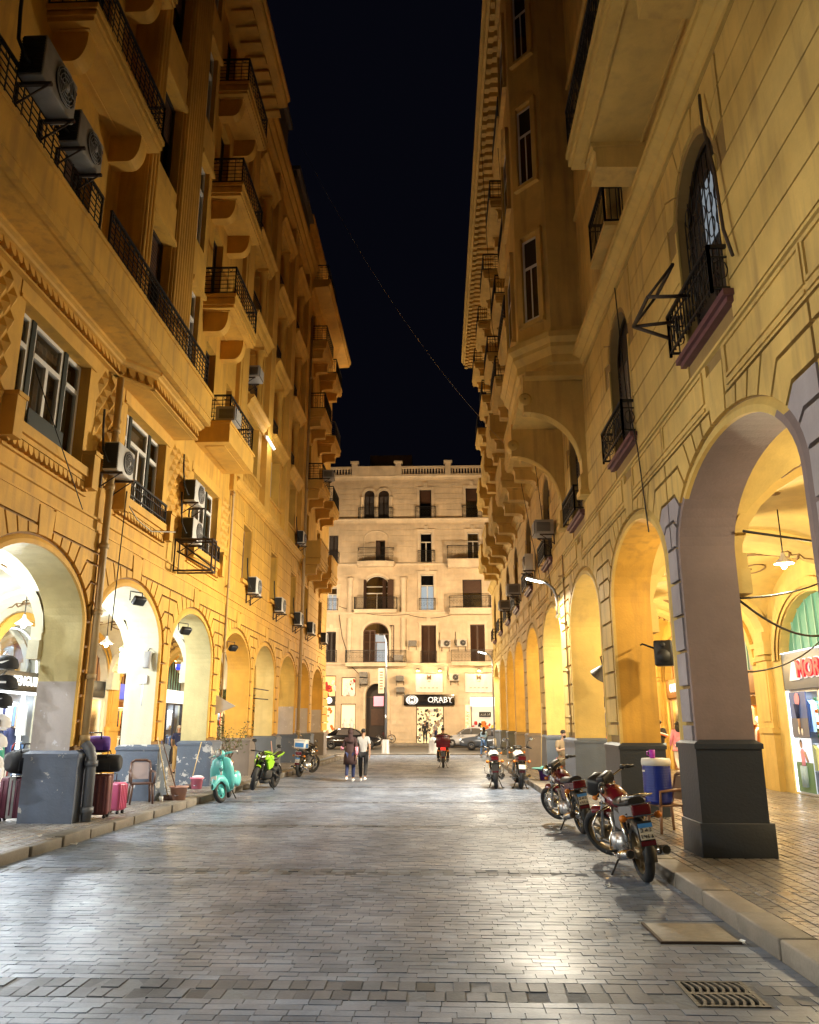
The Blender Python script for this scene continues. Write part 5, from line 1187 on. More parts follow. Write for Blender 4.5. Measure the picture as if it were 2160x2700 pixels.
# bulbs hung in the arcades
def bulb(x,y,z,top,col,mt,power,label,shade=True):
    b=thing('hanging_lamp',label,'lamp',(x,y,z),0,'lamps hung under the arcade vaults'); k=MB(); k.tube([(0,0,.12),(0,0,top-z)],.012,5); k.obj('cord','wire',b)
    if shade: k=MB(); k.lathe([(.03,.2),(.05,.12),(.16,.02),(.17,0)],12); k.obj('lamp_shade','white',b)
    k=MB(); k.ell((0,0,-.02),(.055,.055,.075),10,7); k.obj('bulb',mt,b); lamp('bulb_light','POINT',b,(0,0,-.14),power,col,.08); return b
WH=(.88,.95,1); YE=(1,.68,.28); OR=(1,.60,.16)
ords=['first','second','third','fourth','fifth','sixth','seventh','eighth','ninth']
for i in range(0,11):
    wh=i<6; bulb(XL-2.35,cl[i]+(1.6 if i==3 else 0),4.3 if i==3 else 3.95,5.0,WH if wh else YE,'bulb_white' if wh else 'bulb_yellow',[340,340,340,370,420,250,140,110,100,90,75][i],'%s bulb hung in the %s bay of the left arcade'%('white' if wh else 'yellow',ords[i-2] if i>1 else ('second unseen','last unseen')[i]))  # bulbs of the unseen near bays are added to brighten the right wall
for i in range(0,9):
    p=[140,200,300,380,420,420,380,330,200][i]; bulb(XR+2.6,-cr[i],4.6,5.6,OR if i<5 else (1,.80,.48),'bulb_yellow',p,'yellow bulb hung in the %s bay of the right arcade'%ords[8-i])
# ---------------------------------------------------------------- air conditioners
ORD=['first','second','third','fourth','fifth','sixth','seventh','eighth','ninth','tenth']
def make_ac(label,split=True):
    o=thing('air_conditioner',label,'air conditioner',(0,0,0),0,'air conditioners on the facades')
    if split:
        k=MB(); k.bbox((0,-.2,.32),(.82,.3,.58),.02); k.obj('casing','ac_white',o)
        k=MB(); k.lathe([(.0,0),(.235,0),(.235,.015),(0,.015)],18,(.1,-.366,.32),0,'y'); k.obj('fan_opening','ac_dark',o)
        k=MB()
        for r in (.06,.11,.16,.21,.24): k.tube([(.1+r*cos(a),-.375,.32+r*sin(a)) for a in [2*pi*i/14 for i in range(14)]],.006,4,0,True)
        k.lathe([(0,0),(.05,0),(.04,-.02),(0,-.02)],10,(.1,-.378,.32),0,'y')
        for a in range(6): k.tube([(.1,-.376,.32),(.1+.24*cos(a*pi/3),-.376,.32+.24*sin(a*pi/3))],.005,4)
        k.obj('fan_grille','ac_grey',o)
        k=MB()
        for i in range(13): k.box(-.425,-.413,-.34,-.06,.08+i*.038,.10+i*.038)
        k.box(-.418,-.410,-.33,-.07,.06,.58); k.obj('side_grille','ac_dark',o)
        k=MB(); k.box(.30,.40,-.353,-.35,.46,.50); k.obj('badge','cloth_navy',o)
    else:
        k=MB(); k.bbox((0,-.28,.24),(.66,.56,.44),.02); k.obj('casing','ac_grey',o)
        k=MB(); k.box(-.28,.28,-.575,-.555,.06,.42); k.obj('rear_grille','ac_dark',o)
        k=MB()
        for i in range(10): k.box(-.27,.27,-.585,-.572,.08+i*.034,.092+i*.034)
        k.obj('louvre','ac_white',o)
        k=MB()
        for s in (-1,1):
            for i in range(8): k.box(s*.332-.004,s*.332+.004,-.5,-.1,.1+i*.036,.118+i*.036)
        k.obj('side_grille','ac_dark',o)
    k=MB(); 
    for s in (-1,1): k=MB(); k.box(s*.3-.02,s*.3+.02,-.42,.02,-.02,.02); k.box(s*.3-.02,s*.3+.02,-.02,.02,-.3,.02); k.tube([(s*.3,-.38,-.01),(s*.3,0,-.28)],.014,5); k.obj('bracket','iron_rust',o)
    if split: k=MB(); k.tube([(-.38,-.2,.2),(-.52,-.2,.16),(-.56,-.1,.4),(-.5,-.03,.9),(-.5,-.02,1.25)],.022,6); k.obj('pipe','wire',o)
    return o
acs=make_ac('white split air conditioner on the pier right of the large first left window'); acw=make_ac('boxy window air conditioner hanging beside the fourth arched window on the right wall',False)
LW=lambda u,z,d=.02:(XL+d,u,z)
RW=lambda u,z,d=.02:(XR-d,u,z)
FWl=lambda x,z,d=.02:(x,FY-d,z)
acs.location=LW(14.95,6.6,.1); acs.rotation_euler=(0,0,R(90))
def AC(lab,loc,ph,src=None,z=0): return copy_tree(src or acs,None,loc,ph,lab)
AC('upper white air conditioner of the pair left of the third large left window',LW(19.85,7.35,.1),R(90)); AC('lower white air conditioner of the pair left of the third large left window',LW(19.9,6.35,.1),R(90))
for i,u in enumerate(W1+W3): AC('grey-white air conditioner under the %s narrow window of the rusticated left wall'%ORD[i],LW(u+.35,6.15,.06),R(90))
AC('old air conditioner box standing on the lowest left balcony',(XL+.5,20.9,9.98),R(90),acw)
AC('window air conditioner in the loggia of the second left storey',LW(25.9,13.6,-.1),R(90),acw); AC('small air conditioner below the tall window by the drainpipe on the left',LW(36.1,9.9,.1),R(90))
for lab,u,z,sc in (('larger grimy air conditioner on the long parapet, top left corner',9.5,10.6,1.2),('smaller grimy air conditioner on the long parapet beside the railing',10.7,10.55,1.05)):
    o=AC(lab,(XL+.78,u,z),R(90)); o.scale=(sc,)*3
    for ch in o.children:
        if ch.name.startswith('casing'): ch.data=ch.data.copy(); ch.data.materials[0]=M_['ac_old']
AC('air conditioner on the middle left balcony of the paired stack',(XL+.9,38.2,13.7),R(90),acw)
acw.location=RW(23.55,7.3,.1); acw.rotation_euler=(0,0,R(-90))
for i,(u,z) in enumerate(((28.6,7.15),(33.7,7.1),(38.3,7.1))): AC('grey air conditioner beside the %s arched window on the right wall'%ORD[i+4],RW(u,z,.1),R(-90),acs if i==0 else acw)
for lab,x,z,src in (('pale air conditioner up between two windows above the dark shop door, at its left',-2.18,7.95,acw),('upper air conditioner left of the first banner',-3.2,5.15,acw),('lower air conditioner left of the first banner',-3.15,4.25,acw),('air conditioner right of the first banner',1.2,5.15,acs),('upper air conditioner above the arched house door',-6.15,5.45,acw),('lower air conditioner above the arched house door',-6.15,4.93,acw),('left one of two air conditioners by the brown shutters of the far house',.52,7.85,acs),('right one of two air conditioners by the brown shutters of the far house',1.85,7.9,acs),('air conditioner standing on the lowest far balcony',-3.3,6.75,acw)): AC(lab,FWl(x,z,.05 if 'standing' not in lab else .5),0,src)
# ---------------------------------------------------------------- pipes, brackets and wires
def pipe(name,label,pts,r,mt,collars=(),grp=None):
    o=thing(name,label,'pipe',pts[0],0,grp); p0=Vector(pts[0]); MB().tube([Vector(p)-p0 for p in pts],r,10).obj('pipe_run',mt,o)
    for z in collars:
        k=MB(); k.lathe([(r,-.05),(r+.025,-.05),(r+.025,.05),(r,.05)],12,(0,0,z-p0.z)); k.box(-.14,-r,-.015,.015,z-p0.z-.02,z-p0.z+.02); k.obj('collar',mt,o)
    return o
pipe('drainpipe','ochre painted drainpipe running down beside the first left pier',[(XL+.16,14.97,1.4),(XL+.16,14.97,8.75)],.07,'pipe_paint',(1.6,2.7,3.9,5.2,6.4,7.6))
pipe('drainpipe','fat grey drainpipe foot against the dark blue first left base',[(XL+.32,14.98,.16),(XL+.32,14.98,1.25),(XL+.28,14.98,1.38),(XL+.17,14.97,1.5)],.095,'pipe_grey',(.35,1.15))
pipe('drainpipe','thin drainpipe down the joint of the two left houses',[(XL+.1,24.45,2.2),(XL+.1,24.45,22.)],.035,'pipe_paint',(4,6,9,12,16,20))
pipe('drainpipe','tall drainpipe down the far left facade beside the stacked balconies',[(XL+.2,37.5,.2),(XL+.2,37.5,22.4)],.075,'pipe_paint',(1.5,4,7,10,13,16,19))
pipe('conduit','thin ochre conduit on the right wall beside the lamp',[(XR-.09,21.95,1.5),(XR-.09,21.95,6.4)],.022,'pipe_paint',(2,3.2,4.5,5.8))
def wire(label,pts,r=.012,mt='wire',sag=0,n=14,name='cable'):
    if sag and len(pts)==2:
        a,b=Vector(pts[0]),Vector(pts[1]); pts=[a+(b-a)*i/n-Vector((0,0,sag*4*(i/n)*(1-i/n))) for i in range(n+1)]
    p0=Vector(pts[0]); o=MB().tube([Vector(p)-p0 for p in pts],r,5).obj(name,mt,None,p0); return tag(o,label,'cable',None)
wire('long pale cable slung across the dark sky between the two roofs',[(-6.3,31.0,28.0),(2.9,31.9,13.2)],.007,'wire_pale',1.2)
wire('black cable dropping down the right facade from the balconies',[(2.3,24.6,22),(2.5,24.4,15),(3.2,24.6,9.5),(3.45,24.3,5.6)],.010)
wire('second black cable hanging down the right facade from the roof',[(2.0,29,26),(2.2,28.5,17),(3.1,27.8,9.8),(3.42,26.4,6.3)],.010)
wire('black cable sagging down beside the second arched window on the right',[(3.42,13.75,9.9),(3.45,13.6,7.6),(3.47,13.2,6.5),(3.47,12.9,4.9)],.012)
wire('black cable looped under the vault of the nearest right arcade bay',[(XR+.8,11.2,4.5),(XR+2.6,13.0,4.75),(XR+4.2,15.5,4.95),(XR+5,17.5,5.25)],.022)
wire('black cable crossing high towards the shop with the green fanlight',[(XR+.8,11.6,3.6),(XR+5.2,17.8,5.0)],.018,sag=.1)
wire('black cable sagging low before the green fanlight',[(XR+.75,11.5,3.55),(XR+5.2,17.6,3.9)],.02,sag=.35)
wire('thin cable before the sign with red letters',[(XR+.75,11.6,2.55),(XR+5.2,18,4.0)],.014,sag=.25)
wire('pale cable looping under the second left window',[(XL+.12,15.6,6.5),(XL+.2,16.4,6.1),(XL+.2,17.3,6.05),(XL+.3,18.6,6.35)],.014,'wire_pale')
wire('thin cable slanting down from the second left window to the pipe',[(XL+.25,15.6,6.5),(XL+.3,15.35,3.6)],.012)
wire('thin cable slanting over the first left window guard',[(XL+.2,11.6,7.4),(XL+.25,13.7,5.6)],.010)
wire('tangle of cable down the corner of the far house',[(-8.3,FY-.1,10.6),(-8.0,FY-.2,8.8),(-7.2,FY-.2,6.4),(-6.6,FY-.25,5.8)],.025)
wire('cable sagging along the first floor of the far house',[(-8.3,FY-.1,11.3),(-2.6,FY-.1,10.6)],.02,sag=.35)
wire('cable sagging right across the far house under its second floor',[(-2.6,FY-.1,10.6),(2.0,FY-.1,10.9)],.02,sag=.45)
# laundry frame, spot lamps and small fixtures on the left wall
fr=thing('metal_frame','rusty empty sign frame jutting out under the paired air conditioners','frame',(XL,19.4,5.55),R(90))
k=MB(); 
for y in (-.1,-.95):
    for a,b in (((-.05,y,0),(-.05,y,.75)),((.05,y,.75),(.05,y,0))): pass
k.tube([(0,-.05,0),(0,-1.0,0),(0,-1.0,.8),(0,-.05,.8)],.035,5,0,True); k.tube([(.35,-.05,0),(.35,-1.0,0),(.35,-1.0,.8),(.35,-.05,.8)],.03,5,0,True)
for a,b in (((0,-1,0),(.35,-1,0)),((0,-1,.8),(.35,-1,.8)),((0,-.05,.8),(.35,-1,.1)),((0,-.1,.5),(.3,-.95,.05))): k.tube([a,b],.025,5)
k.obj('frame_bars','iron_rust',fr)
def spot(x,y,z,label,rz=0):
    o=thing('spotlight',label,'spotlight',(x,y,z),rz,'unlit spotlights under the left arches'); k=MB(); k.bbox((0,-.1,-.2),(.3,.12,.2),.03,rx=R(40)); k.obj('housing','black',o); k=MB(); k.tube([(-.16,0,-.2),(-.16,0,0),(.16,0,0),(.16,0,-.2)],.014,5); k.obj('bracket','iron',o); return o
spot(XL+.1,17.0,4.62,'black unlit spotlight in the top of the second left arch',R(60)); spot(XL+.1,20.35,4.35,'black unlit spotlight high on the edge of the third left arch',R(60)); spot(XL+.1,25.2,4.35,'black unlit spotlight high on the edge of the fourth left arch',R(60))
o=thing('floodlight','small grey floodlight on the white jamb of the second left arch','floodlight',(XL-.2,18.9,3.3),R(90)); k=MB(); k.bbox((-.12,-.0,0),(.1,.16,.4),.02,ry=R(12)); k.obj('housing','ac_grey',o); k=MB(); k.tube([(-.1,0,.2),(.02,0,.28)],.012,5); k.obj('bracket','iron',o)
o=thing('awning_bracket','pair of black rods sticking out of the fifth left arch','bracket',(XL,29.0,3.0),R(90)); k=MB(); k.tube([(0,.2,.1),(2.6,.0,.1)],.02,6); k.tube([(0,.2,-.25),(2.6,.0,-.25)],.02,6); k.tube([(.8,.15,.1),(.8,.15,-.25)],.015,5); k.obj('rods','black',o)
sn=thing('hanging_sign','small pale triangular sign hanging from the fourth left pier','sign',(XL+.35,24.0,2.35),0); k=MB(); k.prism([(-.32,-.26),(.3,0),(-.32,.34)],'y',-.02,.02); k.obj('board','ac_white',sn); k=MB(); k.tube([(-.36,0,-.3),(-.36,0,.38)],.02,5); k.obj('rod','steel',sn)
bx=thing('junction_box','white electrical box on the jamb of the second left arch','box',(XL-.3,18.98,2.85),0); MB().bbox((0,-.05,0),(.22,.1,.2),.02).obj('casing','white',bx); k=MB(); k.tube([(0,-.03,-.1),(0,-.03,-.6)],.03,6); k.obj('trunking','white',bx)
def lantern(loc,top,label,mt,es):
    o=thing('lantern',label,'lantern',loc,0,'festive lanterns hung in the left arcade')
    k=MB(); k.tube([(0,0,.42),(0,0,top-loc[2])],.012,5); k.obj('cord','pipe_paint',o); k=MB(); k.lathe([(.16,0),(.20,.06),(.12,.14),(.06,.2),(.09,.26),(.03,.34),(.02,.42)],10); k.lathe([(.02,-.34),(.05,-.32),(.10,-.28),(.16,-.03),(.19,.0)],10); k.obj('metalwork','sign_brass',o)
    k=MB(); k.lathe([(.06,-.26),(.15,-.2),(.17,-.08),(.14,0)],10); k.obj('glass',mt,o); return o
simple('sign_brass',(.55,.42,.18),.3,.8); emis('glow_green',(.0,.75,.35),1.0); emis('glow_blue',(.04,.07,.7),.9)
lantern((-8.5,21.6,3.75),4.9,'green glass lantern hung in the second left arch','glow_green',1); lantern((-8.4,26.0,3.75),4.9,'brass and blue lantern hung in the third left arch','glow_blue',1)
# right arcade fixtures
o=thing('loudspeaker','black box loudspeaker on a bracket inside the second right arch','loudspeaker',(4.3,15.6,3.15),R(-20)); k=MB(); k.bbox((0,0,0),(.34,.3,.48),.03); k.obj('cabinet','black',o); k=MB(); k.lathe([(0,0),(.13,0),(.13,-.01),(0,-.01)],14,(0,-.155,-.06),0,'y'); k.lathe([(0,0),(.05,0),(.05,-.01),(0,-.01)],10,(0,-.155,.15),0,'y'); k.obj('cone','ac_dark',o); k=MB(); k.tube([(-.17,0,.1),(-.4,.1,.2),(-.45,.3,.2)],.02,5); k.obj('bracket','iron',o)
o=thing('horn_siren','grey metal bell shaped lamp shade hanging on its bracket inside the third right arch','lamp',(4.05,20.2,3.1),0); k=MB(); k.lathe([(.03,.16),(.09,.14),(.15,.06),(.2,-.04),(.26,-.15),(.27,-.17),(.25,-.16),(.18,-.04),(.1,.05)],18,(0,0,0)); 
o2=k.obj('shade','cast_iron',o,(0,0,0),(R(28),R(28),0)); k=MB(); k.tube([(0,0,.14),(-.05,0,.35),(.15,.1,.42)],.022,6); k.obj('bracket','iron_rust',o); k=MB(); k.ell((0,0,-.06),(.06,.06,.1),8,6); k.obj('bulb','cloth_white',o2)
# iron clothes rack at the big right window, and the hanging rope
o=thing('drying_rack','rusty folding drying rack leaning out of the nearest right window','rack',(XR-.3,9.75,7.0),R(-90)); k=MB()
for a,b in (((-.55,-.1,.75),(-.62,-.45,.30)),((.25,-.1,.75),(.2,-.45,.30)),((-.62,-.45,.3),(.2,-.45,.3)),((-.55,-.1,.75),(.25,-.1,.75)),((-.62,-.45,.3),(-.5,.1,.3)),((.2,-.45,.3),(.2,.1,.3)),((-.62,-.45,.3),(-.5,.0,.05))): k.tube([a,b],.026,4)
k.obj('bars','iron_rust',o)
wire('thick frayed rope hanging beside the nearest right window',[(XR-.1,8.75,9.75),(XR-.16,8.6,9.2),(XR-.12,8.5,8.4),(XR-.14,8.38,7.5),(XR-.1,8.3,7.1)],.022,'iron_rust',name='rope')
gr=MB()
for i in range(9): gr.tube([(-10.2+i*.17,.06,7.5),(-10.2+i*.17,.06,8.85+.5*sin(pi*i/8))],.01,4)
for i in range(5):
    for j in range(4): gr.tube([(-10.05+i*.28+.11*cos(a),.055,7.75+j*.36+.14*sin(a)) for a in [2*pi*q/9 for q in range(9)]],.009,4,0,True)
gr.obj('window_grille','iron',br)
for u,z0 in ((9.35,8.05),): m=MB(); m.quad((-u-.32,.14,z0),(-u+.18,.14,z0),(-u+.18,.14,z0+.95),(-u-.32,.14,z0+.95)); m.obj('lit_pane','pane_dim',br)
# ---------------------------------------------------------------- street furniture far end
o=thing('lamp_post','slim pale lamp post on a white conical foot carrying two small signs','lamp post',(-3.35,50.95,0))
k=MB(); k.lathe([(.3,0),(.3,.06),(.24,.1),(.22,.85),(.14,.9)],16); k.obj('foot','ac_grey',o); k=MB(); k.tube([(0,0,.9),(0,0,6.4),(-.02,0,7.0),(-.12,0,7.3),(-.28,0,7.35)],[.07,.055,.045,.04,.035],8); k.obj('pole','steel',o); k=MB(); k.bbox((-.34,0,7.33),(.3,.16,.1),.03); k.obj('lamp_head','cast_iron',o)
k=MB(); k.cbox((-.3,-.05,4.45),(.36,.05,1.55)); k.obj('banner_sign','peach',o); k=MB()
for i in range(7): k.cbox((-.3,-.08,3.95+i*.17),(.2,.01,.07))
k.obj('lettering','frame_brown',o); k=MB(); k.cbox((-.45,-.02,3.2),(.62,.05,.6)); k.obj('notice','cloth_pink',o); k=MB(); k.tube([(0,0,2.4),(.0,-.12,2.2),(.06,-.1,1.9)],.05,6); k.obj('meter','steel',o)
o=thing('bollard','white domed concrete bollard at the end of the lane by the rider','bollard',(-.42,51.1,0)); k=MB(); k.lathe([(.34,0),(.34,.08),(.28,.14),(.27,.8),(.22,.95),(.1,1.03),(0,1.05)],16); k.obj('post','ac_grey',o)
# ---------------------------------------------------------------- drain, cover, litter
o=thing('drain_grate','iron drain grate with two rows of curved slots by the right kerb','grate',(1.97,6.405,.0))
G=MB(); G.box(-.24,.24,-.27,.27,-.055,-.05); G.box(-.245,-.235,-.27,.27,-.05,-.006); G.box(.235,.245,-.27,.27,-.05,-.006); G.box(-.24,.24,.262,.27,-.05,-.006); G.box(-.24,.24,-.27,-.262,-.05,-.006); G.obj('pit','black',o)
G=MB(); G.box(-.245,-.215,-.275,.275,-.03,.004); G.box(.215,.245,-.275,.275,-.03,.004); G.box(-.215,.215,.25,.275,-.03,.004); G.box(-.215,.215,-.275,-.25,-.03,.004); G.box(-.215,.215,-.022,.022,-.03,.003); G.obj('rim','cast_iron',o)
kk=MB(); kk.prism([(-.012+.03*sin(pi*i/6),-.115+.23*i/6) for i in range(7)]+[(.010+.03*sin(pi*(6-i)/6),-.115+.23*(6-i)/6) for i in range(7)],'z',-.018,.002); me=kk.mesh('bar',['cast_iron'])
for r in (-.132,.132):
    for i in range(8): link('bar',me,o,(-.19+i*.054-(.0),r,0))
o=thing('access_cover','worn concrete access cover with a steel edge set in the road','cover',(2.265,8.1,0)); k=MB(); k.bbox((0,0,-.005),(.68,.66,.035),.012); k.obj('slab','slab_concrete',o); k=MB(); k.box(-.36,-.335,-.36,.34,-.02,.016); k.box(-.335,.35,-.36,-.335,-.02,.016); k.obj('edge','iron_rust',o)
for a,b,c in ((1.6,8.45,'crumpled white paper scrap on the road near the cover'),(-5.2,17.6,'crumpled white paper scrap in the left gutter near the scooter'),(-5.75,13.2,'white paper scrap in the left gutter below the brown suitcase'),(2.45,15.9,'white paper scrap in the right gutter behind the second motorcycle'),(-6.2,13.0,'white paper scrap on the left pavement near the kerb'),(1.95,10.2,'tiny white cigarette packet on the road beside the near motorcycle'),(2.62,7.75,'crumpled foil scrap between the cover and the kerb')):
    r=random.Random(hash((round(a*10),round(b*10)))%999); k=MB(); pts=[(r.uniform(-.05,.05),r.uniform(-.05,.05),r.uniform(0,.035)) for _ in range(9)]
    k.add(pts,[(0,1,2),(2,3,4),(4,5,6),(6,7,8),(0,3,6),(1,4,7),(2,5,8)]); tag(k.obj('litter','white',None,(a,b,.155 if (a<-5.9 or a>2.8) else .004)),c,'litter')
# ---------------------------------------------------------------- luggage, chairs, buckets
def suitcase(loc,rz,w,d,h,mt,label,stripe=None,handle=0,ribs=True):
    o=thing('suitcase',label,'suitcase',loc,rz,'suitcases for sale on the left pavement'); k=MB(); k.bbox((0,0,h/2+.06),(w,d,h),.05); k.obj('shell',mt,o)
    if ribs:
        for i in range(-2,3):
            for q in (-1,1): k=MB(); k.bbox((i*w*.18,q*(d/2+.002),h/2+.06),(w*.07,.02,h*.86),.008); k.obj('rib',mt,o)
    k=MB(); k.box(-w/2-.004,w/2+.004,-.012,.012,.07,h+.05); k.box(-w/2+.02,w/2-.02,-.012,.012,h+.055,h+.064); k.obj('zip','black',o)
    for i,(x,y) in enumerate(((-1,-1),(1,-1),(-1,1),(1,1))):
        k=MB(); k.lathe([(0,-.018),(.03,-.018),(.03,.018),(0,.018)],10,(x*(w/2-.06),y*(d/2-.05),.03),0,'y'); k.box(x*(w/2-.06)-.015,x*(w/2-.06)+.015,y*(d/2-.05)-.02,y*(d/2-.05)+.02,.03,.075); k.obj('wheel','rubber',o)
    k=MB(); k.tube([(-.09,0,h+.06),(-.09,0,h+.09),(.09,0,h+.09),(.09,0,h+.06)],.014,6); k.obj('carry_handle','black',o)
    if stripe: k=MB(); k.box(-w*.12,w*.12,-d/2-.008,d/2+.008,.06,h+.068); k.obj('strap',stripe,o)
    if handle: k=MB(); k.tube([(-.11,.08,h),(-.11,.08,h+handle),(.11,.08,h+handle),(.11,.08,h)],.012,6); k.obj('trolley_handle','black',o)
    return o
simple('case_brown',(.16,.055,.06),.35,var=.12); simple('case_maroon',(.10,.018,.035),.45); simple('case_pink',(.62,.13,.26),.35); simple('case_white',(.7,.7,.72),.35); simple('case_blue',(.05,.14,.6),.4); simple('bag_purple',(.10,.035,.30),.7,bump=.3,scale=9); simple('bag_black',(.014,.014,.016),.7,bump=.35,scale=8)
suitcase((-6.50,15.58,.15),R(10),.60,.36,.72,'case_brown','big brown hard suitcase right of the first left base with bags stacked on it')
suitcase((-6.40,16.35,.15),R(75),.28,.38,.52,'case_pink','small bright pink suitcase beside the big brown one',handle=.22)
suitcase((-7.72,15.0,.15),R(5),.46,.30,.70,'case_maroon','tall maroon suitcase with a grey strap left of the first base','sign_grey' if False else 'ac_grey')
suitcase((-8.15,14.6,.15),R(70),.5,.3,.50,'case_maroon','low maroon suitcase at the left edge of the picture',handle=.45)
suitcase((-8.55,15.6,.15),R(10),.5,.3,.85,'case_white','tall white suitcase under the green bag',handle=.3)
suitcase((-8.75,14.75,.15),R(20),.42,.28,.78,'case_blue','bright blue suitcase at the left edge of the picture')
def duffel(loc,rz,dim,mt,label,name='duffel_bag'):
    o=thing(name,label,'bag',loc,rz); k=MB(); w,d,h=dim
    k.loft([[(x,d/2*s*cos(2*pi*i/12),h/2+h/2*s*sin(2*pi*i/12)*(.9+.1*sin(3*x))) for i in range(12)] for x,s in ((-w/2,.55),(-w*.46,.82),(-w*.3,.97),(0,1.0),(w*.3,.95),(w*.46,.85),(w/2,.6))]); k.obj('body',mt,o)
    k=MB(); 
    for q in (-1,1): k.tube([(-w*.22,q*d*.4,h*.8),(-w*.2,q*d*.2,h*1.12),(w*.2,q*d*.2,h*1.12),(w*.22,q*d*.4,h*.8)],.014,6)
    k.obj('handle','black',o); k=MB(); k.box(-w*.3,w*.3,-d*.52,-d*.46,h*.2,h*.55); k.obj('pocket',mt,o); return o
duffel((-6.44,15.55,.945),R(8),(.80,.40,.36),'bag_black','black holdall lying on the big brown suitcase')
duffel((-6.58,15.55,1.30),R(20),(.58,.40,.34),'bag_purple','purple rucksack on top of the black holdall','rucksack')
duffel((-7.68,15.0,.93),R(60),(.5,.4,.5),'bag_black','bulging black rucksack on the maroon suitcase','rucksack')
o=duffel((-8.5,15.55,1.08),R(10),(.34,.2,.42),'cloth_green','green vanity bag standing on the white suitcase')
def plastic_chair(loc,rz,mt,label,back='curtain'):
    o=thing('plastic_chair',label,'chair',loc,rz); k=MB()      # faces -y
    k.bbox((0,0,.42),(.46,.44,.03),.012); k.obj('seat',mt,o)
    for x,y in ((-1,-1),(1,-1),(-1,1),(1,1)):
        k=MB(); k.tube([(x*.24,y*.22,0),(x*.21,y*.19,.42)],[.022,.03],6); k.obj('leg',mt,o)
    k=MB(); 
    for q in (-1,1): k.tube([(q*.22,.2,.4),(q*.22,.26,.66),(q*.2,.3,.86)],.028,6)
    k.tube([(-.2,.3,.86),(-.12,.31,.90),(.12,.31,.90),(.2,.3,.86)],.03,6); k.obj('back_frame',mt,o)
    k=MB(); k.loft([[(x,y,z),(x,y+.02,z+.0)] +[( -x,y+.02,z),(-x,y,z)] for x,y,z in ((.18,.21,.5),(.18,.255,.68),(.17,.29,.86))],0,True,False); k.obj('back_panel',back,o)
    for q in (-1,1):
        k=MB(); k.tube([(q*.24,-.2,.42),(q*.255,-.2,.64),(q*.26,.0,.66),(q*.24,.25,.67)],.024,6); k.obj('armrest',mt,o)
    return o
simple('plastic_brown',(.10,.05,.035),.4); simple('plastic_tan',(.20,.10,.05),.45); simple('plastic_pale',(.40,.33,.33),.5); simple('bucket_pink',(.75,.22,.33),.4); simple('bucket_beige',(.45,.25,.19),.5,var=.2); simple('bucket_purple',(.09,.03,.26),.4); simple('teal',(.16,.42,.40),.6); simple('stick',(.45,.33,.15),.6); simple('cooler_blue',(.006,.02,.20),.35); simple('cooler_white',(.62,.6,.54),.4); simple('cup_purple',(.38,.03,.45),.3); simple('plastic_red',(.35,.04,.06),.45)
plastic_chair((-6.62,18.35,.15),R(28),'plastic_brown','brown plastic armchair with a pale back before the peeling second left base','plastic_pale')
plastic_chair((3.68,13.95,.15),R(-80),'plastic_tan','tan plastic armchair holding the blue water cooler by the near right base','plastic_tan')
plastic_chair((3.98,26.45,.15),R(-25),'plastic_red','red plastic chair with the sitting man in it','plastic_red')
def bucket(loc,r,h,mt,label):
    o=thing('bucket',label,'bucket',loc); k=MB(); k.lathe([(0,.0),(r*.78,0),(r,h),(r+.02,h),(r+.02,h-.03),(r-.012,h-.03),(r*.78-.01,.02),(0,.02)],16); k.obj('pail',mt,o)
    k=MB(); k.tube([(-r,0,h-.03),(-r*.7,-.03,h-.16),(0,-r-.03,h-.2),(r*.7,-.03,h-.16),(r,0,h-.03)],.008,5); k.obj('handle','steel',o); return o
bucket((-6.05,19.25,.15),.2,.30,'bucket_beige','dirty beige bucket beside the peeling second left base')
bucket((-6.58,22.45,.15),.17,.29,'bucket_pink','bright pink bucket with a white rag before the third left base'); k=MB(); k.ell((0,0,0),(.16,.13,.04),10,5); tag(k.obj('rag','cloth_white',None,(-6.56,22.43,.455)),'white rag draped on the rim of the pink bucket','rag')
bucket((3.22,26.1,.15),.17,.30,'bucket_purple','purple bucket under a teal basin on the right kerb')
k=MB(); k.lathe([(0,0),(.2,.0),(.36,.05),(.38,.05),(.36,.07),(.2,.02),(0,.02)],18); k.ell((.02,0,.06),(.14,.12,.07),10,5); tag(k.obj('basin','teal',None,(3.2,26.08,.455)),'teal basin with a cloth resting on the purple bucket','basin')
def broom(a,b,label,mt='stick',head=True):
    a,b=Vector(a),Vector(b); o=thing('broom',label,'broom',a); MB().tube([(0,0,0),b-a],.014,6).obj('stick',mt,o)
    if head: k=MB(); k.bbox((0,0,.05),(.26,.06,.12),.02); k.obj('brush','plastic_brown',o)
    return o
broom((-6.25,19.15,.16),(-6.5,18.85,1.55),'broom with a thin stick leaning on the second left base'); broom((-6.12,19.3,.35),(-6.42,18.9,1.5),'second stick standing in the dirty beige bucket','plastic_brown',False); broom((-6.78,22.5,.16),(-6.68,22.98,1.35),'yellow broomstick leaning on the third left base'); broom((3.22,26.9,.16),(3.42,27.6,2.5),'long pale broomstick leaning on the right pier behind the purple bucket',head=False)
k=MB(); k.lathe([(0,0),(.035,0),(.045,.11),(.04,.11),(.03,.01),(0,.01)],12); tag(k.obj('paper_cup','white',None,(-6.28,18.75,.15)),'white paper cup on the pavement by the brown chair','cup')
k=MB(); k.bbox((0,0,.55),(.03,.22,1.1),.01); tag(k.obj('plank','bucket_beige',None,(-5.98,29.9,.15),(0,R(-8),R(10))),'pinkish plank leaning by the fifth left base','plank')
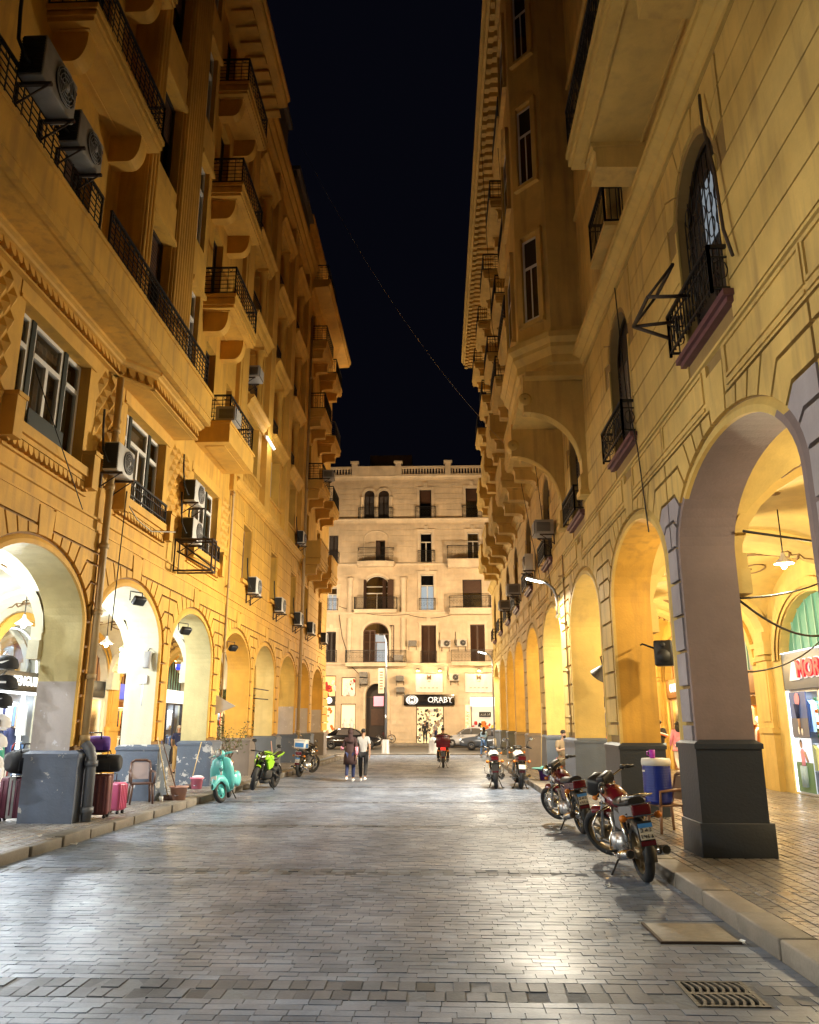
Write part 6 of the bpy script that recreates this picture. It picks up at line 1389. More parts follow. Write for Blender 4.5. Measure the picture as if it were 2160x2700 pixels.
# cooler on the chair
o=thing('water_cooler','blue ribbed water cooler with a white lid standing on the tan chair','cooler',(3.56,13.92,.585),R(-80)); k=MB(); n=22
pr=[(0,0),(.19,0),(.215,.03)]
for i in range(14): pr+=[(.222,.04+i*.04),(.226,.055+i*.04),(.222,.07+i*.04)]
pr+=[(.222,.6),(0,.6)]; k.lathe(pr,n); k.obj('tank','cooler_blue',o); k=MB(); k.lathe([(0,.60),(.235,.6),(.238,.66),(.225,.71),(0,.715)],n); k.obj('lid','cooler_white',o); k=MB(); k.box(-.05,.05,-.226,-.222,.5,.53); k.obj('badge','cooler_white',o); k=MB(); k.tube([(0,-.22,.07),(0,-.28,.07),(0,-.28,.03)],.018,6); k.obj('tap','cooler_white',o)
o=thing('mug','purple plastic mug on the lid of the blue cooler','mug',(3.50,13.88,1.30)); k=MB(); k.lathe([(0,0),(.042,0),(.05,.13),(.044,.13),(.038,.01),(0,.01)],14); k.obj('cup','cup_purple',o); k=MB(); k.tube([(-.045,0,.11),(-.085,0,.1),(-.085,0,.05),(-.042,0,.035)],.009,5); k.obj('handle','cup_purple',o)
k=MB(); k.loft([[(.10*s*cos(2*pi*i/10)+.02*sin(z*20),.16*s*sin(2*pi*i/10),z) for i in range(10)] for s,z in ((.5,0),(1,.06),(1.05,.2),(.8,.36),(.3,.46))]); tag(k.obj('plastic_bag','ac_white',None,(3.98,13.65,.45)),'crumpled pale plastic bag hung on the tan chair','bag')
# potted shrub between left piers
o=thing('potted_shrub','thin leafy shrub in a pot between the third and fourth left piers','plant',(-6.35,24.9,.15)); k=MB(); k.lathe([(0,0),(.16,0),(.22,.34),(.24,.34),(.22,.30),(0,.3)],14); k.obj('pot','bucket_beige',o)
rr=random.Random(9); tr=MB(); lf=MB()
for i in range(9):
    a=rr.uniform(0,6.28); l=rr.uniform(.5,.95); p=[Vector((0,0,.3)),Vector((.03*cos(a),.03*sin(a),.7)),Vector((l*.35*cos(a),l*.25*sin(a),.95+.3*rr.random())),Vector((l*.75*cos(a),l*.5*sin(a),1.15+.55*rr.random()))]
    tr.tube(p,[.016,.013,.009,.004],5)
    for q in range(34):
        t=rr.uniform(.35,1); c=p[1].lerp(p[3],t)+Vector((rr.gauss(0,.09),rr.gauss(0,.09),rr.gauss(0,.09))); d=Vector((rr.gauss(0,1),rr.gauss(0,1),rr.gauss(0,.6))).normalized(); e=d.orthogonal().normalized(); s=rr.uniform(.03,.055)
        lf.add([c-d*s,c+e*s*.4,c+d*s,c-e*s*.4],[(0,1,2,3)])
simple('leaf',(.07,.085,.025),.6,var=.4,scale=20); tr.obj('stem','plastic_brown',o); structure(lf.obj('leaves','leaf',o),'stuff')
# tree-like greenery seen through the far left arches
o=thing('potted_tree','dark leafy potted tree standing in the fifth left arcade bay','plant',(-8.4,34.0,.15)); tr=MB(); lf=MB(); tr.tube([(0,0,.3),(.05,0,1.6),(0,.1,2.4)],[.05,.04,.02],7)
for q in range(900):
    c=Vector((rr.gauss(0,.5),rr.gauss(0,.6),rr.uniform(1.3,3.6)+rr.gauss(0,.15))); d=Vector((rr.gauss(0,1),rr.gauss(0,1),rr.gauss(0,.7))).normalized(); e=d.orthogonal().normalized(); s=rr.uniform(.05,.09); lf.add([c-d*s,c+e*s*.45,c+d*s,c-e*s*.45],[(0,1,2,3)])
tr.obj('trunk','plastic_brown',o); structure(lf.obj('leaves','leaf',o),'stuff'); k=MB(); k.lathe([(0,0),(.2,0),(.26,.4),(0,.36)],14); k.obj('pot','bucket_beige',o)
# rack of caps and hats at the left edge
o=thing('hat_stand','tall stand hung with caps at the left edge of the picture','stand',(-7.85,14.05,.15)); k=MB(); k.tube([(0,0,0),(0,0,3.1)],.025,7); k.lathe([(0,0),(.25,0),(.25,.03),(.04,.05)],14); k.obj('pole','steel',o)
def cap(loc,rz,mt,label,logo):
    h=thing('cap',label,'cap',loc,rz,'caps on the hat stand'); k=MB(); k.lathe([(.15,0),(.155,.05),(.13,.12),(.07,.165),(0,.175)],14); k.obj('crown',mt,h)
    k=MB(); k.add([(.15*cos(a),.15*sin(a),.0) for a in [-.9+1.8*i/8-pi/2 for i in range(9)]]+[(.26*cos(a)*.9,.27*sin(a),-.03) for a in [-.75+1.5*i/8-pi/2 for i in range(9)]],[(i,i+1,i+10,i+9) for i in range(8)],0,True); k.obj('peak',mt,h)
    if logo==1:
        k=MB(); sw=[(-.055,.075),(-.045,.06),(-.03,.055),(.0,.065),(.065,.10),(-.01,.085),(-.035,.08)]; k.add([(x,-.152+.5*x*x,z) for x,z in sw],[tuple(range(7))]); k.obj('emblem','cloth_white',h)
    elif logo==2:
        k=MB(); 
        for q in (-.05,0,.05): k.box(q-.008,q+.008,-.158,-.15,.02,.1)
        k.obj('stripe','cloth_black',h)
    return h
for i,(z,x,mt,lb,lg) in enumerate(((2.78,.27,'cloth_black','topmost black cap with a white tick on the hat stand',1),(2.44,.30,'cloth_black','middle black cap with a small white mark on the hat stand',0),(2.14,.24,'cloth_black','lowest black cap with a white tick on the hat stand',1),(1.78,.26,'cloth_white','upper white cap with dark lines on the hat stand',2),(1.46,.24,'cloth_white','white cap with a red badge on the hat stand',3),(1.12,.22,'cloth_white','lowest white cap with dark lines on the hat stand',2))):
    h=cap((-7.85+x,13.9,z),R(15),mt,lb,lg); h.scale=(1.35,1.35,1.35); MB().tube([(0,0,z-.02),(x,-.15,z+.16)],.012,5).obj('hook','steel',o)
    if lg==3: k=MB(); k.ell((0,-.15,.06),(.05,.012,.05),9,6); k.obj('badge','cloth_red',h)
    if i==1: k=MB(); k.box(-.04,.04,-.16,-.15,.06,.085); k.obj('mark','cloth_white',h)
# ---------------------------------------------------------------- motorcycles (x forward, z up, origin on the ground between the wheels)
simple('paint_red',(.11,.006,.012),.22); simple('paint_maroon',(.06,.006,.012),.25); simple('paint_white',(.62,.62,.6),.3); simple('paint_green',(.25,.50,.02),.3); simple('paint_grey',(.16,.16,.17),.35); simple('paint_teal',(.13,.50,.50),.28); simple('paint_silver',(.42,.43,.46),.25,.3); simple('paint_black',(.008,.008,.01),.15); simple('paint_slate',(.06,.07,.09),.22,.2)
simple('amber',(.55,.17,.02),.25); simple('red_lens',(.09,.004,.008),.2); simple('seat_black',(.016,.015,.015),.5); simple('plate_white',(.42,.40,.34),.5); simple('plate_blue',(.03,.16,.42),.5); simple('mirror',(.75,.78,.8),.05,1.0); simple('clear_lens',(.6,.62,.62),.1,.2); simple('rim_gold',(.25,.19,.11),.35,.7)
emis('tail_lit',(1,.02,.01),1.2); emis('head_lit',(1,.98,.9),3)
def wheel(par,name,loc,r,w,rim,rz=0,spokes=6):
    k=MB(); k.lathe([(r-w*.95,-w*.42),(r-w*.45,-w*.55),(r-w*.1,-w*.34),(r,0),(r-w*.1,w*.34),(r-w*.45,w*.55),(r-w*.95,w*.42),(r-w*.95,-w*.42)],28,(0,0,0),0,'y'); o=k.obj(name,'rubber',par,loc,rz)
    k=MB(); R0=r-w*.9; k.lathe([(R0,-w*.42),(R0+.012,-w*.46),(R0-.03,-w*.30),(R0-.03,w*.30),(R0+.012,w*.46),(R0,w*.42)],28,(0,0,0),0,'y')
    for i in range(spokes):
        a=2*pi*i/spokes; c=Vector((cos(a),0,sin(a))); k.tube([c*.04,c*(R0-.02)],[.026,.018],5)
    k.lathe([(0,-.07),(.06,-.07),(.075,-.03),(.075,.03),(.06,.07),(0,.07)],14,(0,0,0),0,'y'); k.obj('rim',rim,o)
    k=MB(); k.lathe([(.07,-.075),(.12,-.075),(.12,-.07),(.07,-.07)],18,(0,0,0),0,'y'); k.obj('brake_disc','steel',o); return o
def arcstrip(r,w,a0,a1,c,n=10,th=.012):
    k=MB(); ring=[]
    for i in range(n+1):
        a=a0+(a1-a0)*i/n; x,z=cos(a),sin(a); ring.append([(c[0]+x*(r-.05),-w/2,c[2]+z*(r-.05)),(c[0]+x*r,-w/2*.8,c[2]+z*r),(c[0]+x*(r+.012),0,c[2]+z*(r+.012)),(c[0]+x*r,w/2*.8,c[2]+z*r),(c[0]+x*(r-.05),w/2,c[2]+z*(r-.05))])
    k.add([p for q in ring for p in q],[(i*5+j,i*5+j+1,(i+1)*5+j+1,(i+1)*5+j) for i in range(n) for j in range(4)],0,True); return k
def mirror_pair(par,x,z,y=.36,mt='mirror',up=.26):
    for s in (-1,1):
        k=MB(); k.tube([(x,s*.22,z),(x-.02,s*.28,z+up*.6),(x-.04,s*y,z+up)],.008,5); k.ell((x-.04,s*y,z+up+.03),(.02,.075,.05),10,6); o=k.obj('mirror','black',par); k=MB(); k.ell((x-.058,s*y,z+up+.03),(.006,.065,.042),10,6); k.obj('mirror_glass',mt,o)
def plate_text(par,c,txt1,txt2,tilt):
    text('lettering',txt1,.07,'black',par,(c[0]-.012,c[1],c[2]+.0),(R(90)-tilt,0,R(-90)),.001,.002); text('lettering',txt2,.07,'black',par,(c[0]-.022,c[1],c[2]-.068),(R(90)-tilt,0,R(-90)),.001,.002)
def motorcycle(label,loc,rz,lean=0,steer=0,tank='paint_red',side='paint_red',rim='rim_gold',rack=True,cover=False,plate='egypt',tail='red_lens',crash=True,fender='paint_red',mirrors=True,double=True,seatc='seat_black',box=None,scale=1.0,group=None,stand='side'):
    o=thing('motorcycle',label,'motorcycle',loc,(lean,0,rz) and 0,group); o.rotation_euler=(0,0,rz); o.scale=(scale,)*3
    M=Matrix.Rotation(rz,4,'Z')@Matrix.Rotation(lean,4,'X'); o.rotation_euler=M.to_euler()
    wb=.64; r=.315
    wheel(o,'rear_wheel',(-wb,0,r),r,.10,rim); 
    st=Matrix.Translation((wb-.22,0,.95))@Matrix.Rotation(R(-26),4,'Y')@Matrix.Rotation(steer,4,'Z')   # steering head frame, z along the fork
    f=link('front_assembly',None,o); f.matrix_local=st
    fz=-sqrt((.22)**2+(.95-r)**2); wheel(f,'front_wheel',(.06,0,fz),r,.085,rim)
    k=MB()
    for s in (-1,1): k.tube([(.02,s*.09,.02),(.05,s*.09,fz)],[.024,.028],7)
    k.box(-.03,.06,-.12,.12,-.02,.01); k.box(-.03,.06,-.12,.12,-.22,-.19); k.obj('fork','chrome',f)
    arcstrip(r+.03,.13,R(60),R(190),(.06,0,fz)).obj('front_fender',fender,f)
    k=MB(); k.tube([(-.16,.36,.16),(-.10,.30,.17),(-.02,.14,.10),(0,0,.06),(-.02,-.14,.10),(-.10,-.30,.17),(-.16,-.36,.16)],.014,6); k.obj('handlebar','chrome',f)
    for s in (-1,1):
        k=MB(); k.tube([(-.115,s*.29,.168),(-.17,s*.38,.158)],.021,7); k.tube([(-.05,s*.27,.17),(-.10,s*.38,.155)],.008,5); k.bbox((-.08,s*.26,.17),(.06,.06,.05),.012); k.obj('grip','black',f)
    if mirrors:
        for s in (-1,1):
            k=MB(); k.tube([(-.07,s*.24,.18),(-.08,s*.27,.34),(-.1,s*.34,.40)],.008,5); k.ell((-.1,s*.36,.43),(.02,.075,.05),10,6); q=k.obj('mirror','black',f); k=MB(); k.ell((-.118,s*.36,.43),(.006,.066,.043),10,6); k.obj('mirror_glass','mirror',q)
    k=MB(); k.lathe([(0,.16),(.085,.13),(.10,.07),(.08,-.02),(0,-.03)],14,(.10,0,-.06),0,'x'); k.obj('headlight','black' if cover else 'chrome',f); k=MB(); k.lathe([(0,.015),(.09,0)],14,(.235,0,-.06),0,'x'); k.obj('headlight_glass','clear_lens',f)
    k=MB(); k.bbox((.02,0,.10),(.12,.24,.13),.025,ry=R(25)); k.box(-.052,-.045,-.09,.09,.06,.13); k.obj('instruments','black',f)
    k=MB(); k.quad((-.056,-.085,.055),(-.056,.085,.055),(-.03,.08,.15),(-.03,-.08,.15)); k.obj('dial_glass','mirror' if not cover else 'ac_dark',f)
    if cover: k=MB(); k.bbox((.14,0,-.02),(.2,.26,.24),.05); k.obj('cowl','black',f)
    for s in (-1,1):
        k=MB(); k.tube([(.06,s*.08,-.06),(.05,s*.2,-.07)],.008,5); k.ell((.05,s*.22,-.07),(.04,.03,.03),8,5); k.obj('indicator','amber',f)
    # frame, engine
    k=MB(); k.tube([(.36,0,.86),(.0,0,.74),(-.45,0,.72),(-.75,0,.72)],.022,6); k.tube([(.37,0,.78),(.28,0,.32),(.0,0,.24),(-.25,0,.3),(-.3,0,.7)],.02,6)
    for s in (-1,1): k.tube([(-.25,s*.09,.34),(-wb,s*.10,r)],.02,6); k.tube([(-.3,s*.1,.7),(-.72,s*.1,.74)],.014,6)
    k.obj('frame','black',o)
    k=MB(); k.bbox((-.02,0,.36),(.36,.24,.2),.05); k.lathe([(0,-.15),(.09,-.14),(.1,-.1),(.1,.1),(.09,.14),(0,.15)],16,(.04,0,.36),0,'y'); k.lathe([(0,-.14),(.07,-.13),(.07,.13),(0,.14)],14,(-.13,0,.36),0,'y'); k.obj('engine','alu',o)
    k=MB()
    for i in range(7): k.bbox((.12+i*.012,0,.47+i*.028),(.17,.17,.012),.004,ry=R(-12))
    k.bbox((.17,0,.5),(.1,.1,.24),.02,ry=R(-12)); k.obj('cylinder_fins','steel',o)
    for s in ((-1,1) if double else (-1,)):
        k=MB(); k.tube([(.24,s*.05,.5),(.3,s*.1,.36),(.2,s*.14,.24),(-.15,s*.16,.22)],.02,7); k.tube([(-.15,s*.16,.22),(-.3,s*.17,.24),(-.42,s*.185,.28),(-.92,s*.20,.36)],[.03,.045,.055,.052],10); q=k.obj('exhaust','chrome',o); k=MB(); d=Vector((-.5,0.015*s,.08)).normalized(); c=Vector((-.92,s*.20,.36)); k.tube([c-d*.02,c+d*.015],.042,10); k.obj('exhaust_end','black',q)
    k=MB(); k.loft([[(x,w*cos(2*pi*i/14),z+h*(sin(2*pi*i/14) if sin(2*pi*i/14)>0 else .75*sin(2*pi*i/14))) for i in range(14)] for x,w,h,z in ((.40,.04,.05,.84),(.36,.11,.11,.85),(.22,.155,.15,.85),(.05,.15,.135,.83),(-.1,.10,.09,.80),(-.16,.06,.05,.78))]); q=k.obj('fuel_tank',tank,o)
    k=MB(); k.lathe([(0,.02),(.035,.018),(.04,0)],12,(.16,0,.995)); k.obj('filler_cap','chrome',q); 
    k=MB(); 
    for s in (-1,1): k.add([(.30,s*.150,.84),(.05,s*.158,.80),(.02,s*.156,.85),(.24,s*.158,.90)],[(0,1,2,3)])
    k.obj('tank_badge','paint_white' if tank!='paint_white' else 'paint_maroon',q)
    k=MB(); k.loft([[(x,w*cos(2*pi*i/12),z+.055*max(-.6,sin(2*pi*i/12))) for i in range(12)] for x,w,z in ((-.1,.09,.82),(-.2,.125,.82),(-.45,.135,.83),(-.72,.125,.86),(-.78,.10,.87))]); k.obj('seat',seatc,o)
    for s in (-1,1):
        k=MB(); k.prism([(-.18,.56),(-.4,.54),(-.46,.72),(-.22,.76)],'y',s*.1,s*.13); k.obj('side_panel',side,o)
        k=MB(); k.loft([[(-.45,s*.07,.7),(-.45,s*.13,.69),(-.45,s*.13,.80),(-.45,s*.07,.80)],[(-.9,s*.05,.76),(-.9,s*.09,.74),(-.9,s*.09,.84),(-.9,s*.05,.86)]],0,True,False); k.obj('tail_panel',side,o)
        k=MB(); k.tube([(-.5,s*.12,.70),(-wb+.0,s*.13,r+.04)],.018,6); k.tube([(-.515,s*.12,.66),(-wb+.015,s*.13,r+.12)],.034,8); k.obj('shock','chrome',o)
        k=MB(); k.tube([(-.86,s*.07,.72),(-.86,s*.17,.72)],.008,5); k.ell((-.86,s*.2,.72),(.035,.045,.04),9,6); k.obj('indicator','amber',o)
        k=MB(); k.tube([(-.05,s*.12,.26),(-.05,s*.26,.27)],.014,6); k.obj('footpeg','black',o)
    arcstrip(r+.055,.15,R(60),R(188),(-wb,0,r),12).obj('rear_fender','black' if plate!='white' else 'black',o)
    k=MB(); k.bbox((-.93,0,.80),(.07,.21,.12),.02); k.obj('tail_light',tail,o); k=MB(); k.box(-.975,-.965,-.115,.115,.735,.75); k.box(-.975,-.965,-.115,.115,.862,.872); k.obj('tail_trim','chrome',o)
    tl=R(14); pl=link('licence_plate',None,o,(-.985,0,.585),(0,-tl*-1,0)); pl.scale=(1,.74,.74)
    if plate=='white': MB().cbox((0,0,0),(.012,.24,.15)).obj('plate','white',pl)
    elif plate:
        MB().cbox((0,0,-.035),(.012,.21,.17)).obj('plate','plate_white',pl); MB().cbox((-.002,0,.075),(.012,.21,.06)).obj('plate_band','plate_blue',pl)
        k=MB(); g=-.009
        ys=(.065,.0,-.065)
        k.tube([(g,.085,.035),(g,.055,.035),(g,.055,-.01),(g,.085,-.01)],.007,4); k.tube([(g,.02,.0),(g,-.01,.03),(g,-.02,.0),(g,.02,-.0)],.007,4); k.tube([(g,-.05,.035),(g,-.08,.03),(g,-.055,.015),(g,-.08,.0),(g,-.05,-.01)],.007,4)
        k.tube([(g,.085,-.05),(g,.08,-.1)],.007,4); k.tube([(g,.05,-.05),(g,.04,-.08),(g,.02,-.055),(g,.02,-.1)],.007,4); k.tube([(g,-.015,-.05),(g,-.015,-.1)],.007,4); k.tube([(g,-.06,-.1),(g,-.07,-.055),(g,-.085,-.1)],.007,4); k.obj('lettering','black',pl)
    k=MB(); k.cbox((-1.0,0,.46),(.012,.16,.05),ry=-tl); k.obj('reflector','red_lens',o); k=MB(); k.prism([(-.94,.68),(-1.0,.40),(-.985,.39),(-.92,.68)],'y',-.085,.085); k.obj('mud_flap','black',o)
    if rack:
        k=MB()
        for s in (-1,1): k.tube([(-.55,s*.13,.86),(-.75,s*.15,.93),(-1.0,s*.13,.96)],.011,6)
        k.tube([(-1.0,-.13,.96),(-1.03,0,.965),(-1.0,.13,.96)],.011,6); 
        for x in (-.78,-.86,-.94): k.tube([(x,-.14,.945),(x,.14,.945)],.009,5)
        k.obj('rack','chrome',o)
    if crash:
        for s in (-1,1): k=MB(); k.tube([(.34,s*.03,.72),(.36,s*.2,.66),(.36,s*.28,.52),(.34,s*.26,.36),(.28,s*.08,.28)],.014,7); k.obj('crash_bar','chrome',o)
    k=MB(); k.tube([(-.1,.1,.24),(-.16,.24+.05,.0+max(0,-.0))],.013,6); 
    if stand=='centre': 
        k=MB()
        for s in (-1,1): k.tube([(-.3,s*.08,.26),(-.42,s*.18,.01)],.014,6); k.tube([(-.42,s*.18,.01),(-.5,s*.22,.01)],.014,6)
    k.obj('kickstand','iron',o)
    if box: box(o)
    return o
motorcycle('near red motorcycle with a chrome rack parked by the right kerb',(2.44,11.2,0),R(93),R(-7),R(43),'paint_red','paint_grey',cover=True,mirrors=False,scale=1.08)
motorcycle('second red motorcycle leaning by the right kerb behind the near one',(2.40,15.55,0),R(97),R(-9),R(36),'paint_maroon','paint_maroon',rim='chrome',rack=False,scale=1.06,mirrors=False)
motorcycle('left one of the two motorcycles side by side further up on the right',(1.66,25.45,0),R(88),R(-2),R(-14),'paint_white','paint_grey',rack=False,plate='grey' and None,scale=1.08,rim='steel',fender='black',stand='centre')
motorcycle('right one of the two motorcycles side by side, with a white plate',(2.36,25.45,0),R(90),R(2),R(6),'paint_white','paint_maroon',rack=False,plate='white',scale=1.08,rim='steel',fender='black',stand='centre')
def dbox(o):
    k=MB(); k.bbox((-.72,0,1.10),(.42,.42,.26),.03); q=k.obj('top_box','paint_white',o); k=MB(); k.bbox((-.72,0,1.25),(.44,.44,.06),.02); k.obj('box_lid','paint_white',q); k=MB(); k.box(-.935,-.929,-.16,.16,1.02,1.16); k.box(-.85,-.6,-.216,-.211,1.0,1.14); k.obj('box_stripe','plate_blue',q)
motorcycle('black motorcycle with a white and blue top box by the left kerb',(-4.95,30.5,0),R(80),R(4),R(-24),'paint_black','paint_black',rack=True,rim='black',fender='black',scale=1.02,box=dbox)
def redbox(o):
    k=MB(); k.bbox((-.60,0,1.12),(.52,.60,.52),.03); q=k.obj('delivery_box','paint_red',o); k=MB(); k.box(-.87,-.862,-.3,.3,1.3,1.33); k.obj('box_edge','paint_maroon',q)
motorcycle('moving delivery motorcycle with a red box ridden away from the camera',(.13,36.6,0),R(90),0,0,'paint_maroon','black',rack=False,rim='black',fender='black',tail='tail_lit',scale=1.0,box=redbox,plate=None,stand='centre')
# green naked sport bike on the left, front towards the camera
def sportbike(label,loc,rz,lean,steer):
    o=thing('motorcycle',label,'motorcycle',loc); M=Matrix.Rotation(rz,4,'Z')@Matrix.Rotation(lean,4,'X'); o.rotation_euler=M.to_euler(); o.scale=(1.08,)*3
    wb=.67; r=.305; wheel(o,'rear_wheel',(-wb,0,r),r,.14,'black',0,5)
    f=link('front_assembly',None,o); f.matrix_local=Matrix.Translation((wb-.22,0,.9))@Matrix.Rotation(R(-24),4,'Y')@Matrix.Rotation(steer,4,'Z')
    fz=-sqrt(.22**2+(.9-r)**2); wheel(f,'front_wheel',(.05,0,fz),r,.115,'black',0,5)
    k=MB(); 
    for s in (-1,1): k.tube([(.0,s*.10,.05),(.04,s*.10,fz)],[.026,.032],8)
    k.box(-.04,.05,-.13,.13,-.02,.02); k.obj('fork','black_gloss',f); arcstrip(r+.03,.13,R(50),R(150),(.05,0,fz)).obj('front_fender','paint_green',f)
    k=MB(); k.tube([(-.12,.36,.10),(-.04,.16,.10),(-.04,-.16,.10),(-.12,-.36,.10)],.015,6); k.tube([(-.12,.36,.1),(-.07,.25,.1)],.022,6); k.tube([(-.12,-.36,.1),(-.07,-.25,.1)],.022,6); k.obj('handlebar','black',f); mirror_pair(f,-.04,.1,.34,'mirror',.24)
    k=MB(); k.loft([[(.20,-.05,-.20),(.20,.05,-.20),(.22,.0,-.12)],[(.10,-.13,-.14),(.10,.13,-.14),(.12,0,.10)],[(.0,-.12,-.08),(.0,.12,-.08),(.02,0,.13)]],0,True,False); k.obj('headlight_mask','black_gloss',f)
    for s in (-1,1): k=MB(); k.add([(.215,s*.02,-.13),(.15,s*.11,-.07),(.15,s*.11,-.03),(.205,s*.02,-.08)],[(0,1,2,3)]); k.obj('headlight','clear_lens',f)
    for s in (-1,1): k=MB(); k.loft([[(.14,s*.10,-.13),(.14,s*.14,-.13),(.12,s*.12,.0)],[(-.05,s*.13,-.05),(-.05,s*.17,-.05),(-.05,s*.15,.06)]],0,True,False); k.obj('mask_wing','paint_green',f)
    k=MB(); k.loft([[(x,w*cos(2*pi*i/12),z+h*sin(2*pi*i/12)) for i in range(12)] for x,w,h,z in ((.42,.09,.07,.82),(.30,.19,.13,.86),(.08,.19,.15,.86),(-.12,.12,.09,.80),(-.18,.08,.05,.78))]); k.obj('fuel_tank','paint_green',o)
    for s in (-1,1): k=MB(); k.prism([(.48,.74),(.36,.56),(.10,.60),(.02,.76),(.3,.84)],'y',s*.15,s*.20); k.obj('tank_shroud','paint_green',o); k=MB(); k.prism([(-.4,.76),(-.86,.92),(-.9,.96),(-.45,.86)],'y',s*.06,s*.10); k.obj('tail_panel','paint_green',o)
    k=MB(); k.loft([[(x,w*cos(2*pi*i/10),z+.05*sin(2*pi*i/10)) for i in range(10)] for x,w,z in ((-.14,.09,.80),(-.4,.13,.79),(-.55,.12,.84),(-.85,.09,.93))]); k.obj('seat','seat_black',o)
    k=MB(); k.bbox((.05,0,.42),(.42,.26,.26),.06); k.bbox((.2,0,.6),(.16,.18,.22),.03,ry=R(-18)); k.bbox((.0,0,.22),(.4,.2,.1),.03); k.obj('engine','ac_dark',o); k=MB(); k.tube([(.4,0,.82),(.1,.14,.62),(-.25,.14,.5)],.035,6); k.tube([(.4,0,.82),(.1,-.14,.62),(-.25,-.14,.5)],.035,6); k.tube([(-.25,.1,.42),(-wb,.1,r)],.032,6); k.tube([(-.25,-.1,.42),(-wb,-.1,r)],.032,6); k.tube([(-.2,0,.5),(-.3,0,.8),(-.8,0,.9)],.025,6); k.obj('frame','black',o)
    k=MB(); k.tube([(.3,-.08,.5),(.3,-.14,.25),(-.2,-.16,.22),(-.6,-.18,.42)],[.022,.022,.03,.055],8); k.obj('exhaust','steel',o); k=MB(); k.bbox((-.9,0,.9),(.05,.14,.06),.015); k.obj('tail_light','red_lens',o); arcstrip(r+.05,.15,R(70),R(170),(-wb,0,r)).obj('rear_fender','black',o)
    k=MB(); k.tube([(-.05,.1,.22),(-.02,.30,.02)],.014,6); k.obj('kickstand','iron',o); return o
sportbike('bright green and black sport motorcycle facing the camera by the left kerb',(-5.12,24.2,0),R(-100),R(-7),R(16))
